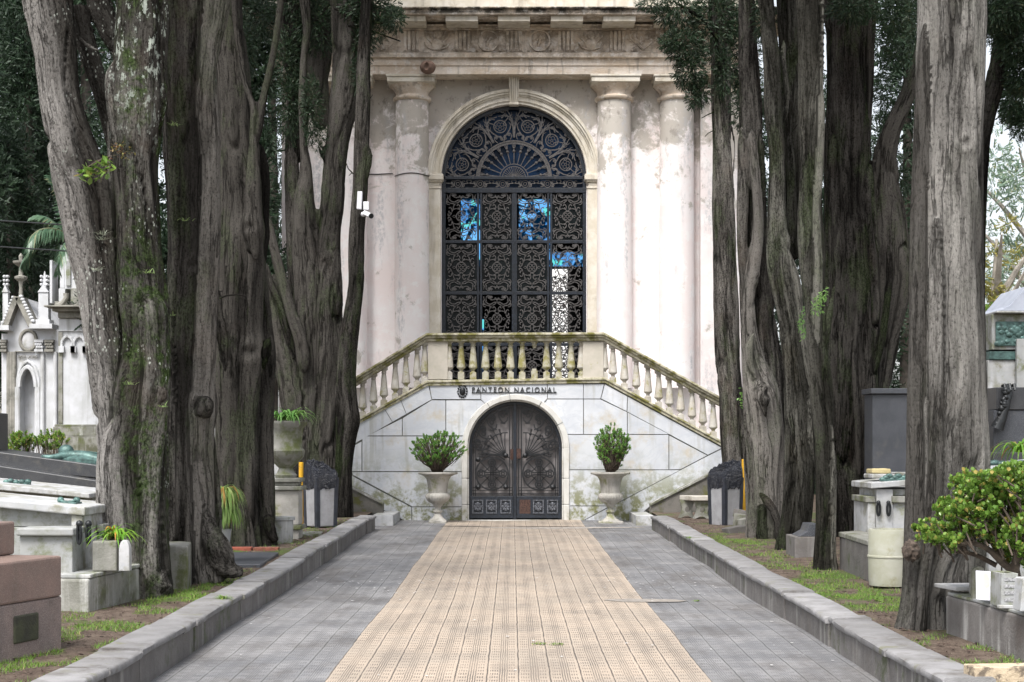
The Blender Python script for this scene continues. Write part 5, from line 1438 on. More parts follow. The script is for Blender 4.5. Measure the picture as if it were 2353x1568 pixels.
# ------------------------------------------------------------------ plants
M['jade'] = leafmat("glossy_green_leaf", (.10, .25, .05), (.25, .43, .10), (.34, .36, .12), .3, .2)
M['jade_light'] = leafmat("yellow_green_glossy_leaf", (.11, .22, .035), (.26, .38, .08), (.42, .34, .10), .28, .25)
M['spider'] = leafmat("striped_strap_leaf", (.16, .30, .06), (.42, .52, .20), (.45, .25, .06), .45, .35)
M['strap'] = leafmat("bright_strap_leaf", (.13, .33, .03), (.30, .48, .06), (.45, .22, .04), .4, .35)
M['twig'] = plain("twig_bark", (.085, .065, .05), .9, .4, 20, 0, .4)
M['grassblade'] = leafmat("grass_blade", (.10, .22, .03), (.26, .38, .07), (.34, .30, .12), .6, .3)
M['fern'] = leafmat("fresh_fern", (.12, .30, .06), (.30, .46, .14), None, .5, .3)

def leaf_oval(mb, p, d, up, L, W, fold=.25):
    s = d.cross(up).normalized(); n = s.cross(d).normalized()
    pts = [p, p + d * L * .35 + s * W * .42 + n * W * fold, p + d * L * .72 + s * W * .46 + n * W * fold, p + d * L + n * W * .1, p + d * L * .72 - s * W * .46 + n * W * fold, p + d * L * .35 - s * W * .42 + n * W * fold, p + d * L * .55]
    b = len(mb.v); mb.v.extend([tuple(q) for q in pts])
    for f in ((0, 1, 6), (1, 2, 6), (2, 3, 6), (3, 4, 6), (4, 5, 6), (5, 0, 6)):
        mb.f.append(tuple(b + i for i in f)); mb.mi.append(0)
def jade(label, cat, base, cx, cz, rx, rz, tips, leaf, m, seed, name='jade_shrub', group=None, ry=None, ring_=7, stemr=.02, shell=.35, lpt=10):
    rnd = random.Random(seed); ry = ry or rx
    root = empty(name, base, label, cat, group)
    br = MB(); lf = MB(); B0 = Vector(base)
    # tips spread through an uneven ellipsoid
    lob = [(rnd.uniform(0, 2 * PI), rnd.uniform(-.6, 1), rnd.uniform(.75, 1.12)) for _ in range(7)]
    for i in range(tips):
        while True:
            v = Vector((rnd.uniform(-1, 1), rnd.uniform(-1, 1), rnd.uniform(-1, 1)))
            if shell < v.length < 1: break
        k = 1.0
        for (la, lz, lk) in lob:
            dd = v.normalized().dot(Vector((math.cos(la) * math.sqrt(max(0, 1 - lz * lz)), math.sin(la) * math.sqrt(max(0, 1 - lz * lz)), lz)))
            if dd > .75: k = lk
        tip = Vector((cx + v.x * rx * k, base[1] + v.y * ry * k, cz + v.z * rz * k))
        mid = B0.lerp(tip, .5) + Vector((0, 0, -.06 * rz)) + Vector((rnd.gauss(0, .05), rnd.gauss(0, .05), 0)) * rx
        if i % 3 == 0: br.tube([B0 + Vector((rnd.gauss(0, .02), rnd.gauss(0, .02), 0)), B0.lerp(mid, .5) + Vector((rnd.gauss(0, .03), 0, 0)), mid, mid.lerp(tip, .5) + Vector((0, 0, .02)), tip], [stemr, stemr * .75, stemr * .5, stemr * .35, stemr * .2], 5)
        else:
            q = tip - (tip - mid).normalized() * .5 * rx * rnd.uniform(.3, .9); br.tube([q, q.lerp(tip, .5) + Vector((rnd.gauss(0, .015), 0, rnd.gauss(0, .01))), tip], [stemr * .3, stemr * .25, stemr * .15], 4)
        ax = ((tip - Vector((cx, base[1], cz - rz))).normalized() + Vector((rnd.gauss(0, .3), rnd.gauss(0, .3), .5 + rnd.gauss(0, .2)))).normalized()
        for j in range(lpt):
            a = j * 2.4 + rnd.random(); t = j / lpt
            o = ax.orthogonal().normalized(); o = Matrix.Rotation(a, 3, ax) @ o
            d = (ax * (.35 + .9 * t) + o * (1 - .45 * t)).normalized()
            leaf_oval(lf, tip - ax * leaf * (1.1 - 1.1 * t), d, ax, leaf * rnd.uniform(.8, 1.2), leaf * rnd.uniform(.55, .7))
    br.build('stems', M['twig'], root, smooth=True); lf.build('leaves', m, root, smooth=False)
    return root
def straps(mb, c, n, L, w, rnd, up=.9, spread=1.0, droop=1.0):
    for _ in range(n):
        a = rnd.random() * 2 * PI; l = L * rnd.uniform(.6, 1.15); d = Vector((math.cos(a) * spread * rnd.uniform(.35, 1), math.sin(a) * spread * rnd.uniform(.35, 1), up * rnd.uniform(.6, 1.2))).normalized()
        p = Vector(c) + Vector((rnd.gauss(0, .02), rnd.gauss(0, .02), 0)); b = len(mb.v); K = 7
        for k in range(K + 1):
            t = k / K; ww = w * (1 - t ** 2.2) * .5 + .0008
            s = d.cross(Vector((0, 0, 1))); s = s.normalized() if s.length > .05 else Vector((1, 0, 0))
            mb.v.extend([tuple(p + s * ww), tuple(p - s * ww)])
            p = p + d * (l / K); d = (d + Vector((0, 0, -droop * .32 * (1 + t)))).normalized()
        for k in range(K): mb.f.append((b + 2 * k, b + 2 * k + 1, b + 2 * k + 3, b + 2 * k + 2)); mb.mi.append(0)

def urn(x, D, label, plinth_w, seed):
    # heights measured on the zoomed view, base at zoom 1402
    cz = wz(1402, D); s = .36623 * D / FPX
    pr = [(58, 1388), (52, 1380), (34, 1368), (24, 1352), (20, 1338), (24, 1334), (30, 1330), (30, 1322), (22, 1318), (18, 1310), (19, 1300), (28, 1294), (30, 1286), (40, 1278), (62, 1262), (74, 1244), (77, 1230), (72, 1218), (60, 1211),
          (60, 1200), (62, 1180), (66, 1150), (72, 1125), (84, 1108), (104, 1098), (122, 1094), (125, 1089), (123, 1082), (112, 1080), (104, 1084), (96, 1094), (60, 1096)]
    root = empty('stone_urn', (X(x, D), D, cz), label, 'urn', 'pair of stone urns beside the iron door')
    b = MB(); b.lathe([(r * s, (1402 - z) * s) for r, z in pr], (X(x, D), D, cz), 48, 24, .07, ((1402 - 1275) * s, (1402 - 1214) * s))
    b.build('bowl', M['urn'], root, smooth=True, angle=50)
    MB().box(X(x, D) - plinth_w, X(x, D) + plinth_w, D - plinth_w, D + plinth_w, cz - .06, cz + 14 * s).build('plinth', M['urn'], root, bevel=.006)
    MB().lathe([(.001, .0), (98 * s, .002), (96 * s, .012), (.001, .02)], (X(x, D), D, wz(1092, D)), 20).build('soil_fill', M['soil'], root)
    return root
ux = 804.3 + .36623 * 551
urn(ux, 29.95, 'left stone urn with a ribbed bowl beside the iron door, under a bushy plant', .17, 1)
ux2 = 804.3 + .36623 * 1634
urn(ux2, 29.95, 'right stone urn with a ribbed bowl on a wide square plinth beside the door', .235, 2)
s_ = .36623 * 29.95 / FPX
jade('bushy green jade plant with a wide rounded crown growing in the left door urn', 'potted plant', (X(ux, 29.95), 29.95, wz(1092, 29.95)), X(804.3 + .36623 * 548, 29.95), wz(930, 29.95), 175 * s_, 108 * s_, 330, .042, M['jade'], 21, group='jade plants in the door urns', shell=.45)
jade('taller narrow green jade plant growing in the right door urn', 'potted plant', (X(ux2, 29.95), 29.95, wz(1092, 29.95)), X(804.3 + .36623 * 1655, 29.95), wz(915, 29.95), 125 * s_, 140 * s_, 340, .042, M['jade'], 22, group='jade plants in the door urns', shell=.3)

# ------------------------------------------------------------------ litter bins and posts
M['binsteel'] = stone("dull_grey_metal", (.33, .33, .345), (.27, .27, .28), 6, dirt=(.20, .19, .18), dlo=.55, dhi=.75, dsc=5, streak=.35, streakc=(.22, .21, .20), rough=.5, bump=.1)
M['bindark'] = plain("dark_bin_plastic", (.022, .025, .034), .45, .3, 10)
n = NT("black_bin_bag"); q_ = n.noise(n.scale(n.pos(), (1, 1, 2.2)), 9, 5, .6, 1.2); q2_ = n.math('ABSOLUTE', n.math('SUBTRACT', q_, .5))
n.bump(n.math('ADD', n.math('MULTIPLY', q2_, 3.0), n.noise(n.pos(), 34, 4, .6)), .8, .03); M['bag'] = n.out((.012, .014, .022), .24, .55)
M['yellow'] = stone("chipped_yellow_paint", (.72, .40, .02), (.62, .34, .02), 8, dirt=(.35, .24, .08), dlo=.6, dhi=.7, dsc=14, rough=.5, bump=.15)
def bin_(x, D, basey, rot, label, flip):
    bz = Z(basey, D); c = (X(x, D), D, bz)
    root = empty('litter_bin', c, label, 'litter bin', 'litter bins beside the avenue')
    h = .80; w = .20
    Mx = Matrix.Rotation(rot, 3, 'Z')
    def tb(mb, x0, x1, y0, y1, z0, z1, k=.9):   # tapered towards the foot
        vs = []
        for z in (z0, z1):
            f = k + (1 - k) * (z / h)
            for y in (y0, y1):
                for xx in (x0, x1):
                    v = Mx @ Vector((xx * f, y * f, 0)); vs.append((c[0] + v.x, c[1] + v.y, bz + z))
        mb.add(vs, [(0, 2, 3, 1), (4, 5, 7, 6), (0, 1, 5, 4), (2, 6, 7, 3), (0, 4, 6, 2), (1, 3, 7, 5)])
    b = MB(); tb(b, -w, w, -w, w, .03, h); b.build('body', M['binsteel'], root, bevel=.02, seg=3)
    for sx in (-1, 1):
        for sy in (-1, 1):
            p = MB(); tb(p, *sorted((sx * (w - .065), sx * (w + .012))), *sorted((sy * (w - .065), sy * (w + .012))), 0, h + .01); p.build('corner_post', M['bindark'], root, bevel=.01)
    r_ = MB()
    for (a, b_, c_, d_) in ((-w, w, -w, -w + .03), (-w, w, w - .03, w), (-w, -w + .03, -w + .03, w - .03), (w - .03, w, -w + .03, w - .03)):
        tb(r_, a, b_, c_, d_, h, h + .06)
    r_.build('rim', M['bindark'], root, bevel=.01)
    # bag folded over the rim: lofted rings with wrinkles, open in the middle
    bg_ = MB(); n = 110
    from mathutils import noise as mn
    ha = R(148) if not flip else R(38)        # direction of the high back of the hood
    prof = [(1.06, -.24, 0), (1.14, -.17, .1), (1.20, -.06, .25), (1.21, .03, .5), (1.16, .09, .85), (1.06, .13, 1.0), (.95, .125, 1.0), (.86, .07, .8), (.80, -.02, .4), (.74, -.2, 0)]
    for i, (rr, zz, up_) in enumerate(prof):
        for k in range(n):
            a = 2 * PI * k / n
            sq = 1 / (abs(math.cos(a)) ** 6 + abs(math.sin(a)) ** 6) ** (1 / 6)
            ca, sa = math.cos(a), math.sin(a)
            wr = mn.noise(Vector((ca * 3, sa * 3, i * .35 + 3 * flip))) * .035 + mn.noise(Vector((ca * 8 + i * .5, sa * 8, i * .6))) * .03 + (1 - abs(mn.noise(Vector((ca * 6 + i * .7, sa * 6 - i * .4, 4)))) * 2) * .022
            q = w * rr * sq * (1 + wr) * .95
            v = Mx @ Vector((q * ca, q * sa, 0)); wa = math.atan2(v.y, v.x)
            hood = math.cos(wa - ha) * .09 * up_
            bg_.v.append((c[0] + v.x * (1 - .10 * up_), c[1] + v.y * (1 - .10 * up_), bz + h + .07 + zz + hood + mn.noise(Vector((ca * 4, sa * 4, 9 + i * .2))) * .03 + (mn.noise(Vector((ca * 7, sa * 7, 2))) * .035 if i < 2 else 0)))
    for i in range(len(prof) - 1):
        for k in range(n):
            bg_.f.append((i * n + k, i * n + (k + 1) % n, (i + 1) * n + (k + 1) % n, (i + 1) * n + k)); bg_.mi.append(0)
    bg_.build('bin_bag', M['bag'], root, smooth=True)
    MB().box(c[0] - .13, c[0] + .13, c[1] - .13, c[1] + .13, bz + h - .1, bz + h - .08).build('bag_bottom', M['bag'], root)
    return root
bin_(737, 25.0, 1214, R(38), 'grey metal litter bin with a black bag beside the left kerb', False)
bin_(1667, 25.4, 1212, R(-56), 'grey metal litter bin with a black bag beside the right kerb and stone bench', True)
for (x, D, y0, y1, lab) in ((692, 25.3, 1063, 1212, 'chipped yellow metal post standing behind the left litter bin'), (1709.5, 25.9, 1056, 1190, 'chipped yellow metal post standing behind the right litter bin')):
    c = (X(x, D), D, Z(y1, D)); r = 5.4 * D / FPX
    p = MB().lathe([(r, -.1), (r, (y1 - y0) * D / FPX), (r * .9, (y1 - y0) * D / FPX + .004)], c, 20)
    p.lathe([(r * 1.06, .62), (r * 1.06, .645)], c, 20)
    tag(p.build('metal_post', M['yellow'], loc=c, smooth=True), lab, 'post', 'yellow posts beside the bins')

# ------------------------------------------------------------------ stone bench
D = 27.6; bc = (X(1598, D), D, Z(1192, D))
be = empty('stone_bench', bc, 'small pale concrete bench on two carved legs beside the right litter bin', 'bench')
fs_ = lambda v: v * D / FPX
MB().plan([(X(1563, D), D + .15), (X(1585, D), D - .28), (X(1660, D), D - .28), (X(1650, D), D + .15)], Z(1150, D), Z(1139, D)).build('seat', stone("pale_concrete_seat", (.50, .47, .42), (.42, .39, .34), 6, dirt=(.28, .25, .2), dsc=5, bump=.3), be, bevel=.015)
for (xc, dy) in ((1577, .05), (1608, -.15), (1640, .1)):
    w_ = .17; lg = [(-.20, 0), (-.12, .015), (-.02, .05), (.06, .05), (.15, .0), (.21, .0), (.16, .08), (.15, .18), (.19, .30), (.20, .345), (-.17, .345), (-.14, .28), (-.10, .2), (-.13, .1)]
    lo = MB().prism([(X(xc, D) + a * .72, Z(1192, D) + b * .96) for a, b in lg], D + dy - .05, D + dy + .05).build('leg', M['oldstone'], be)
    cyl = [(X(xc, D) + .02 + .045 * math.cos(2 * PI * i / 16), Z(1192, D) + .16 + .05 * math.sin(2 * PI * i / 16)) for i in range(16)]
    boolean_cut(lo, MB().prism(cyl, D - .4, D + .4))

# ------------------------------------------------------------------ tombs on the left
def seg_dir(p, q): return (Vector(q) - Vector(p)).normalized()
def obox(name, m, parent, p, q, depth, z0, z1, side, ext0=0, bevel=.01, inset=0, **kw):
    """box whose path-side face runs from p to q (plan), going 'depth' outward (side -1 left, +1 right)"""
    p = Vector(p); q = Vector(q); d = (q - p).normalized(); n = Vector((-d.y, d.x)) if side < 0 else Vector((d.y, -d.x))
    if n.x * side < 0: n = -n
    p = p + d * inset + n * inset; q = q - d * inset + n * inset
    mb = MB().plan([tuple(p), tuple(q), tuple(q + n * (depth - 2 * inset)), tuple(p + n * (depth - 2 * inset))], z0, z1)
    return mb.build(name, m, parent, bevel=bevel, **kw)
t = empty('granite_tomb', (-3.3, 9.6, .2), 'reddish stepped granite tomb with a dark vent stain at the near left edge', 'tomb')
p0, p1 = (-3.62, 8.7), (-3.05, 10.62)
obox('plinth', M['roughgranite'], t, p0, p1, 2.2, .12, .56, -1, bevel=.015)
obox('middle_block', M['pinkgranite'], t, (-3.61, 8.75), (-3.045, 10.60), 2.2, .562, .835, -1, bevel=.015)
obox('upper_block', M['pinkgranite'], t, (-3.62, 9.5), (-3.40, 10.72), 1.6, .837, 1.06, -1, bevel=.015)
dn = seg_dir(p0, p1); q = Vector(p1) - dn * .56
vm = MB().plan([tuple(q + Vector((.012, 0))), tuple(q + dn * .27 + Vector((.012, 0))), tuple(q + dn * .27 - Vector((.02, 0))), tuple(q - Vector((.02, 0)))], .30, .48)
vm.build('vent', stone("dark_mossy_vent", (.05, .055, .03), (.03, .03, .022), 8, bump=.4), t, bevel=.01)

t = empty('marble_tomb', (-3.9, 13.5, .2), 'pale marble tomb with a tilted slab lid and black handles behind the reddish granite tomb', 'tomb')
D0_ = 13.3
xz = lambda x, y, D=13.3: (X(x, D), Z(y, D))
MB().prism([xz(195, 1166), xz(-160, 1134), xz(-160, 1152), xz(195, 1186)], 13.3, 14.35).build('lid', M['whitemarble'], t, bevel=.012)
MB().prism([xz(-160, 1153), xz(160, 1181), xz(160, 1212), xz(-160, 1212)], 13.4, 14.25).build('body', M['greymarble'], t, bevel=.008)
MB().prism([xz(161, 1183), xz(187, 1186), xz(187, 1330), xz(161, 1330)], 13.33, 14.1).build('corner_pillar', M['whitemarble'], t, bevel=.01)
MB().prism([xz(-160, 1213), xz(160.5, 1213), xz(160.5, 1330), xz(-160, 1330)], 13.36, 14.27).build('front_panel', M['greymarble'], t, bevel=.006)
MB().box(X(50, 13.1), X(180, 13.1), 12.95, 13.32, Z(1229, 13.1), Z(1212, 13.1)).build('side_ledge', M['greymarble'], t, bevel=.012)
MB().box(X(54, 13.1), X(174, 13.1), 13.0, 13.32, .1, Z(1229.5, 13.1)).build('side_panel', M['greymarble'], t, bevel=.006)
MB().box(X(190, 13.3), X(205, 13.3), 13.75, 14.3, Z(1224, 13.6), Z(1207, 13.6)).build('side_ledge', M['greymarble'], t, bevel=.01)
MB().box(X(190, 13.3), X(200, 13.3), 13.8, 14.25, .1, Z(1224.5, 13.6)).build('side_panel', M['greymarble'], t, bevel=.01)
for (x, dd) in ((184, 12.93), (205, 13.31)):
    hb = MB(); cx_, cz_ = X(x, dd), Z(1212, dd)
    hb.tube([(cx_ + .014 * math.cos(a), dd - .03, cz_ - .05 + .085 * math.sin(a)) for a in [2 * PI * i / 16 for i in range(17)]], .013, 6); hb.sphere((cx_, dd - .02, cz_ + .03), .03, 10, 6)
    hb.build('handle', M['gun'], t, smooth=True)
b = empty('bronze_ornament', (X(158, 13.7), 13.7, Z(1163, 13.7)), 'small green bronze scrolled ornament lying on the pale marble slab lid', 'ornament')
br = MB(); x0 = X(158, 13.7); z0 = Z(1162, 13.7)
br.box(x0 - .09, x0 + .09, 13.6, 13.8, z0, z0 + .03)
for sx in (-1, 1): br.sphere((x0 + sx * .07, 13.7, z0 + .045), .032, 10, 6); br.tube([(x0 + sx * .07, 13.68, z0 + .05), (x0 + sx * .04, 13.66, z0 + .035), (x0, 13.66, z0 + .03)], .015, 6)
br.build('casting', M['bronze'], b, smooth=True, bevel=.004)

t = empty('stone_step_block', (-3.5, 13.0, .2), 'mossy stone block with a pale top carrying the planter with strap leaves', 'tomb step')
obox('block', M['oldstone'], t, (-3.46, 12.8), (-3.32, 13.98), .42, .10, .49, -1, bevel=.02, rough=.008, rs=.2)
obox('top_slab', M['greymarble'], t, (-3.45, 12.82), (-3.31, 14.0), .44, .492, .525, -1, bevel=.008)
t = empty('stone_planter', (X(268, 13.4), 13.4, .53), 'square mossy stone planter with a rounded white end beside the foremost left trunk', 'planter')
obox('box', M['oldstone'], t, (X(282, 13.3), 13.1), (X(284, 13.5), 13.5), .20, .528, .78, -1, bevel=.012)
MB().prism([(X(281, 13.2) + (.045 + .045 * math.cos(a)) if 0 < a < PI else X(281, 13.2), .70 + .09 * math.sin(a)) for a in [PI * i / 12 for i in range(1, 12)]] + [(X(281, 13.2), .53), (X(281, 13.2) + .09, .53)], 13.08, 13.16).build('end_stone', M['whitemarble'], t, bevel=.006)
sp = MB(); rnd = random.Random(4)
straps(sp, (X(268, 13.35), 13.3, .78), 60, .30, .022, rnd, up=1.0, droop=.8)
tag(sp.build('strap_leaf_plant', M['strap'], loc=(X(268, 13.35), 13.3, .78)), 'bright green strap leaved plant spilling from the square stone planter', 'plant')
jade('low green succulent filling the square stone planter under the strap leaves', 'plant', (X(262, 13.3), 13.25, .76), X(262, 13.3), .83, .10, .05, 40, .028, M['jade_light'], 31, name='succulent_plant', shell=.1, stemr=.006, lpt=7)

t = empty('white_slab_tomb', (-4.9, 17, .3), 'long white tomb slab with a shaded recess, behind the pale marble tomb', 'tomb')
MB().prism([xz(-120, 1096, 17), xz(228, 1132, 17), xz(228, 1143, 17), xz(-120, 1110, 17)], 16.6, 17.9).build('slab', M['whitemarble'], t, bevel=.01)
MB().prism([xz(-120, 1110.5, 17), xz(222, 1143.5, 17), xz(222, 1250, 17), xz(-120, 1250, 17)], 16.85, 17.8).build('body', M['oldstone'], t, bevel=.01)
b = MB()
for (x, y) in ((8, 1107), (18, 1105), (30, 1108), (44, 1107), (58, 1106)): b.sphere((X(x, 17), 17.1, Z(y + 1, 17)), .035, 8, 6, (1.1, 1, .8))
b.tube([(X(2, 17), 17.1, Z(1109, 17)), (X(64, 17), 17.1, Z(1112, 17))], .02, 6)
tag(b.build('bronze_garland', M['bronze'], loc=(X(30, 17), 17.1, Z(1110, 17)), smooth=True), 'weathered green bronze garland at the left end of the long white slab', 'ornament')

t = empty('black_granite_tomb', (-5.6, 20.5, .3), 'stepped black granite tomb carrying a lying bronze figure, at the left edge', 'tomb')
for (a0, a1, b0, b1, d0, d1) in ((1040, 1070, 1065, 1101, 20.6, 21.8), (1066, 1103, 1108, 1131, 20.3, 22.0)):
    MB().prism([xz(-150, a0 - 20, 20.5), xz(240, a1 + 2, 20.5), xz(240, b1, 20.5), xz(-150, b0, 20.5)], d0, d1).build('tier', M['blackgranite'], t, bevel=.012)
MB().box(X(-160, 20.5), X(240, 20.5), 20.35, 21.9, .15, Z(1125, 20.5)).build('base', M['blackgranite'], t)
MB().box(X(-250, 20.5), X(19, 21.5), 20.8, 21.5, Z(1050, 20.5), Z(948, 20.8)).build('head_block', M['blackgranite'], t, bevel=.015)
# lying bronze figure: one skinned body, draped
def skin_figure(name, joints, edges, rad, m, parent, sub=2):
    me = bpy.data.meshes.new(name); me.from_pydata(joints, edges, [])
    o = bpy.data.objects.new("tmp", me); COL.objects.link(o)
    sk = o.modifiers.new("skin", 'SKIN'); sk.use_smooth_shade = True
    for i, v in enumerate(me.skin_vertices[0].data): v.radius = (rad[i], rad[i]) if not isinstance(rad[i], tuple) else rad[i]
    me.skin_vertices[0].data[0].use_root = True
    ss = o.modifiers.new("sub", 'SUBSURF'); ss.levels = sub; ss.render_levels = sub
    bpy.context.view_layer.update()
    nm = bpy.data.meshes.new_from_object(o.evaluated_get(bpy.context.evaluated_depsgraph_get())); bpy.data.objects.remove(o)
    for p in nm.polygons: p.use_smooth = True
    return link_mesh(name, nm, m, parent)
fy = 20.9
f = lambda x, y, dy=0: (X(x, fy), fy + dy, Z(y, fy))
root = empty('lying_bronze_figure', f(165, 1062), 'green bronze figure lying on its back along the black granite tomb', 'statue')
J = [f(195, 1052), f(180, 1050), f(166, 1047), f(159, 1044), f(150, 1041), f(140, 1050, -.15), f(124, 1052, -.2), f(106, 1049, -.2), f(140, 1050, .15), f(120, 1056, .2), f(212, 1054, -.08), f(236, 1058, -.1), f(260, 1062, -.1), f(212, 1054, .1), f(236, 1050, .1), f(262, 1064, .1)]
E = [(0, 1), (1, 2), (2, 3), (3, 4), (2, 5), (5, 6), (6, 7), (2, 8), (8, 9), (0, 10), (10, 11), (11, 12), (0, 13), (13, 14), (14, 15)]
skin_figure('body', J, E, [.11, .10, .11, .05, .075, .05, .04, .028, .05, .035, .09, .06, .045, .09, .065, .045], M['bronze'], root)
hd = MB(); hd.sphere(f(152, 1038), .10, 16, 12, (1.05, .9, .95)); hd.sphere(f(148, 1031), .03, 8, 6); hd.sphere(f(156, 1032), .045, 8, 6, (1.2, 1, .7)); hd.build('head', M['bronze'], root, smooth=True)
dr_ = MB(); dr_.tube([f(96, 1051), f(130, 1057), f(170, 1060), f(215, 1062), f(262, 1068)], [.03, .07, .10, .11, .08], 10, flat=1.8); dr_.build('drapery', M['bronze'], root, smooth=True)

# bushes behind the black tomb
jade('rounded bright green shrub in front of the gothic chapel, left of its companion', 'shrub', (X(45, 24), 24, .5), X(48, 24), Z(1016, 24), .24, .20, 90, .05, M['jade_light'], 41, name='round_shrub', ry=.3, shell=.3)
jade('yellow green branching shrub right of the rounded one, before the tall monument', 'shrub', (X(115, 24), 24, .5), X(118, 24), Z(1010, 24), .27, .15, 70, .045, M['jade_light'], 42, name='branching_shrub', ry=.3, shell=.3)

# ---- gothic chapel
D = 32.0; cw = stone("pale_chapel_stone", (.56, .57, .60), (.46, .47, .48), 3, dirt=(.34, .33, .28), dlo=.55, dhi=.72, dsc=2, streak=.6, streakc=(.22, .22, .2), bump=.15)
cg = stone("dark_chapel_moulding", (.28, .27, .24), (.18, .175, .155), 5, dirt=(.10, .10, .08), dlo=.5, dhi=.7, dsc=3, bump=.3)
# zoom coordinates of the chapel view: d = z / 5.4566, y0 = 574.5
kx = lambda z, D=D: X(z / 5.4566, D); kz = lambda z, D=D: Z(574.5 + z / 5.4566, D)
C_ = empty('gothic_chapel', (kx(300), D, .3), 'small white gothic chapel with a steep crocketed gable, pinnacles and pointed doorway', 'chapel')
fr_ = MB().prism([(kx(20), .2), (kx(20), kz(1050)), (kx(95), kz(1050)), (kx(250), kz(650)), (kx(425), kz(1000)), (kx(730), kz(1000)), (kx(730), .2)], D, D + .5).build('front_wall', cw, C_)
pz = lambda a, b, w: [(kx(a) + w * u, kz(b) + v) for u, v in ()]
cx_ = kx(352); dw = (kx(480) - kx(225)) / 2 * .82
arc = [(cx_ - dw, .2), (cx_ - dw, kz(1700))] + [(cx_ - dw + 2 * dw * (1 - math.cos(t)) * .5 * 1.0, kz(1700) + math.sin(t) * dw * 1.25) for t in [PI * .5 * i / 6 for i in range(1, 7)]][:-1] + [(cx_, kz(1480))] + [(cx_ + dw - (dw) * (1 - math.cos(t)), kz(1700) + math.sin(t) * dw * 1.25) for t in [PI * .5 * (6 - i) / 6 for i in range(1, 6)]] + [(cx_ + dw, kz(1700)), (cx_ + dw, .2)]
hw = dw; zz0 = kz(1720); zz1 = kz(1470)
arc = [(cx_ - hw, .1), (cx_ - hw, zz0)] + [(cx_ - hw + hw * t ** 1.8, zz0 + (zz1 - zz0) * (1 - (1 - t) ** 1.6)) for t in (.2, .4, .6, .8)] + [(cx_, zz1)] + [(cx_ + hw - hw * t ** 1.8, zz0 + (zz1 - zz0) * (1 - (1 - t) ** 1.6)) for t in (.8, .6, .4, .2)] + [(cx_ + hw, zz0), (cx_ + hw, .1)]
boolean_cut(fr_, MB().prism(arc, D - .3, D + .3))
MB().prism(arc, D + .31, D + .33).build('door', plain("grey_chapel_door", (.075, .08, .085), .6, .3, 6), C_)
ow = MB(); pts = arc[1:-1]
ow.tube([(a, D - .03, b) for a, b in pts], .05, 6); ow.tube([(a - .0, D - .015, b) for a, b in [(cx_ + (p[0] - cx_) * 1.35, zz0 + (p[1] - zz0) * 1.3) for p in pts]], .035, 6)
for sx in (-1, 1):
    for o_ in (hw + .02, hw * 1.35):
        ow.tube([(cx_ + sx * o_, D - .03, .3), (cx_ + sx * o_, D - .03, zz0)], .045, 8)
ow.build('door_moulding', cw, C_, smooth=True)
og = MB(); oc = (kx(358), kz(1135)); 
og.tube([(oc[0] + .165 * math.cos(a), D - .02, oc[1] + .205 * math.sin(a)) for a in [2 * PI * i / 24 for i in range(25)]], .035, 8)
og.build('oval_frame', cg, C_, smooth=True)
om = MB(); om.sphere((oc[0], D - .01, oc[1]), .14, 20, 8, (1, .12, 1.25)); om.build('oval_pane', M['whitemarble'], C_, smooth=True)
gb_ = MB()
for (x0, z0_, x1, z1_, sgn) in ((245, 600, 90, 1010, -1), (255, 600, 425, 965, 1)):
    P0 = Vector((kx(x0), kz(z0_))); P1 = Vector((kx(x1), kz(z1_))); d = (P1 - P0).normalized(); n = Vector((d.y, -d.x)) * .055
    gb_.prism([tuple(P0 - n), tuple(P1 - n), tuple(P1 + n), tuple(P0 + n)], D - .22, D + .3)
gb_.build('gable_coping', cg, C_, bevel=.01)
for i in range(9):
    t_ = (i + .5) / 9
    MB().sphere((kx(262 + 165 * t_) + .05, D - .2, kz(590 + 340 * t_) + .02), .04, 8, 6, (1.2, 1, .9)).build('crocket', cw, C_, smooth=True)
    MB().sphere((kx(235 - 135 * t_) - .05, D - .2, kz(600 + 350 * t_) + .02), .032, 8, 6).build('crocket', cw, C_, smooth=True)
rf_ = MB(); rf_.add([(kx(250), D + .3, kz(585)), (kx(250), D + 2.5, kz(585)), (kx(60), D + .3, kz(1040)), (kx(60), D + 2.5, kz(1040)), (kx(520), D + .3, kz(960)), (kx(520), D + 2.5, kz(960))], [(0, 1, 3, 2), (0, 4, 5, 1), (0, 2, 4), (1, 5, 3)]); rf_.build('roof', cw, C_)
fl = MB(); fl.lathe([(.05, 0), (.035, .2), (.05, .32), (.13, .38), (.14, .42), (.05, .45), (.04, .62), (.16, .70), (.17, .74), (.04, .76), (.05, .84), (.01, .9)], (kx(272), D - .05, kz(600)), 8); fl.build('finial', cg, C_)
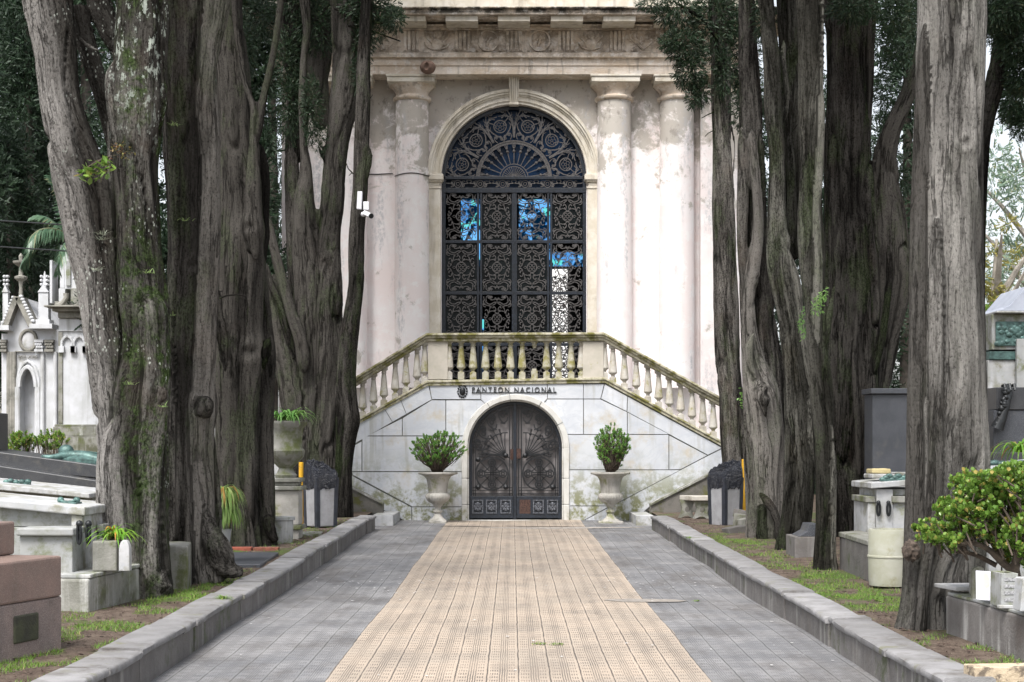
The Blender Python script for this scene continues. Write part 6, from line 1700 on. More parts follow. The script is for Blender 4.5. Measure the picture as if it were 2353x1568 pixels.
for (xc, w_, zb_, zt_) in ((90, 34, 900, 470), (565, 62, 880, 300)):
    pn = MB(); h_ = kx(w_) - kx(0)
    pn.box(kx(xc) - h_, kx(xc) + h_, D - .12, D - .12 + 2 * h_, kz(zb_), kz(540)); pn.box(kx(xc) - h_ * 1.4, kx(xc) + h_ * 1.4, D - .18, D - .1 + 2.4 * h_, kz(zb_ + 60), kz(zb_))
    pn.box(kx(xc) - h_ * 2.3, kx(xc) + h_ * 2.3, D - .3, D + .5, kz(zb_ + 120), kz(zb_ + 60))
    for q in (-1, 1): pn.prism([(kx(xc) - h_ * 1.15, kz(540)), (kx(xc) + h_ * 1.15, kz(540)), (kx(xc), kz(440))], D - .14 + (0 if q < 0 else 2 * h_), D - .08 + (0 if q < 0 else 2 * h_))
    pn.lathe([(h_ * .75, 0), (h_ * .2, kz(zt_) - kz(540)), (.01, kz(zt_ - 30) - kz(540))], (kx(xc), D - .12 + h_, kz(540)), 8)
    for i in range(3):
        for a in range(4): pn.sphere((kx(xc) + h_ * .8 * math.cos(a * PI / 2 + .8), D - .12 + h_ + h_ * .8 * math.sin(a * PI / 2 + .8), kz(440 - i * 50)), .032, 6, 5)
    pn.build('pinnacle', cw, C_, bevel=.006)
for (a, b_) in ((20, 100), (450, 560), (575, 690)):
    cp_ = MB(); cp_.box(kx(a), kx(b_), D - .12, D, kz(1280), kz(1250)); cp_.box(kx(a), kx(b_), D - .12, D, kz(1165), kz(1130)); cp_.box(kx(a + 8), kx(b_ - 8), D - .06, D, kz(1250), kz(1165))
    for i in range(6): cp_.sphere((kx(a + 12 + (b_ - a - 24) * (i + .5) / 6), D - .09, kz(1190 + 35 * (i % 2))), .035, 8, 5)
    cp_.build('capital', cg if a != 450 else cw, C_)
for xs_ in (115, 150, 185, 540, 700):
    MB().lathe([(.05, 0), (.045, kz(1280) - .3)], (kx(xs_), D - .03, .3), 10).build('colonnette', cw if xs_ > 500 else cg, C_, smooth=True)
MB().box(kx(195), kx(440), D - .05, D, kz(1282), kz(1270)).build('string_course', cg, C_)
text_obj("FAMILIA CAPURRO", .1, kx(232), D - .03, kz(1362), 'lettering', cg, C_, .01, kx(472) - kx(232), .95)

# ---- tall white monument beside the chapel
D = 30.0
Mn = empty('tall_monument', (kx(860, D), D, .3), 'tall pale stone monument with a dark cornice, blind arches and mossy stepped base', 'monument')
K = lambda n, m, a, b_, c, d_, e, y0, y1, bv=.01: MB().box(kx(a, D), kx(b_, D), y0, y1, kz(d_, D), kz(c, D)).build(n, m, Mn, bevel=bv)
K('shaft', cw, 735, 1300, 860, 2250, 0, D, D + 1.4)
K('cornice', cg, 615, 1400, 712, 735, 0, D - .35, D + 1.7); K('cornice', cg, 690, 1340, 736, 780, 0, D - .2, D + 1.6); K('cornice', cg, 740, 1310, 781, 858, 0, D - .08, D + 1.5)
K('frieze', cw, 735, 1305, 1012, 1022, 0, D - .04, D + 1.4)
K('panel_border', M['oldstone'], 735, 790, 1030, 2180, 0, D - .03, D + .05)
for (a, b_, c, d_) in ((700, 1400, 2190, 2215), (690, 1400, 2216, 2330), (640, 1420, 2331, 2350), (600, 1450, 2351, 2560), (560, 1500, 2561, 2700)):
    K('base_step', M['oldstone'] if c != 2561 else M['greymarble'], a, b_, c, d_, 0, D - .1 - (c - 2190) * .0012, D + 1.6)
for xa in (775, 925, 1075):
    ar_ = MB(); xm = kx(xa + 75, D); hw_ = kx(70, D) - kx(0, D); zb_ = kz(1210, D); zt_ = kz(1085, D)
    for sx in (-1, 1): ar_.tube([(xm + sx * hw_, D - .03, zb_ - .02), (xm + sx * hw_ * .95, D - .03, zb_ + (zt_ - zb_) * .5), (xm + sx * hw_ * .55, D - .03, zb_ + (zt_ - zb_) * .85), (xm, D - .03, zt_)], .03, 6); ar_.box(xm + sx * hw_ - .05, xm + sx * hw_ + .05, D - .08, D, zb_ - .12, zb_)
    ar_.build('blind_arch', cw, Mn)
K('upper_block', M['oldstone'], 665, 1200, 640, 711, 0, D + .1, D + 1.2); K('upper_block', M['oldstone'], 830, 1200, 460, 639, 0, D + .3, D + 1.0)
cr2 = MB()
for xa in (740, 970): cr2.tube([(kx(xa - 40, D), D, kz(690, D)), (kx(xa + 20, D), D, kz(690, D)), (kx(xa + 60, D), D, kz(650, D)), (kx(xa + 90, D), D, kz(600, D)), (kx(xa + 90, D), D, kz(545, D))], [.03, .06, .05, .05, .06], 8)
cr2.build('acroterion', cg, Mn, smooth=True)
for (a, b_, c, d_, mm) in ((640, 725, 450, 640, cw), (655, 715, -100, 449, cw), (715, 900, -60, 459, cw), (525, 560, 90, 640, cw), (905, 985, 230, 459, cw)):
    K('pylon', mm, a, b_, c, d_, 0, D + .5, D + .9)
K('pylon_panel', M['greymarble'], 740, 800, 100, 420, 0, D + .46, D + .5)

# ---- palm
D = 27.5
pr_ = empty('palm_tree', (X(105, D), D, .3), 'palm with drooping feathery fronds behind the gothic chapel pinnacle', 'palm')
MB().tube([(X(225, D), D + .8, .3), (X(222, D), D + .7, 3), (X(205, D), D + .6, Z(545, D))], [.16, .13, .12], 10).build('trunk', M['bark_plain'], pr_, smooth=True)
pf = MB(); rnd = random.Random(12)
def frond(p, droop=1.0, w_=.5, mb=pf, lw=.018):
    pts = spline([(X(a, D) , D + dq, Z(b_, D)) for a, b_, dq in p], 30)
    mb.tube([tuple(q) for q in pts], [.02 * (1 - .8 * i / 30) + .003 for i in range(30)], 4)
    for i in range(3, 30):
        t_ = Vector(pts[i] - pts[i - 1]).normalized(); sd_ = t_.cross(Vector((0, 0, 1)))
        sd_ = sd_.normalized() if sd_.length > .05 else Vector((0, 1, 0))
        for sg in (-1, 1):
            for e in range(2):
                L_ = w_ * (math.sin(PI * min(1, i / 30 * .9 + .12)) * .8 + .2) * rnd.uniform(.8, 1.1)
                a0 = Vector(pts[i]) + t_ * rnd.uniform(0, .04); d = (sd_ * sg * .75 + t_ * .5 + Vector((0, 0, -.25 * droop))).normalized()
                m_ = a0 + d * L_ * .5; e_ = m_ + (d + Vector((0, 0, -.9 * droop))).normalized() * L_ * .5
                w2 = t_ * lw
                b0 = len(mb.v); mb.v.extend([tuple(a0 - w2 * .6), tuple(a0 + w2 * .6), tuple(m_ + w2), tuple(m_ - w2), tuple(e_)])
                mb.f.append((b0, b0 + 1, b0 + 2, b0 + 3)); mb.f.append((b0 + 3, b0 + 2, b0 + 4)); mb.mi += [0, 0]
frond([(160, 545, .5), (125, 525, .2), (95, 528, 0), (75, 548, -.1), (66, 575, -.1)], 1.2, .55)
frond([(160, 545, .4), (120, 540, .1), (85, 560, 0), (62, 590, 0), (50, 612, 0)], .9, .4)
frond([(155, 545, .6), (150, 490, .5), (120, 430, .4), (100, 400, .4)], .6, .45)
frond([(155, 545, .3), (140, 470, .2), (128, 420, .2), (118, 385, .2)], .5, .5)
frond([(160, 550, .2), (150, 560, 0), (140, 590, -.1), (136, 630, -.1)], 1, .4)
frond([(160, 550, .5), (110, 505, .4), (85, 490, .4), (60, 492, .4)], .8, .4)
frond([(160, 540, .5), (175, 520, .3), (190, 540, .2), (200, 580, .2)], 1, .45)
pf.build('fronds', leafmat("grey_green_palm", (.05, .11, .06), (.15, .24, .15), (.25, .27, .16), .4, .25), pr_)

# overhead cables on the left
for (ya, yb) in ((508, 520), (568, 580)):
    cb = MB().tube([(X(-80, 26), 26, Z(ya - 6, 26)), (X(40, 26), 26, Z(ya + 2, 26)), (X(180, 26), 26, Z(yb - 1, 26))], .012, 6)
    tag(cb.build('cable', M['gun'], loc=(X(0, 26), 26, Z(ya, 26)), smooth=True), 'thin dark overhead cable crossing ' + ('above the drooping palm frond' if ya < 540 else 'lower, behind the palm fronds'), 'cable')

# ---- stone box between first and second left trees, vase, edging
t = MB().plan([(X(374, 15.2), 15.0), (X(438, 14.9), 14.75), (X(438, 15.4), 15.45), (X(380, 15.6), 15.6)], .1, Z(1252, 15.0))
tag(t.build('stone_planter_box', M['oldstone'], loc=(-3.2, 15, .2), bevel=.015, rough=.006, rs=.2), 'low mossy stone box wedged between the two foremost left trunks', 'stone box')
D = 17.6; c = (X(512, D), D, .25)
v = MB().lathe([(.05, 0), (.06, .02), (.075, .2), (.095, .37), (.10, .39), (.085, .39), (.07, .3)], c, 24)
vo = v.build('tall_vase', M['greymarble'], loc=c, smooth=True); tag(vo, 'tall narrow grey vase at the foot of the second left tree, full of spider leaves', 'vase')
sp = MB(); rnd = random.Random(6); straps(sp, (c[0], c[1], Z(1140, D)), 260, .38, .020, rnd, up=1.0, spread=1.0, droop=1.4)
for zq in (1150, 1165, 1180): straps(sp, (c[0] + .05, c[1] - .03, Z(zq, D)), 110, .30, .018, rnd, up=.5, spread=1.0, droop=1.8)
tag(sp.build('spider_plant', M['spider'], loc=(c[0], c[1], Z(1150, D))), 'drooping variegated spider plant in the tall vase beside the second left tree', 'plant')
bk = MB()
tag(MB().box(X(524, 20), X(580, 20), 19.9, 20.05, .12, Z(1257, 20)).build('brick_edging', plain("red_brick", (.24, .065, .04), .85, .3, 14, 0, .3), loc=(X(550, 20), 20, .2), bevel=.008), 'red brick edging course behind the dark slate slab, left half', 'edging')
tag(MB().box(X(583, 20), X(641, 20), 19.93, 20.08, .12, Z(1258, 20)).build('brick_edging', plain("red_brick_b", (.20, .07, .045), .85, .3, 14, 0, .3), loc=(X(610, 20), 20, .2), bevel=.008), 'darker red brick edging course behind the dark slate slab, right half', 'edging')
tag(MB().plan([(X(540, 17.5), 17.3), (X(600, 17.3), 17.3), (X(640, 19.2), 19.2), (X(535, 19.2), 19.2)], .12, Z(1296, 17.3)).build('slate_slab', M['greygranite'], loc=(-3, 18, .2), bevel=.012), 'flat dark slate slab on the soil beside the left kerb', 'slab')

# ---- big planted urn on a pedestal (left, mid distance)
D = 22.6; ux_ = 657; uc = X(ux_, D)
U = empty('tall_stone_urn', (uc, D, .25), 'large mossy stone urn on a panelled pedestal behind the third left tree', 'urn')
zq = lambda y: Z(y, D); k_ = D / FPX
MB().lathe([(24 * k_, 0), (26 * k_, zq(1092) - zq(1098)), (20 * k_, zq(1086) - zq(1098)), (16 * k_, zq(1076) - zq(1098)), (22 * k_, zq(1070) - zq(1098)), (28 * k_, zq(1064) - zq(1098)), (40 * k_, zq(1050) - zq(1098)), (43 * k_, zq(1036) - zq(1098)), (38 * k_, zq(1030) - zq(1098)),
            (37 * k_, zq(1010) - zq(1098)), (40 * k_, zq(985) - zq(1098)), (49 * k_, zq(975) - zq(1098)), (50 * k_, zq(968) - zq(1098)), (42 * k_, zq(968) - zq(1098)), (38 * k_, zq(978) - zq(1098))], (uc, D, zq(1098)), 40, 20, .05, (zq(1060) - zq(1098), zq(1034) - zq(1098))).build('bowl', M['oldstone'], U, smooth=True, angle=40)
for (h_, a, b_) in ((38, 1098, 1108), (32, 1108.5, 1116), (42, 1116.5, 1126), (34, 1126.5, 1205), (40, 1205.5, 1216), (34, 1216.5, 1245)):
    MB().box(uc - h_ * k_, uc + h_ * k_, D - h_ * k_, D + h_ * k_, zq(b_), zq(a)).build('pedestal_course', M['urn'] if h_ == 34 else M['oldstone'], U, bevel=.012)
sp = MB(); rnd = random.Random(16)
for dx in (-10, 8, 22): straps(sp, (uc + dx * k_, D - .05, zq(967)), 34, .42, .034, rnd, up=1, spread=1.0, droop=.9)
tag(sp.build('urn_strap_plant', M['fern'], loc=(uc, D, zq(967))), 'green strap leaved plant arching from the large mossy urn', 'plant')
tag(MB().lathe([(.15, 0), (.155, .34), (.18, .345), (.18, .385), (.13, .39)], (X(648, 21.4), 21.4, .22), 24).build('grey_stone_drum', M['greymarble'], loc=(X(648, 21.4), 21.4, .22), smooth=True, angle=40), 'low grey streaked stone drum before the pedestal of the large urn', 'planter')
for (a, b_, y0, y1, lab) in ((640, 738, 22.9, 23.6, 'broken flat stone slab on the soil in front of the left litter bin'), (636, 676, 21.8, 22.4, 'mossy broken stone slab nearer the kerb, left of the litter bin')):
    o = MB().plan([(X(a, 23), y0), (X(b_, 23), y0 + .1), (X(b_ - 8, 23), y1), (X(a + 5, 23), y1)], .2, .285)
    tag(o.build('flat_stone', M['oldstone'], loc=(X(a, 23), y0, .2), bevel=.01, rough=.015, rs=.15), lab, 'stone')

# ---- security camera on the slim trunk
D = 27.45; c = (X(838, D), D, Z(480, D))
S_ = empty('security_camera', c, 'white wall box and bullet camera fixed to the slim dark trunk', 'security camera')
wp_ = plain("white_plastic", (.62, .62, .66), .4, .08)
MB().prism([(X(820, D), Z(481, D)), (X(831, D), Z(482, D)), (X(833, D), Z(441, D)), (X(822, D), Z(441, D))], D - .05, D + .06).build('solar_box', wp_, S_, bevel=.008)
MB().box(X(835, D), X(848, D), D - .03, D + .05, Z(483, D), Z(464, D)).build('junction_box', wp_, S_, bevel=.008)
MB().sphere((X(835, D), D - .02, Z(493, D)), .045, 12, 8).build('mount', wp_, S_, smooth=True)
a_ = Vector((X(838, D), D - .02, Z(490, D))); b_ = Vector((X(856, D), D - .28, Z(502, D)))
MB().tube([a_, b_], .052, 4).build('camera_body', wp_, S_, bevel=.008)
MB().tube([b_ - (b_ - a_) * .02, b_ + (b_ - a_) * .04], .045, 12).build('lens', M['gun'], S_)

# ---- air plants and ferns on the trunks
def tuft(x, y, D, n, L, m, label, nm='air_plant', w_=.006, **kw):
    mb = MB(); rnd = random.Random(int(x * 7 + y)); c = (X(x, D), D, Z(y, D)); straps(mb, c, n, L, w_, rnd, **kw)
    tag(mb.build(nm, m, loc=c), label, 'air plant', 'air plants on the trunks')
ap = leafmat("silvery_air_plant", (.30, .33, .26), (.42, .45, .36), None, .6, .2)
ag = leafmat("green_air_plant", (.14, .22, .07), (.28, .36, .14), None, .6, .25)
for (x, y, D, mm, lab) in ((238, 540, 13.78, ap, 'silvery air plant high on the foremost left trunk, below the leafy sprig'), (222, 622, 13.78, ap, 'large pale air plant on the outer edge of the foremost left trunk'), (236, 552, 13.8, ap, 'faint silvery air plant just under another on the foremost left trunk'),
                           (400, 288, 15.2, ag, 'small green air plant near the top of the second left trunk'), (424, 508, 15.15, ag, 'yellowish air plant halfway up the second left trunk'), (394, 726, 15.1, ag, 'spiky green air plant where the two foremost left trunks meet'),
                           (296, 884, 13.6, ag, 'small green air plant low on the foremost left trunk, left of another'), (374, 936, 13.6, ag, 'small green air plant beside the branch stub of the foremost left trunk'), (342, 628, 13.65, ag, 'tiny air plant on the mossy right limb of the foremost left tree')):
    tuft(x, y, D, 16, .085 if mm is ag else .10, mm, lab, up=.5, droop=.3)
for (x, y, D, lab) in ((1880, 690, 16.9, 'feathery green fern hanging in the fork of the fourth right tree'), (1842, 745, 19.4, 'smaller green fern hanging on the sinuous third right trunk')):
    mb = MB(); rnd = random.Random(int(x)); c = (X(x, D), D, Z(y, D))
    for k in range(6): sprays(mb, (c[0] + rnd.gauss(0, .04), c[1] - .04, c[2] + rnd.gauss(0, .09)), (.03, .04, .07), 22, .028, rnd, droop=.6)
    tag(mb.build('hanging_fern', M['fern'], loc=c), lab, 'fern')
mb = MB(); c = (X(1708, 27.9), 27.9, Z(915, 27.9)); rnd = random.Random(3)
for k in range(40): leaf_oval(mb, Vector(c) + Vector((rnd.gauss(0, .05), rnd.gauss(0, .04), rnd.gauss(0, .09))), Vector((rnd.gauss(0, 1), -1, rnd.gauss(0, 1))).normalized(), Vector((0, 0, 1)), .06, .045)
tag(mb.build('ivy_sprig', M['fern'], loc=c), 'small bright ivy sprig on the slender trunk by the right balustrade', 'plant')
# leafy sprig on the foremost left tree
c = (X(258, 13.75), 13.72, Z(360, 13.75))
rt = empty('leafy_sprig', c, 'yellow green sapling sprig growing from the fork of the foremost left tree', 'plant')
lf = MB(); rnd = random.Random(9); tw = MB(); lr = MB()
for i in range(80):
    x = 190 + 75 * rnd.random() ** .8; y = 405 - (x - 190) * .32 + rnd.gauss(0, 9)
    p = Vector((X(x, 13.5), 13.45 + rnd.gauss(0, .06), Z(y, 13.5))); leaf_oval(lf, p, Vector((rnd.gauss(-.5, .6), rnd.gauss(-.3, .4), rnd.gauss(-.1, .5))).normalized(), Vector((0, 0, 1)), .075, .05, .1)
for i in range(50):
    x = rnd.gauss(285, 14); y = rnd.gauss(352, 9); p = Vector((X(x, 13.6), 13.5 + rnd.gauss(0, .04), Z(y, 13.6))); leaf_oval(lr, p, Vector((rnd.gauss(0, 1), rnd.gauss(-.3, .4), rnd.gauss(.1, .5))).normalized(), Vector((0, 0, 1)), .032, .018, .1)
for (x, y) in ((195, 398), (205, 415), (238, 425), (222, 385)): tw.tube([c, (X((x + 258) / 2, 13.7), 13.62, Z((y + 360) / 2 - 4, 13.7)), (X(x, 13.7), 13.6, Z(y, 13.7))], [.008, .006, .003], 4)
lf.build('leaves', M['jade_light'], rt); tw.build('twigs', M['twig'], rt); lr.build('reddish_leaves', leafmat("reddish_leaf", (.20, .10, .05), (.22, .24, .06), (.35, .08, .03), .5, .2), rt)
# ------------------------------------------------------------------ right side tombs and stones
t = empty('corner_tomb', (3.3, 10.5, .3), 'low grey concrete tomb with chipped marble edges at the near right, carrying small plaques', 'tomb')
obox('box', stone("stained_concrete_tomb", (.20, .188, .18), (.145, .135, .127), 4, dirt=(.13, .11, .10), dlo=.5, dhi=.7, dsc=2, streak=.9, streakc=(.50, .49, .47), bump=.4, moss=(.15, .15, .08), mlo=.6, mhi=.72), t, (3.17, 11.45), (3.36, 8.6), 1.7, .1, .485, 1, bevel=.015, rough=.006, rs=.25)
obox('top_slab', M['greymarble'], t, (3.18, 11.44), (3.37, 8.6), 1.7, .487, .51, 1, bevel=.008)
MB().plan([(3.13, 11.62), (3.40, 11.62), (3.42, 11.30), (3.20, 11.30)], .53, .56).build('loose_slab', M['whitemarble'], t, bevel=.006)
def plaque(name, x0, x1, ya, yb, D, lean, m, label, cat, th=.03, skew=0, loc=None, lines=0):
    z0, z1 = Z(yb, D), Z(ya, D)
    mb = MB(); mb.add([(X(x0, D), D, z0), (X(x1, D), D - skew, z0 - skew * .02), (X(x1, D) , D - skew + lean, z1 - .004), (X(x0, D) + .0, D + lean, z1), (X(x0, D), D + th, z0), (X(x1, D), D + th - skew, z0), (X(x1, D), D + th + lean - skew, z1), (X(x0, D), D + th + lean, z1)],
                      [(0, 1, 2, 3), (7, 6, 5, 4), (0, 4, 5, 1), (1, 5, 6, 2), (2, 6, 7, 3), (3, 7, 4, 0)])
    o = mb.build(name, m, loc=(X(x0, D), D, z0), bevel=.004); tag(o, label, cat); return o
whitep = plain("clean_white_marble", (.52, .52, .58), .4, .05, 3)
pl_ = empty('leaning_white_plaque', (X(2243, 10.6), 10.6, Z(1382, 10.6)), 'clean white marble plaque with an oval stain leaning on the near right tomb', 'plaque')
D = 10.6
po = MB(); po.add([(X(2243, D), D, Z(1378, D)), (X(2292, D), D - .02, Z(1382, D)), (X(2300, D), D + .06, Z(1317, D)), (X(2250, D), D + .08, Z(1314, D)), (X(2247, D), D + .04, Z(1378, D)), (X(2298, D), D + .03, Z(1381, D)), (X(2304, D), D + .10, Z(1317, D)), (X(2254, D), D + .12, Z(1314, D))], [(0, 1, 2, 3), (7, 6, 5, 4), (0, 4, 5, 1), (1, 5, 6, 2), (2, 6, 7, 3), (3, 7, 4, 0)])
po.build('slab', whitep, pl_, bevel=.004)
ov = MB(); q = [(X(2270, D) + .022 * math.cos(a) , D + .045 + .05 * math.sin(a) * .3 - .004, Z(1336, D) + .055 * math.sin(a)) for a in [2 * PI * i / 20 for i in range(20)]]
ov.add([(x, y - .004, z) for x, y, z in q], [tuple(range(20))]); ov.build('oval_stain', plain("beige_stain", (.50, .47, .42), .8, .15), pl_)
hs_ = MB(); cxh = X(2251, 11.0); hs_.prism([(cxh - .065, .5), (cxh + .065, .5), (cxh + .065, .67), (cxh + .05, .70), (cxh + .02, .70), (cxh + .01, .725), (cxh - .02, .735), (cxh - .05, .725), (cxh - .065, .70)], 10.95, 11.0)
tag(hs_.build('small_headstone', M['oldstone'], loc=(cxh, 10.97, .5), bevel=.006), 'small grey headstone with a stepped round top behind the leaning white plaque', 'headstone')
tb_ = empty('inscribed_marble_box', (X(2320, 10.3), 10.3, .5), 'small open grey marble box with faint inscriptions beside the leaning white plaque', 'flower box')
D = 10.3; a, b_ = X(2301, D), X(2340, D)
bw = MB()
for (x0, x1, y0, y1) in ((a, b_, D, D + .02), (a, b_, D + .22, D + .24), (a, a + .02, D + .02, D + .22), (b_ - .02, b_, D + .02, D + .22)): bw.box(x0, x1, y0, y1, .515, Z(1318, D))
bw.build('walls', M['greymarble'], tb_, bevel=.003)
for i in range(4): MB().box(a + .02, b_ - .02, D - .003, D, .555 + i * .045, .575 + i * .045).build('faint_inscription', plain("faint_lettering", (.30, .30, .31), .8, .5, 90), tb_)
MB().box(a - .02, b_ - .01, D - .03, D + .03, .51, .53).build('foot', M['whitemarble'], tb_, bevel=.004)
D = 9.9; a, b_ = X(2344, D), X(2410, D)
tag(MB().prism([(a, .53), (b_, .53), (b_, Z(1330, D)), (a + .02, Z(1330, D))], D, D + .16).build('white_marble_block', M['whitemarble'], loc=(a, D, .53), bevel=.006), 'white marble block cut off by the right edge, beside the inscribed box', 'flower box')
tag(MB().box(X(2270, 10.8), X(2360, 10.8), 10.95, 11.25, .512, .66).build('grey_tomb_kerb', M['oldstone'], loc=(X(2300, 10.8), 11, .51), bevel=.01), 'long grey stone ledge behind the plaques and under the jade shrub', 'ledge')
# jade shrub
D = 10.9
jr = empty('jade_tree', (X(2330, D), D, .6), 'sprawling glossy jade shrub with thick brown stems above the near right tomb', 'shrub')
st_ = MB(); lf = MB(); rnd = random.Random(77)
def stem(pts, r0, r1):
    sp = spline([(X(x, D + dq), D + dq, Z(y, D + dq)) for x, y, dq in pts], 14); st_.tube([tuple(q) for q in sp], [r0 + (r1 - r0) * i / 13 for i in range(14)], 8)
stem([(2352, 1395, 0), (2340, 1330, 0), (2300, 1290, 0), (2270, 1262, -.05), (2230, 1248, -.1), (2190, 1256, -.15)], .035, .012)
stem([(2300, 1290, 0), (2285, 1250, .05), (2262, 1220, .1), (2220, 1205, .05), (2190, 1196, 0)], .032, .01)
stem([(2285, 1250, .05), (2290, 1210, .05), (2310, 1190, .1), (2325, 1140, .1), (2310, 1110, .1)], .028, .01)
stem([(2330, 1310, 0), (2345, 1260, -.1), (2360, 1220, -.1)], .035, .02)
stem([(2262, 1220, .1), (2240, 1180, .1), (2230, 1150, .1), (2215, 1130, .1)], .018, .008)
stem([(2290, 1300, .1), (2240, 1275, .15), (2200, 1268, .2), (2180, 1262, .2)], .02, .008)
clus = [(2150, 1215, 30, 24), (2175, 1240, 32, 22), (2200, 1190, 40, 34), (2185, 1165, 26, 22), (2235, 1150, 40, 34), (2255, 1115, 44, 34), (2300, 1100, 44, 26), (2330, 1085, 34, 20), (2225, 1215, 36, 20), (2140, 1235, 16, 16), (2260, 1180, 34, 30), (2310, 1140, 36, 22), (2340, 1170, 34, 40), (2320, 1225, 40, 34), (2345, 1260, 34, 36), (2290, 1240, 26, 22), (2360, 1120, 40, 40), (2370, 1210, 40, 60), (2215, 1110, 20, 16)]
for (x, y, rx, ry) in clus:
    for k in range(int(rx * ry / 19)):
        a = rnd.random() * 2 * PI; q = math.sqrt(rnd.random()); dq = rnd.uniform(-.28, .28)
        tip = Vector((X(x + rx * q * math.cos(a), D), D + dq, Z(y + ry * q * math.sin(a), D)))
        ax = Vector((rnd.gauss(-.25, .4), rnd.gauss(-.35, .4), .9 + rnd.gauss(0, .3))).normalized()
        for j in range(9):
            an = j * 2.4 + rnd.random(); tt = j / 9; o = ax.orthogonal().normalized(); o = Matrix.Rotation(an, 3, ax) @ o
            d = (ax * (.4 + .8 * tt) + o * (1 - .4 * tt)).normalized(); leaf_oval(lf, tip - ax * .03 * (1 - tt), d, ax, .036 * rnd.uniform(.8, 1.25), .029 * rnd.uniform(.85, 1.2))
        if rnd.random() < .35: st_.tube([tuple(tip), tuple(tip - ax * .12 + Vector((.04, 0, -.02)))], [.004, .007], 5)
st_.build('stems', M['twig'], jr, smooth=True); lf.build('leaves', M['jade_light'], jr, smooth=True, angle=80)

# plank and pale stone at the bottom right corner
D = 9.0
tag(MB().plan([(X(2225, D), D + .1), (X(2225, D) + .02, D - .05), (3.7, D - .02), (3.7, D + .22)], .22, Z(1531, D) + .0).build('timber_plank', stone("pale_split_timber", (.55, .45, .32), (.42, .34, .24), 10, dirt=(.15, .12, .09), dlo=.52, dhi=.62, dsc=9, bump=.5), loc=(2.8, D, .2), bevel=.006), 'split pale timber plank on the soil at the bottom right corner', 'plank')
tag(MB().plan([(2.50, 8.86), (2.76, 8.86), (3.6, 8.9), (3.6, 8.2), (2.5, 8.2)], -.1, .20).build('white_stone_block', M['whitemarble'], loc=(2.6, 8.6, 0), bevel=.01), 'white stone block under the broken end of the right kerb', 'stone')

# stone trough, drum and grey capped block among the right trunks
t = empty('stone_trough', (X(1960, 16.5), 16.5, .2), 'stained stone trough with a pale rim left of the round marble drum', 'trough')
P = [(X(1925, 17.4), 17.3), (X(1998, 15.7), 15.6), (X(2090, 16.2), 16.2), (X(2010, 17.8), 17.8)]
MB().plan(P, .1, Z(1251, 16.0)).build('body', M['kerb'], t, bevel=.008)
cx_ = sum(p[0] for p in P) / 4; cy_ = sum(p[1] for p in P) / 4
MB().plan([(cx_ + (p[0] - cx_) * 1.04, cy_ + (p[1] - cy_) * 1.04) for p in P], Z(1251, 16.0) + .002, Z(1239, 16.0)).build('rim', M['oldstone'], t, bevel=.008)
D = 15.2; k_ = D / FPX; c = (X(2044, D), D, Z(1345, D))
tag(MB().lathe([(.19, 0), (.20, .06), (.205, .27), (.212, .275), (.212, .29), (.205, .295), (.20, .53), (.195, .545), (.17, .545), (.165, .4)], c, 40).build('marble_drum', stone("stained_marble_drum", (.44, .44, .38), (.36, .36, .28), 4, dirt=(.28, .27, .23), dlo=.55, dhi=.7, dsc=3, moss=(.28, .27, .16), mlo=.5, mhi=.68, bump=.2), loc=c, smooth=True, angle=35), 'round cream marble drum with a raised band beside the massive right trunk', 'planter')
D = 18.8; t = empty('flared_stone_base', (X(1860, D), D, .2), 'grey stone block with a concave flared cap between the third and fourth right trunks', 'stone base')
MB().box(X(1826, D), X(1905, D), D, D + .6, .1, Z(1234, D)).build('block', M['kerb'], t, bevel=.01)
kk = D / FPX; MB().add([], []).prism([(X(1836, D), Z(1233.5, D)), (X(1856, D), Z(1222, D)), (X(1862, D), Z(1205, D)), (X(1884, D), Z(1205, D)), (X(1890, D), Z(1222, D)), (X(1902, D), Z(1233.5, D))], D + .03, D + .5).build('flared_cap', M['greygranite'], t, bevel=.006)

# pale pillar tomb with handles and things on it
D = 17.2; t = empty('pillar_tomb', (X(2040, D), D, .2), 'white tomb with stepped slabs and two black handles behind the round marble drum', 'tomb')
bx2 = lambda n, m, x0, x1, ya, yb, y0, y1: MB().box(X(x0, D), X(x1, D), y0, y1, Z(yb, D), Z(ya, D)).build(n, m, t, bevel=.008)
MB().prism([(X(1997, D), Z(1123, D)), (X(1997, D), Z(1109, D)), (X(2140, D), Z(1098, D)), (X(2140, D), Z(1112, D))], D - .1, D + .9).build('lid', M['whitemarble'], t, bevel=.01)
bx2('neck', M['whitemarble'], 2012, 2050, 1124, 1330, D - .04, D + .8); bx2('neck', M['greymarble'], 2051, 2140, 1124, 1139, D + .02, D + .8)
bx2('ledge', M['oldstone'], 1988, 2011, 1141, 1155, D - .02, D + .7); bx2('ledge', M['oldstone'], 2046, 2140, 1140, 1155, D - .08, D + .7)
bx2('side', M['whitemarble'], 1994, 2011.5, 1155.5, 1330, D, D + .7); bx2('side', M['whitemarble'], 2050.5, 2140, 1155.5, 1330, D - .03, D + .7)
for x in (2015, 2038):
    hb = MB(); cx_, cz_ = X(x, D), Z(1158, D)
    hb.tube([(cx_ + .018 * math.cos(a), D - .08, cz_ - .055 + .07 * math.sin(a)) for a in [2 * PI * i / 16 for i in range(17)]], .013, 6); hb.sphere((cx_, D - .07, cz_ + .015), .025, 8, 6); hb.build('handle', M['gun'], t, smooth=True)
tag(MB().box(X(2008, D), X(2062, D), D + .1, D + .5, Z(1100, D), Z(1090, D)).build('white_book_stone', M['whitemarble'], loc=(X(2030, D), D, Z(1100, D)), bevel=.01), 'thick white book shaped stone lying on the white pillar tomb', 'ornament')
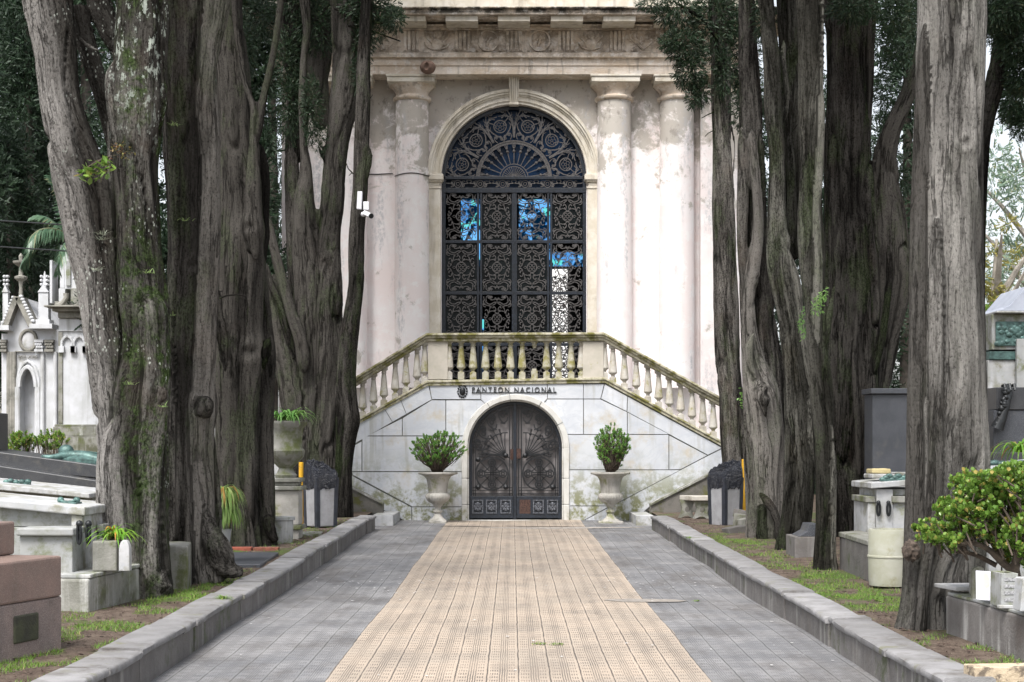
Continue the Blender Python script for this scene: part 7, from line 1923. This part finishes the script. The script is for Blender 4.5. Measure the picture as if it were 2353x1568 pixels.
tag(MB().box(X(2014, D), X(2058, D), D + .2, D + .5, Z(1089.5, D), Z(1078, D)).build('yellow_stone', stone("ochre_stone", (.50, .42, .22), (.42, .35, .18), 6, bump=.4), loc=(X(2035, D), D, Z(1089, D)), bevel=.015, rough=.01, rs=.06), 'rough ochre stone on top of the white book shaped stone', 'stone')
bz_ = MB()
for i in range(9): bz_.sphere((X(2028 + i * 7, D), D - .02, Z(1102 - (i % 3) * 4, D)), .032, 8, 6, (1.3, .8, .9))
bz_.tube([(X(2026, D), D - .03, Z(1105, D)), (X(2090, D), D - .03, Z(1102, D))], .02, 6)
tag(bz_.build('bronze_wreath', M['bronze'], loc=(X(2055, D), D, Z(1104, D)), smooth=True), 'green bronze wreath along the lid of the white pillar tomb', 'wreath')
D = 21.5; t = empty('dark_granite_wall', (X(2060, D), D, .2), 'polished dark granite tomb wall seen between two right trunks', 'tomb')
MB().box(X(2005, D), X(2190, D), D, D + .5, .1, Z(906, D)).build('slab', M['greygranite'], t, bevel=.01)
MB().box(X(2000, D), X(2195, D), D - .05, D + .55, Z(905.5, D), Z(893, D)).build('coping', M['greygranite'], t, bevel=.01)
tag(MB().box(X(2060, 19), X(2110, 19), 19, 19.4, .1, Z(1086, 19)).build('grey_stone_post', M['greymarble'], loc=(X(2080, 19), 19, .2), bevel=.01), 'plain grey stone block below the dark granite wall', 'stone')

# broken stones by the right litter bin
rnd = random.Random(31)
for (x, y, D, w_, h_, rz, lab) in ((1688, 1224, 23.6, .30, .16, .3, 'grey broken stone block in front of the right litter bin'), (1700, 1205, 24.2, .20, .30, -.2, 'upright broken marble block against the hollow root'), (1716, 1212, 23.9, .24, .28, .5, 'tilted broken marble block nearest the hollow root'), (1714, 1180, 24.4, .34, .08, -.4, 'slanted stone slab resting over the broken blocks')):
    c = (X(x, D), D, Z(y, D)); o = MB().box(c[0] - w_ / 2, c[0] + w_ / 2, D - .12, D + .12, c[2] - h_ / 2 - .04, c[2] + h_ / 2, rz=rz)
    ob = o.build('broken_stone', M['kerb'] if h_ < .2 else M['oldstone'], loc=c, bevel=.012, rough=.02, rs=.1); ob.rotation_euler = (0, .15 * (1 if rz < 0 else -1), 0); tag(ob, lab, 'stone', 'broken stones by the right bin')
D = 24.5; tag(MB().box(X(1796, D), X(1815, D), D, D + .5, .1, Z(1069, D)).build('white_headstone', M['whitemarble'], loc=(X(1805, D), D, .2), bevel=.02), 'narrow white headstone glimpsed between the second and third right trees', 'headstone')

# ---- far right: granite tomb with relief, dark plinth with hanging bronze
D = 27.0; t = empty('roofed_tomb', (X(2340, D), D, .2), 'blue grey roofed granite tomb with a green bronze relief at the far right', 'tomb')
def rb(n, m, x0, x1, ya, yb, y0, y1, b=.01): return MB().box(X(x0, D), X(x1, D), y0, y1, Z(yb, D), Z(ya, D)).build(n, m, t, bevel=b)
MB().prism([(X(2284, D), Z(717, D)), (X(2312, D), Z(704, D)), (X(2350, D), Z(660, D)), (X(2420, D), Z(660, D)), (X(2470, D), Z(717, D))], D - .2, D + 1.2).build('roof', stone("pale_blue_granite", (.42, .45, .52), (.36, .39, .46), 4, bump=.05), t, bevel=.01)
rb('cornice', M['whitemarble'], 2280, 2480, 717.5, 722, D - .25, D + 1.2); rb('frieze', M['greymarble'], 2277, 2480, 722.5, 804, D - .05, D + 1.1)
rb('relief_panel', M['bronze'], 2285, 2420, 740, 796, D - .09, D - .05)
rm = MB(); rnd = random.Random(55)
for i in range(40): rm.sphere((X(rnd.uniform(2288, 2400), D), D - .09, Z(rnd.uniform(744, 792), D)), rnd.uniform(.03, .07), 8, 5, (1.2, .4, 1))
rm.build('relief_figures', M['bronze'], t, smooth=True)
rb('body', M['whitemarble'], 2270, 2480, 828, 1222, D, D + 1.1); rb('bronze_band', M['bronze'], 2272, 2420, 808, 827, D - .04, D + 1.0); rb('string_course', M['greymarble'], 2266, 2480, 895, 905, D - .06, D + 1.1); rb('bronze_band', M['bronze'], 2268, 2400, 908, 925, D - .03, D)
rb('pilaster', M['greymarble'], 2330, 2352, 780, 1222, D - .15, D - .06)
D = 22.0; t = empty('dark_plinth', (X(2320, D), D, .2), 'dark granite plinth with a hanging blackened bronze torch at the right edge', 'tomb')
rb('upper_block', M['blackgranite'], 2290, 2400, 890, 942, D, D + .6); rb('lower_block', M['greygranite'], 2284, 2400, 943, 1262, D + .02, D + .7); rb('foot', M['blackgranite'], 2272, 2400, 1040, 1262, D - .2, D + .6)
bt = MB(); bt.tube([(X(2308, D), D - .08, Z(884, D)), (X(2312, D), D - .1, Z(905, D)), (X(2306, D), D - .12, Z(935, D)), (X(2296, D), D - .12, Z(960, D)), (X(2285, D), D - .1, Z(985, D))], [.05, .06, .05, .07, .10], 10)
rnd = random.Random(8)
for i in range(26): q = rnd.random(); bt.sphere((X(2308 - 24 * q + rnd.gauss(0, 3), D), D - .14, Z(895 + 85 * q + rnd.gauss(0, 4), D)), rnd.uniform(.025, .05), 8, 5)
for x in (2300, 2312, 2322): bt.tube([(X(x, D), D - .05, Z(888, D)), (X(x + 2, D), D - .12, Z(884, D)), (X(x + 3, D), D - .15, Z(898, D))], .02, 6)
bt.build('bronze_torch', M['gun'], t, smooth=True)
D = 14.0; t = empty('white_slab_ledge', (X(2320, D), D, .2), 'white marble slab tomb directly behind the jade shrub at the right edge', 'tomb')
MB().prism([(X(2272, D), Z(1082, D)), (X(2272, D), Z(1074, D)), (X(2450, D), Z(1056, D)), (X(2450, D), Z(1070, D))], D, D + 1.0).build('slab', M['whitemarble'], t, bevel=.01)
rb('body', M['greymarble'], 2276, 2450, 1083, 1400, D + .05, D + .95)
bz_ = MB()
for (x, y) in ((2285, 1060), (2300, 1062), (2318, 1066), (2340, 1062)): bz_.sphere((X(x, 14.3), 14.3, Z(y + 4, 14.3)), .035, 10, 6, (1.8, 1, .8))
bz_.tube([(X(2275, 14.3), 14.3, Z(1068, 14.3)), (X(2352, 14.3), 14.3, Z(1062, 14.3))], .018, 6)
tag(bz_.build('bronze_branch', M['bronze'], loc=(X(2300, 14.3), 14.3, Z(1066, 14.3)), smooth=True), 'green bronze palm branch lying on the white slab behind the jade shrub', 'ornament')
sp = MB(); rnd = random.Random(2); straps(sp, (X(2345, 16), 16, Z(1040, 16)), 70, .40, .022, rnd, up=.8, droop=1.0)
tag(sp.build('strap_leaf_clump', M['strap'], loc=(X(2345, 16), 16, Z(1040, 16))), 'green strap leaved clump in front of the dark granite plinth', 'plant')
# pale far trees
def bigtree(x, D, h, w, z0, label, mat, seed, n, sz, trunkpts=()):
    rnd = random.Random(seed); root = empty('far_tree', (X(x, D), D, 0), label, 'tree', 'hazy trees far behind the right tombs')
    tb = MB(); tb.tube([(X(x, D), D, 0), (X(x, D) + .2, D, h * .3), (X(x, D) - .1, D, h * .6), (X(x, D), D, h * .9)], [.3, .24, .16, .04], 10)
    for _ in range(9):
        a = rnd.random() * 2 * PI; z = h * rnd.uniform(.25, .7); tb.tube([(X(x, D), D, z), (X(x, D) + math.cos(a) * w * .5, D + math.sin(a) * w * .5, z + h * .12), (X(x, D) + math.cos(a) * w * .9, D + math.sin(a) * w * .9, z + h * .2)], [.12, .08, .03], 6)
    tb.build('trunk', M['pale_bark'], root, smooth=True); fo = MB()
    for _ in range(n):
        v = Vector((rnd.gauss(0, 1), rnd.gauss(0, 1), rnd.gauss(0, 1))).normalized() * rnd.random() ** .4
        sprays(fo, (X(x, D) + v.x * w, D + v.y * w, z0 + (h - z0) * (.5 + .5 * v.z)), (w * .2, w * .2, w * .16), 40, sz, rnd, droop=.1)
    fo.build('crown', mat, root)
M['pale_bark'] = plain("pale_grey_branch", (.34, .31, .27), .9, .3, 4)
M['fol_pale'] = leafmat("pale_hazy_foliage", (.17, .26, .19), (.28, .37, .27), (.40, .40, .22), .6, .3)
M['fol_yel'] = leafmat("yellowing_foliage", (.22, .22, .06), (.42, .34, .08), (.20, .28, .10), .6, .3)
bigtree(2390, 55, 14.5, 2.6, 4.5, 'tall pale grey green tree far behind the right tombs', M['fol_pale'], 1, 70, .22)
bigtree(2290, 46, 8.5, 1.2, 2.0, 'yellowing tree with twisted pale branches beyond the roofed tomb', M['fol_yel'], 2, 60, .15)
bigtree(2350, 60, 9.0, 3.2, 1.0, 'green tree low behind the yellowing one at the far right', M['fol_pale'], 3, 60, .22)
jade('small white flowering shrub just right of the massive pale trunk', 'shrub', (X(2280, 30), 30, .3), X(2282, 30), Z(770, 30), .35, .75, 70, .10, M['jade_light'], 61, name='flowering_shrub', shell=.2)
# dark trees behind the trunks on both sides
conifer(2080, 38, 1.9, 13, 0, 'dark green conifer filling the gaps behind the widest right trunk', 130, 21, grp='dark conifers behind the right trunks')
conifer(1850, 40, 1.5, 13, 0, 'dark conifer filling the slits between the third and fourth right trunks', 120, 27, grp='dark conifers behind the right trunks')
conifer(1735, 46, 1.0, 12, 0, 'dark conifer behind the knotted twin stemmed right cypress', 60, 28, grp='dark conifers behind the right trunks')
conifer(1960, 44, 1.3, 12, 0, 'dark conifer hidden mostly behind the widest right trunk', 60, 22, grp='dark conifers behind the right trunks')
conifer(430, 34, 1.6, 15, 0, 'dark conifer behind the second left tree', 120, 23)
conifer(560, 31, 1.0, 13, 0, 'dark conifer behind the third left tree', 110, 24)
conifer(330, 30, 1.3, 14, 0, 'dark conifer behind the foremost left tree', 110, 25)
conifer(-20, 52, 2.6, 19, 0, 'broad dark conifer in the second row behind the chapel', 170, 31)
conifer(140, 54, 2.6, 20, 0, 'broad dark conifer in the second row behind the tall monument', 170, 32)
conifer(60, 39, 1.7, 14, 0, 'dark green conifer between the chapel and the foremost left tree', 120, 33)
conifer(-110, 34, 1.6, 13, 0, 'dark conifer just beyond the left edge', 60, 26)

# tombs seen low between the left trunks, closing the view to the horizon
for (x0, x1, y0, D, m, lab) in ((425, 520, 985, 26, M['greymarble'], 'grey tomb block glimpsed between the second and third left trunks'), (600, 700, 1010, 31, M['whitemarble'], 'pale tomb wall behind the large mossy urn'),):
    tag(MB().box(X(x0, D), X(x1, D), D, D + 1, .1, Z(y0, D)).build('tomb_block', m, loc=(X(x0, D), D, .2), bevel=.01), lab, 'tomb')
hz = MB()
def farwall(x0, x1, D, h, m, lab): tag(MB().box(X(x0, D), X(x1, D), D, D + .4, 0, h).build('cemetery_wall', m, loc=(X(x0, D), D, 0), bevel=.01), lab, 'wall')
farwall(-500, 560, 48, 3.2, M['oldstone'], 'old cemetery wall closing the view on the far left')
farwall(1780, 2900, 66, 3.0, M['oldstone'], 'old cemetery wall closing the view on the far right')

# ---- grass blades on the verges
gr = MB(); rnd = random.Random(14); ngr = 0
from mathutils import noise as mn
patch = [(-2.98, 12.6, .22, 1.7, 1.0), (-3.02, 10.6, .25, .8, 1.0), (-3.2, 9.6, .4, .5, .8), (-2.95, 14.6, .18, .9, 1.3), (-3.3, 12.2, .3, .4, .6), (-3.0, 21.5, .2, 1.2, .4), (-2.95, 24.5, .2, 1.0, .5),
         (3.05, 15.4, .28, 1.3, 1.2), (3.3, 13.9, .35, .9, 1.1), (3.0, 19.5, .25, 1.8, .7), (3.1, 22.0, .2, .8, .7), (3.05, 10.4, .2, .6, .7), (3.3, 9.4, .4, .4, .8), (3.5, 8.9, .4, .3, .7)]
for (px, py, sx, sy, dens) in patch:
    for _ in range(int(6500 * dens * max(.5, sx * sy * 2.2))):
        x = rnd.gauss(px, sx); y = rnd.gauss(py, sy)
        if abs(x) < 2.73 or y < 8 or mn.noise(Vector((x * 2.6, y * 1.8, 1))) < -.05: continue
        z = verge_z(x, y) - .005; h = rnd.uniform(.015, .045); a = rnd.random() * 2 * PI; w_ = rnd.uniform(.002, .0045)
        dx, dy = math.cos(a), math.sin(a); lx, ly = rnd.gauss(0, .016), rnd.gauss(0, .016)
        b0 = len(gr.v); gr.v.extend([(x - dy * w_, y + dx * w_, z), (x + dy * w_, y - dx * w_, z), (x + lx, y + ly, z + h)]); gr.f.append((b0, b0 + 1, b0 + 2)); gr.mi.append(0)
tag(gr.build('grass', M['grassblade']), 'short mossy grass growing in patches on the soil verges', 'grass', kind='stuff')
wd = MB()
for (x, y) in [(.19 + i * .012, 12.42) for i in range(6)] + [(.33 + i * .012, 12.41) for i in range(5)] + [(1.88, 15.9)] * 3 + [(-2.5 + .0, 13.55)] * 14 + [(2.47, 21.8)] * 5:
    straps(wd, (x, y, ground_z(y) + (.25 if abs(x) > 2.4 else .005)), 5, .05 if abs(x) < 2.4 else .09, .006, rnd, up=.5, droop=.6)
tag(wd.build('weeds', M['grassblade']), 'small green weeds sprouting from paving joints and kerb cracks', 'weeds', kind='stuff')
# twigs, bark chips and fallen leaves on the soil
dbr = MB()
for _ in range(4200):
    sd_ = rnd.choice((-1, 1)); x = sd_ * (2.76 + abs(rnd.gauss(0, .45))); y = rnd.uniform(8.6, 27.5); z = verge_z(x, y) + .008; a = rnd.random() * 6.28; r = rnd.uniform(.004, .016) if rnd.random() < .85 else rnd.uniform(.015, .03)
    q = [(x + r * math.cos(a + t_) * rnd.uniform(.4, 1.3), y + r * math.sin(a + t_) * rnd.uniform(.4, 1.6), z + rnd.uniform(0, .012)) for t_ in (0, 1.5, 3.1, 4.6)]
    dbr.add(q, [(0, 1, 2, 3)], rnd.choice((0, 0, 0, 1, 2)))
tag(dbr.build('leaf_litter', [plain("dark_bark_chip", (.07, .045, .035), .95, .4), plain("fallen_orange_leaf", (.32, .13, .05), .8, .3), plain("pale_chip", (.34, .30, .25), .9, .3)]), 'bark chips and fallen leaves scattered on the soil verges', 'leaf litter', kind='stuff')
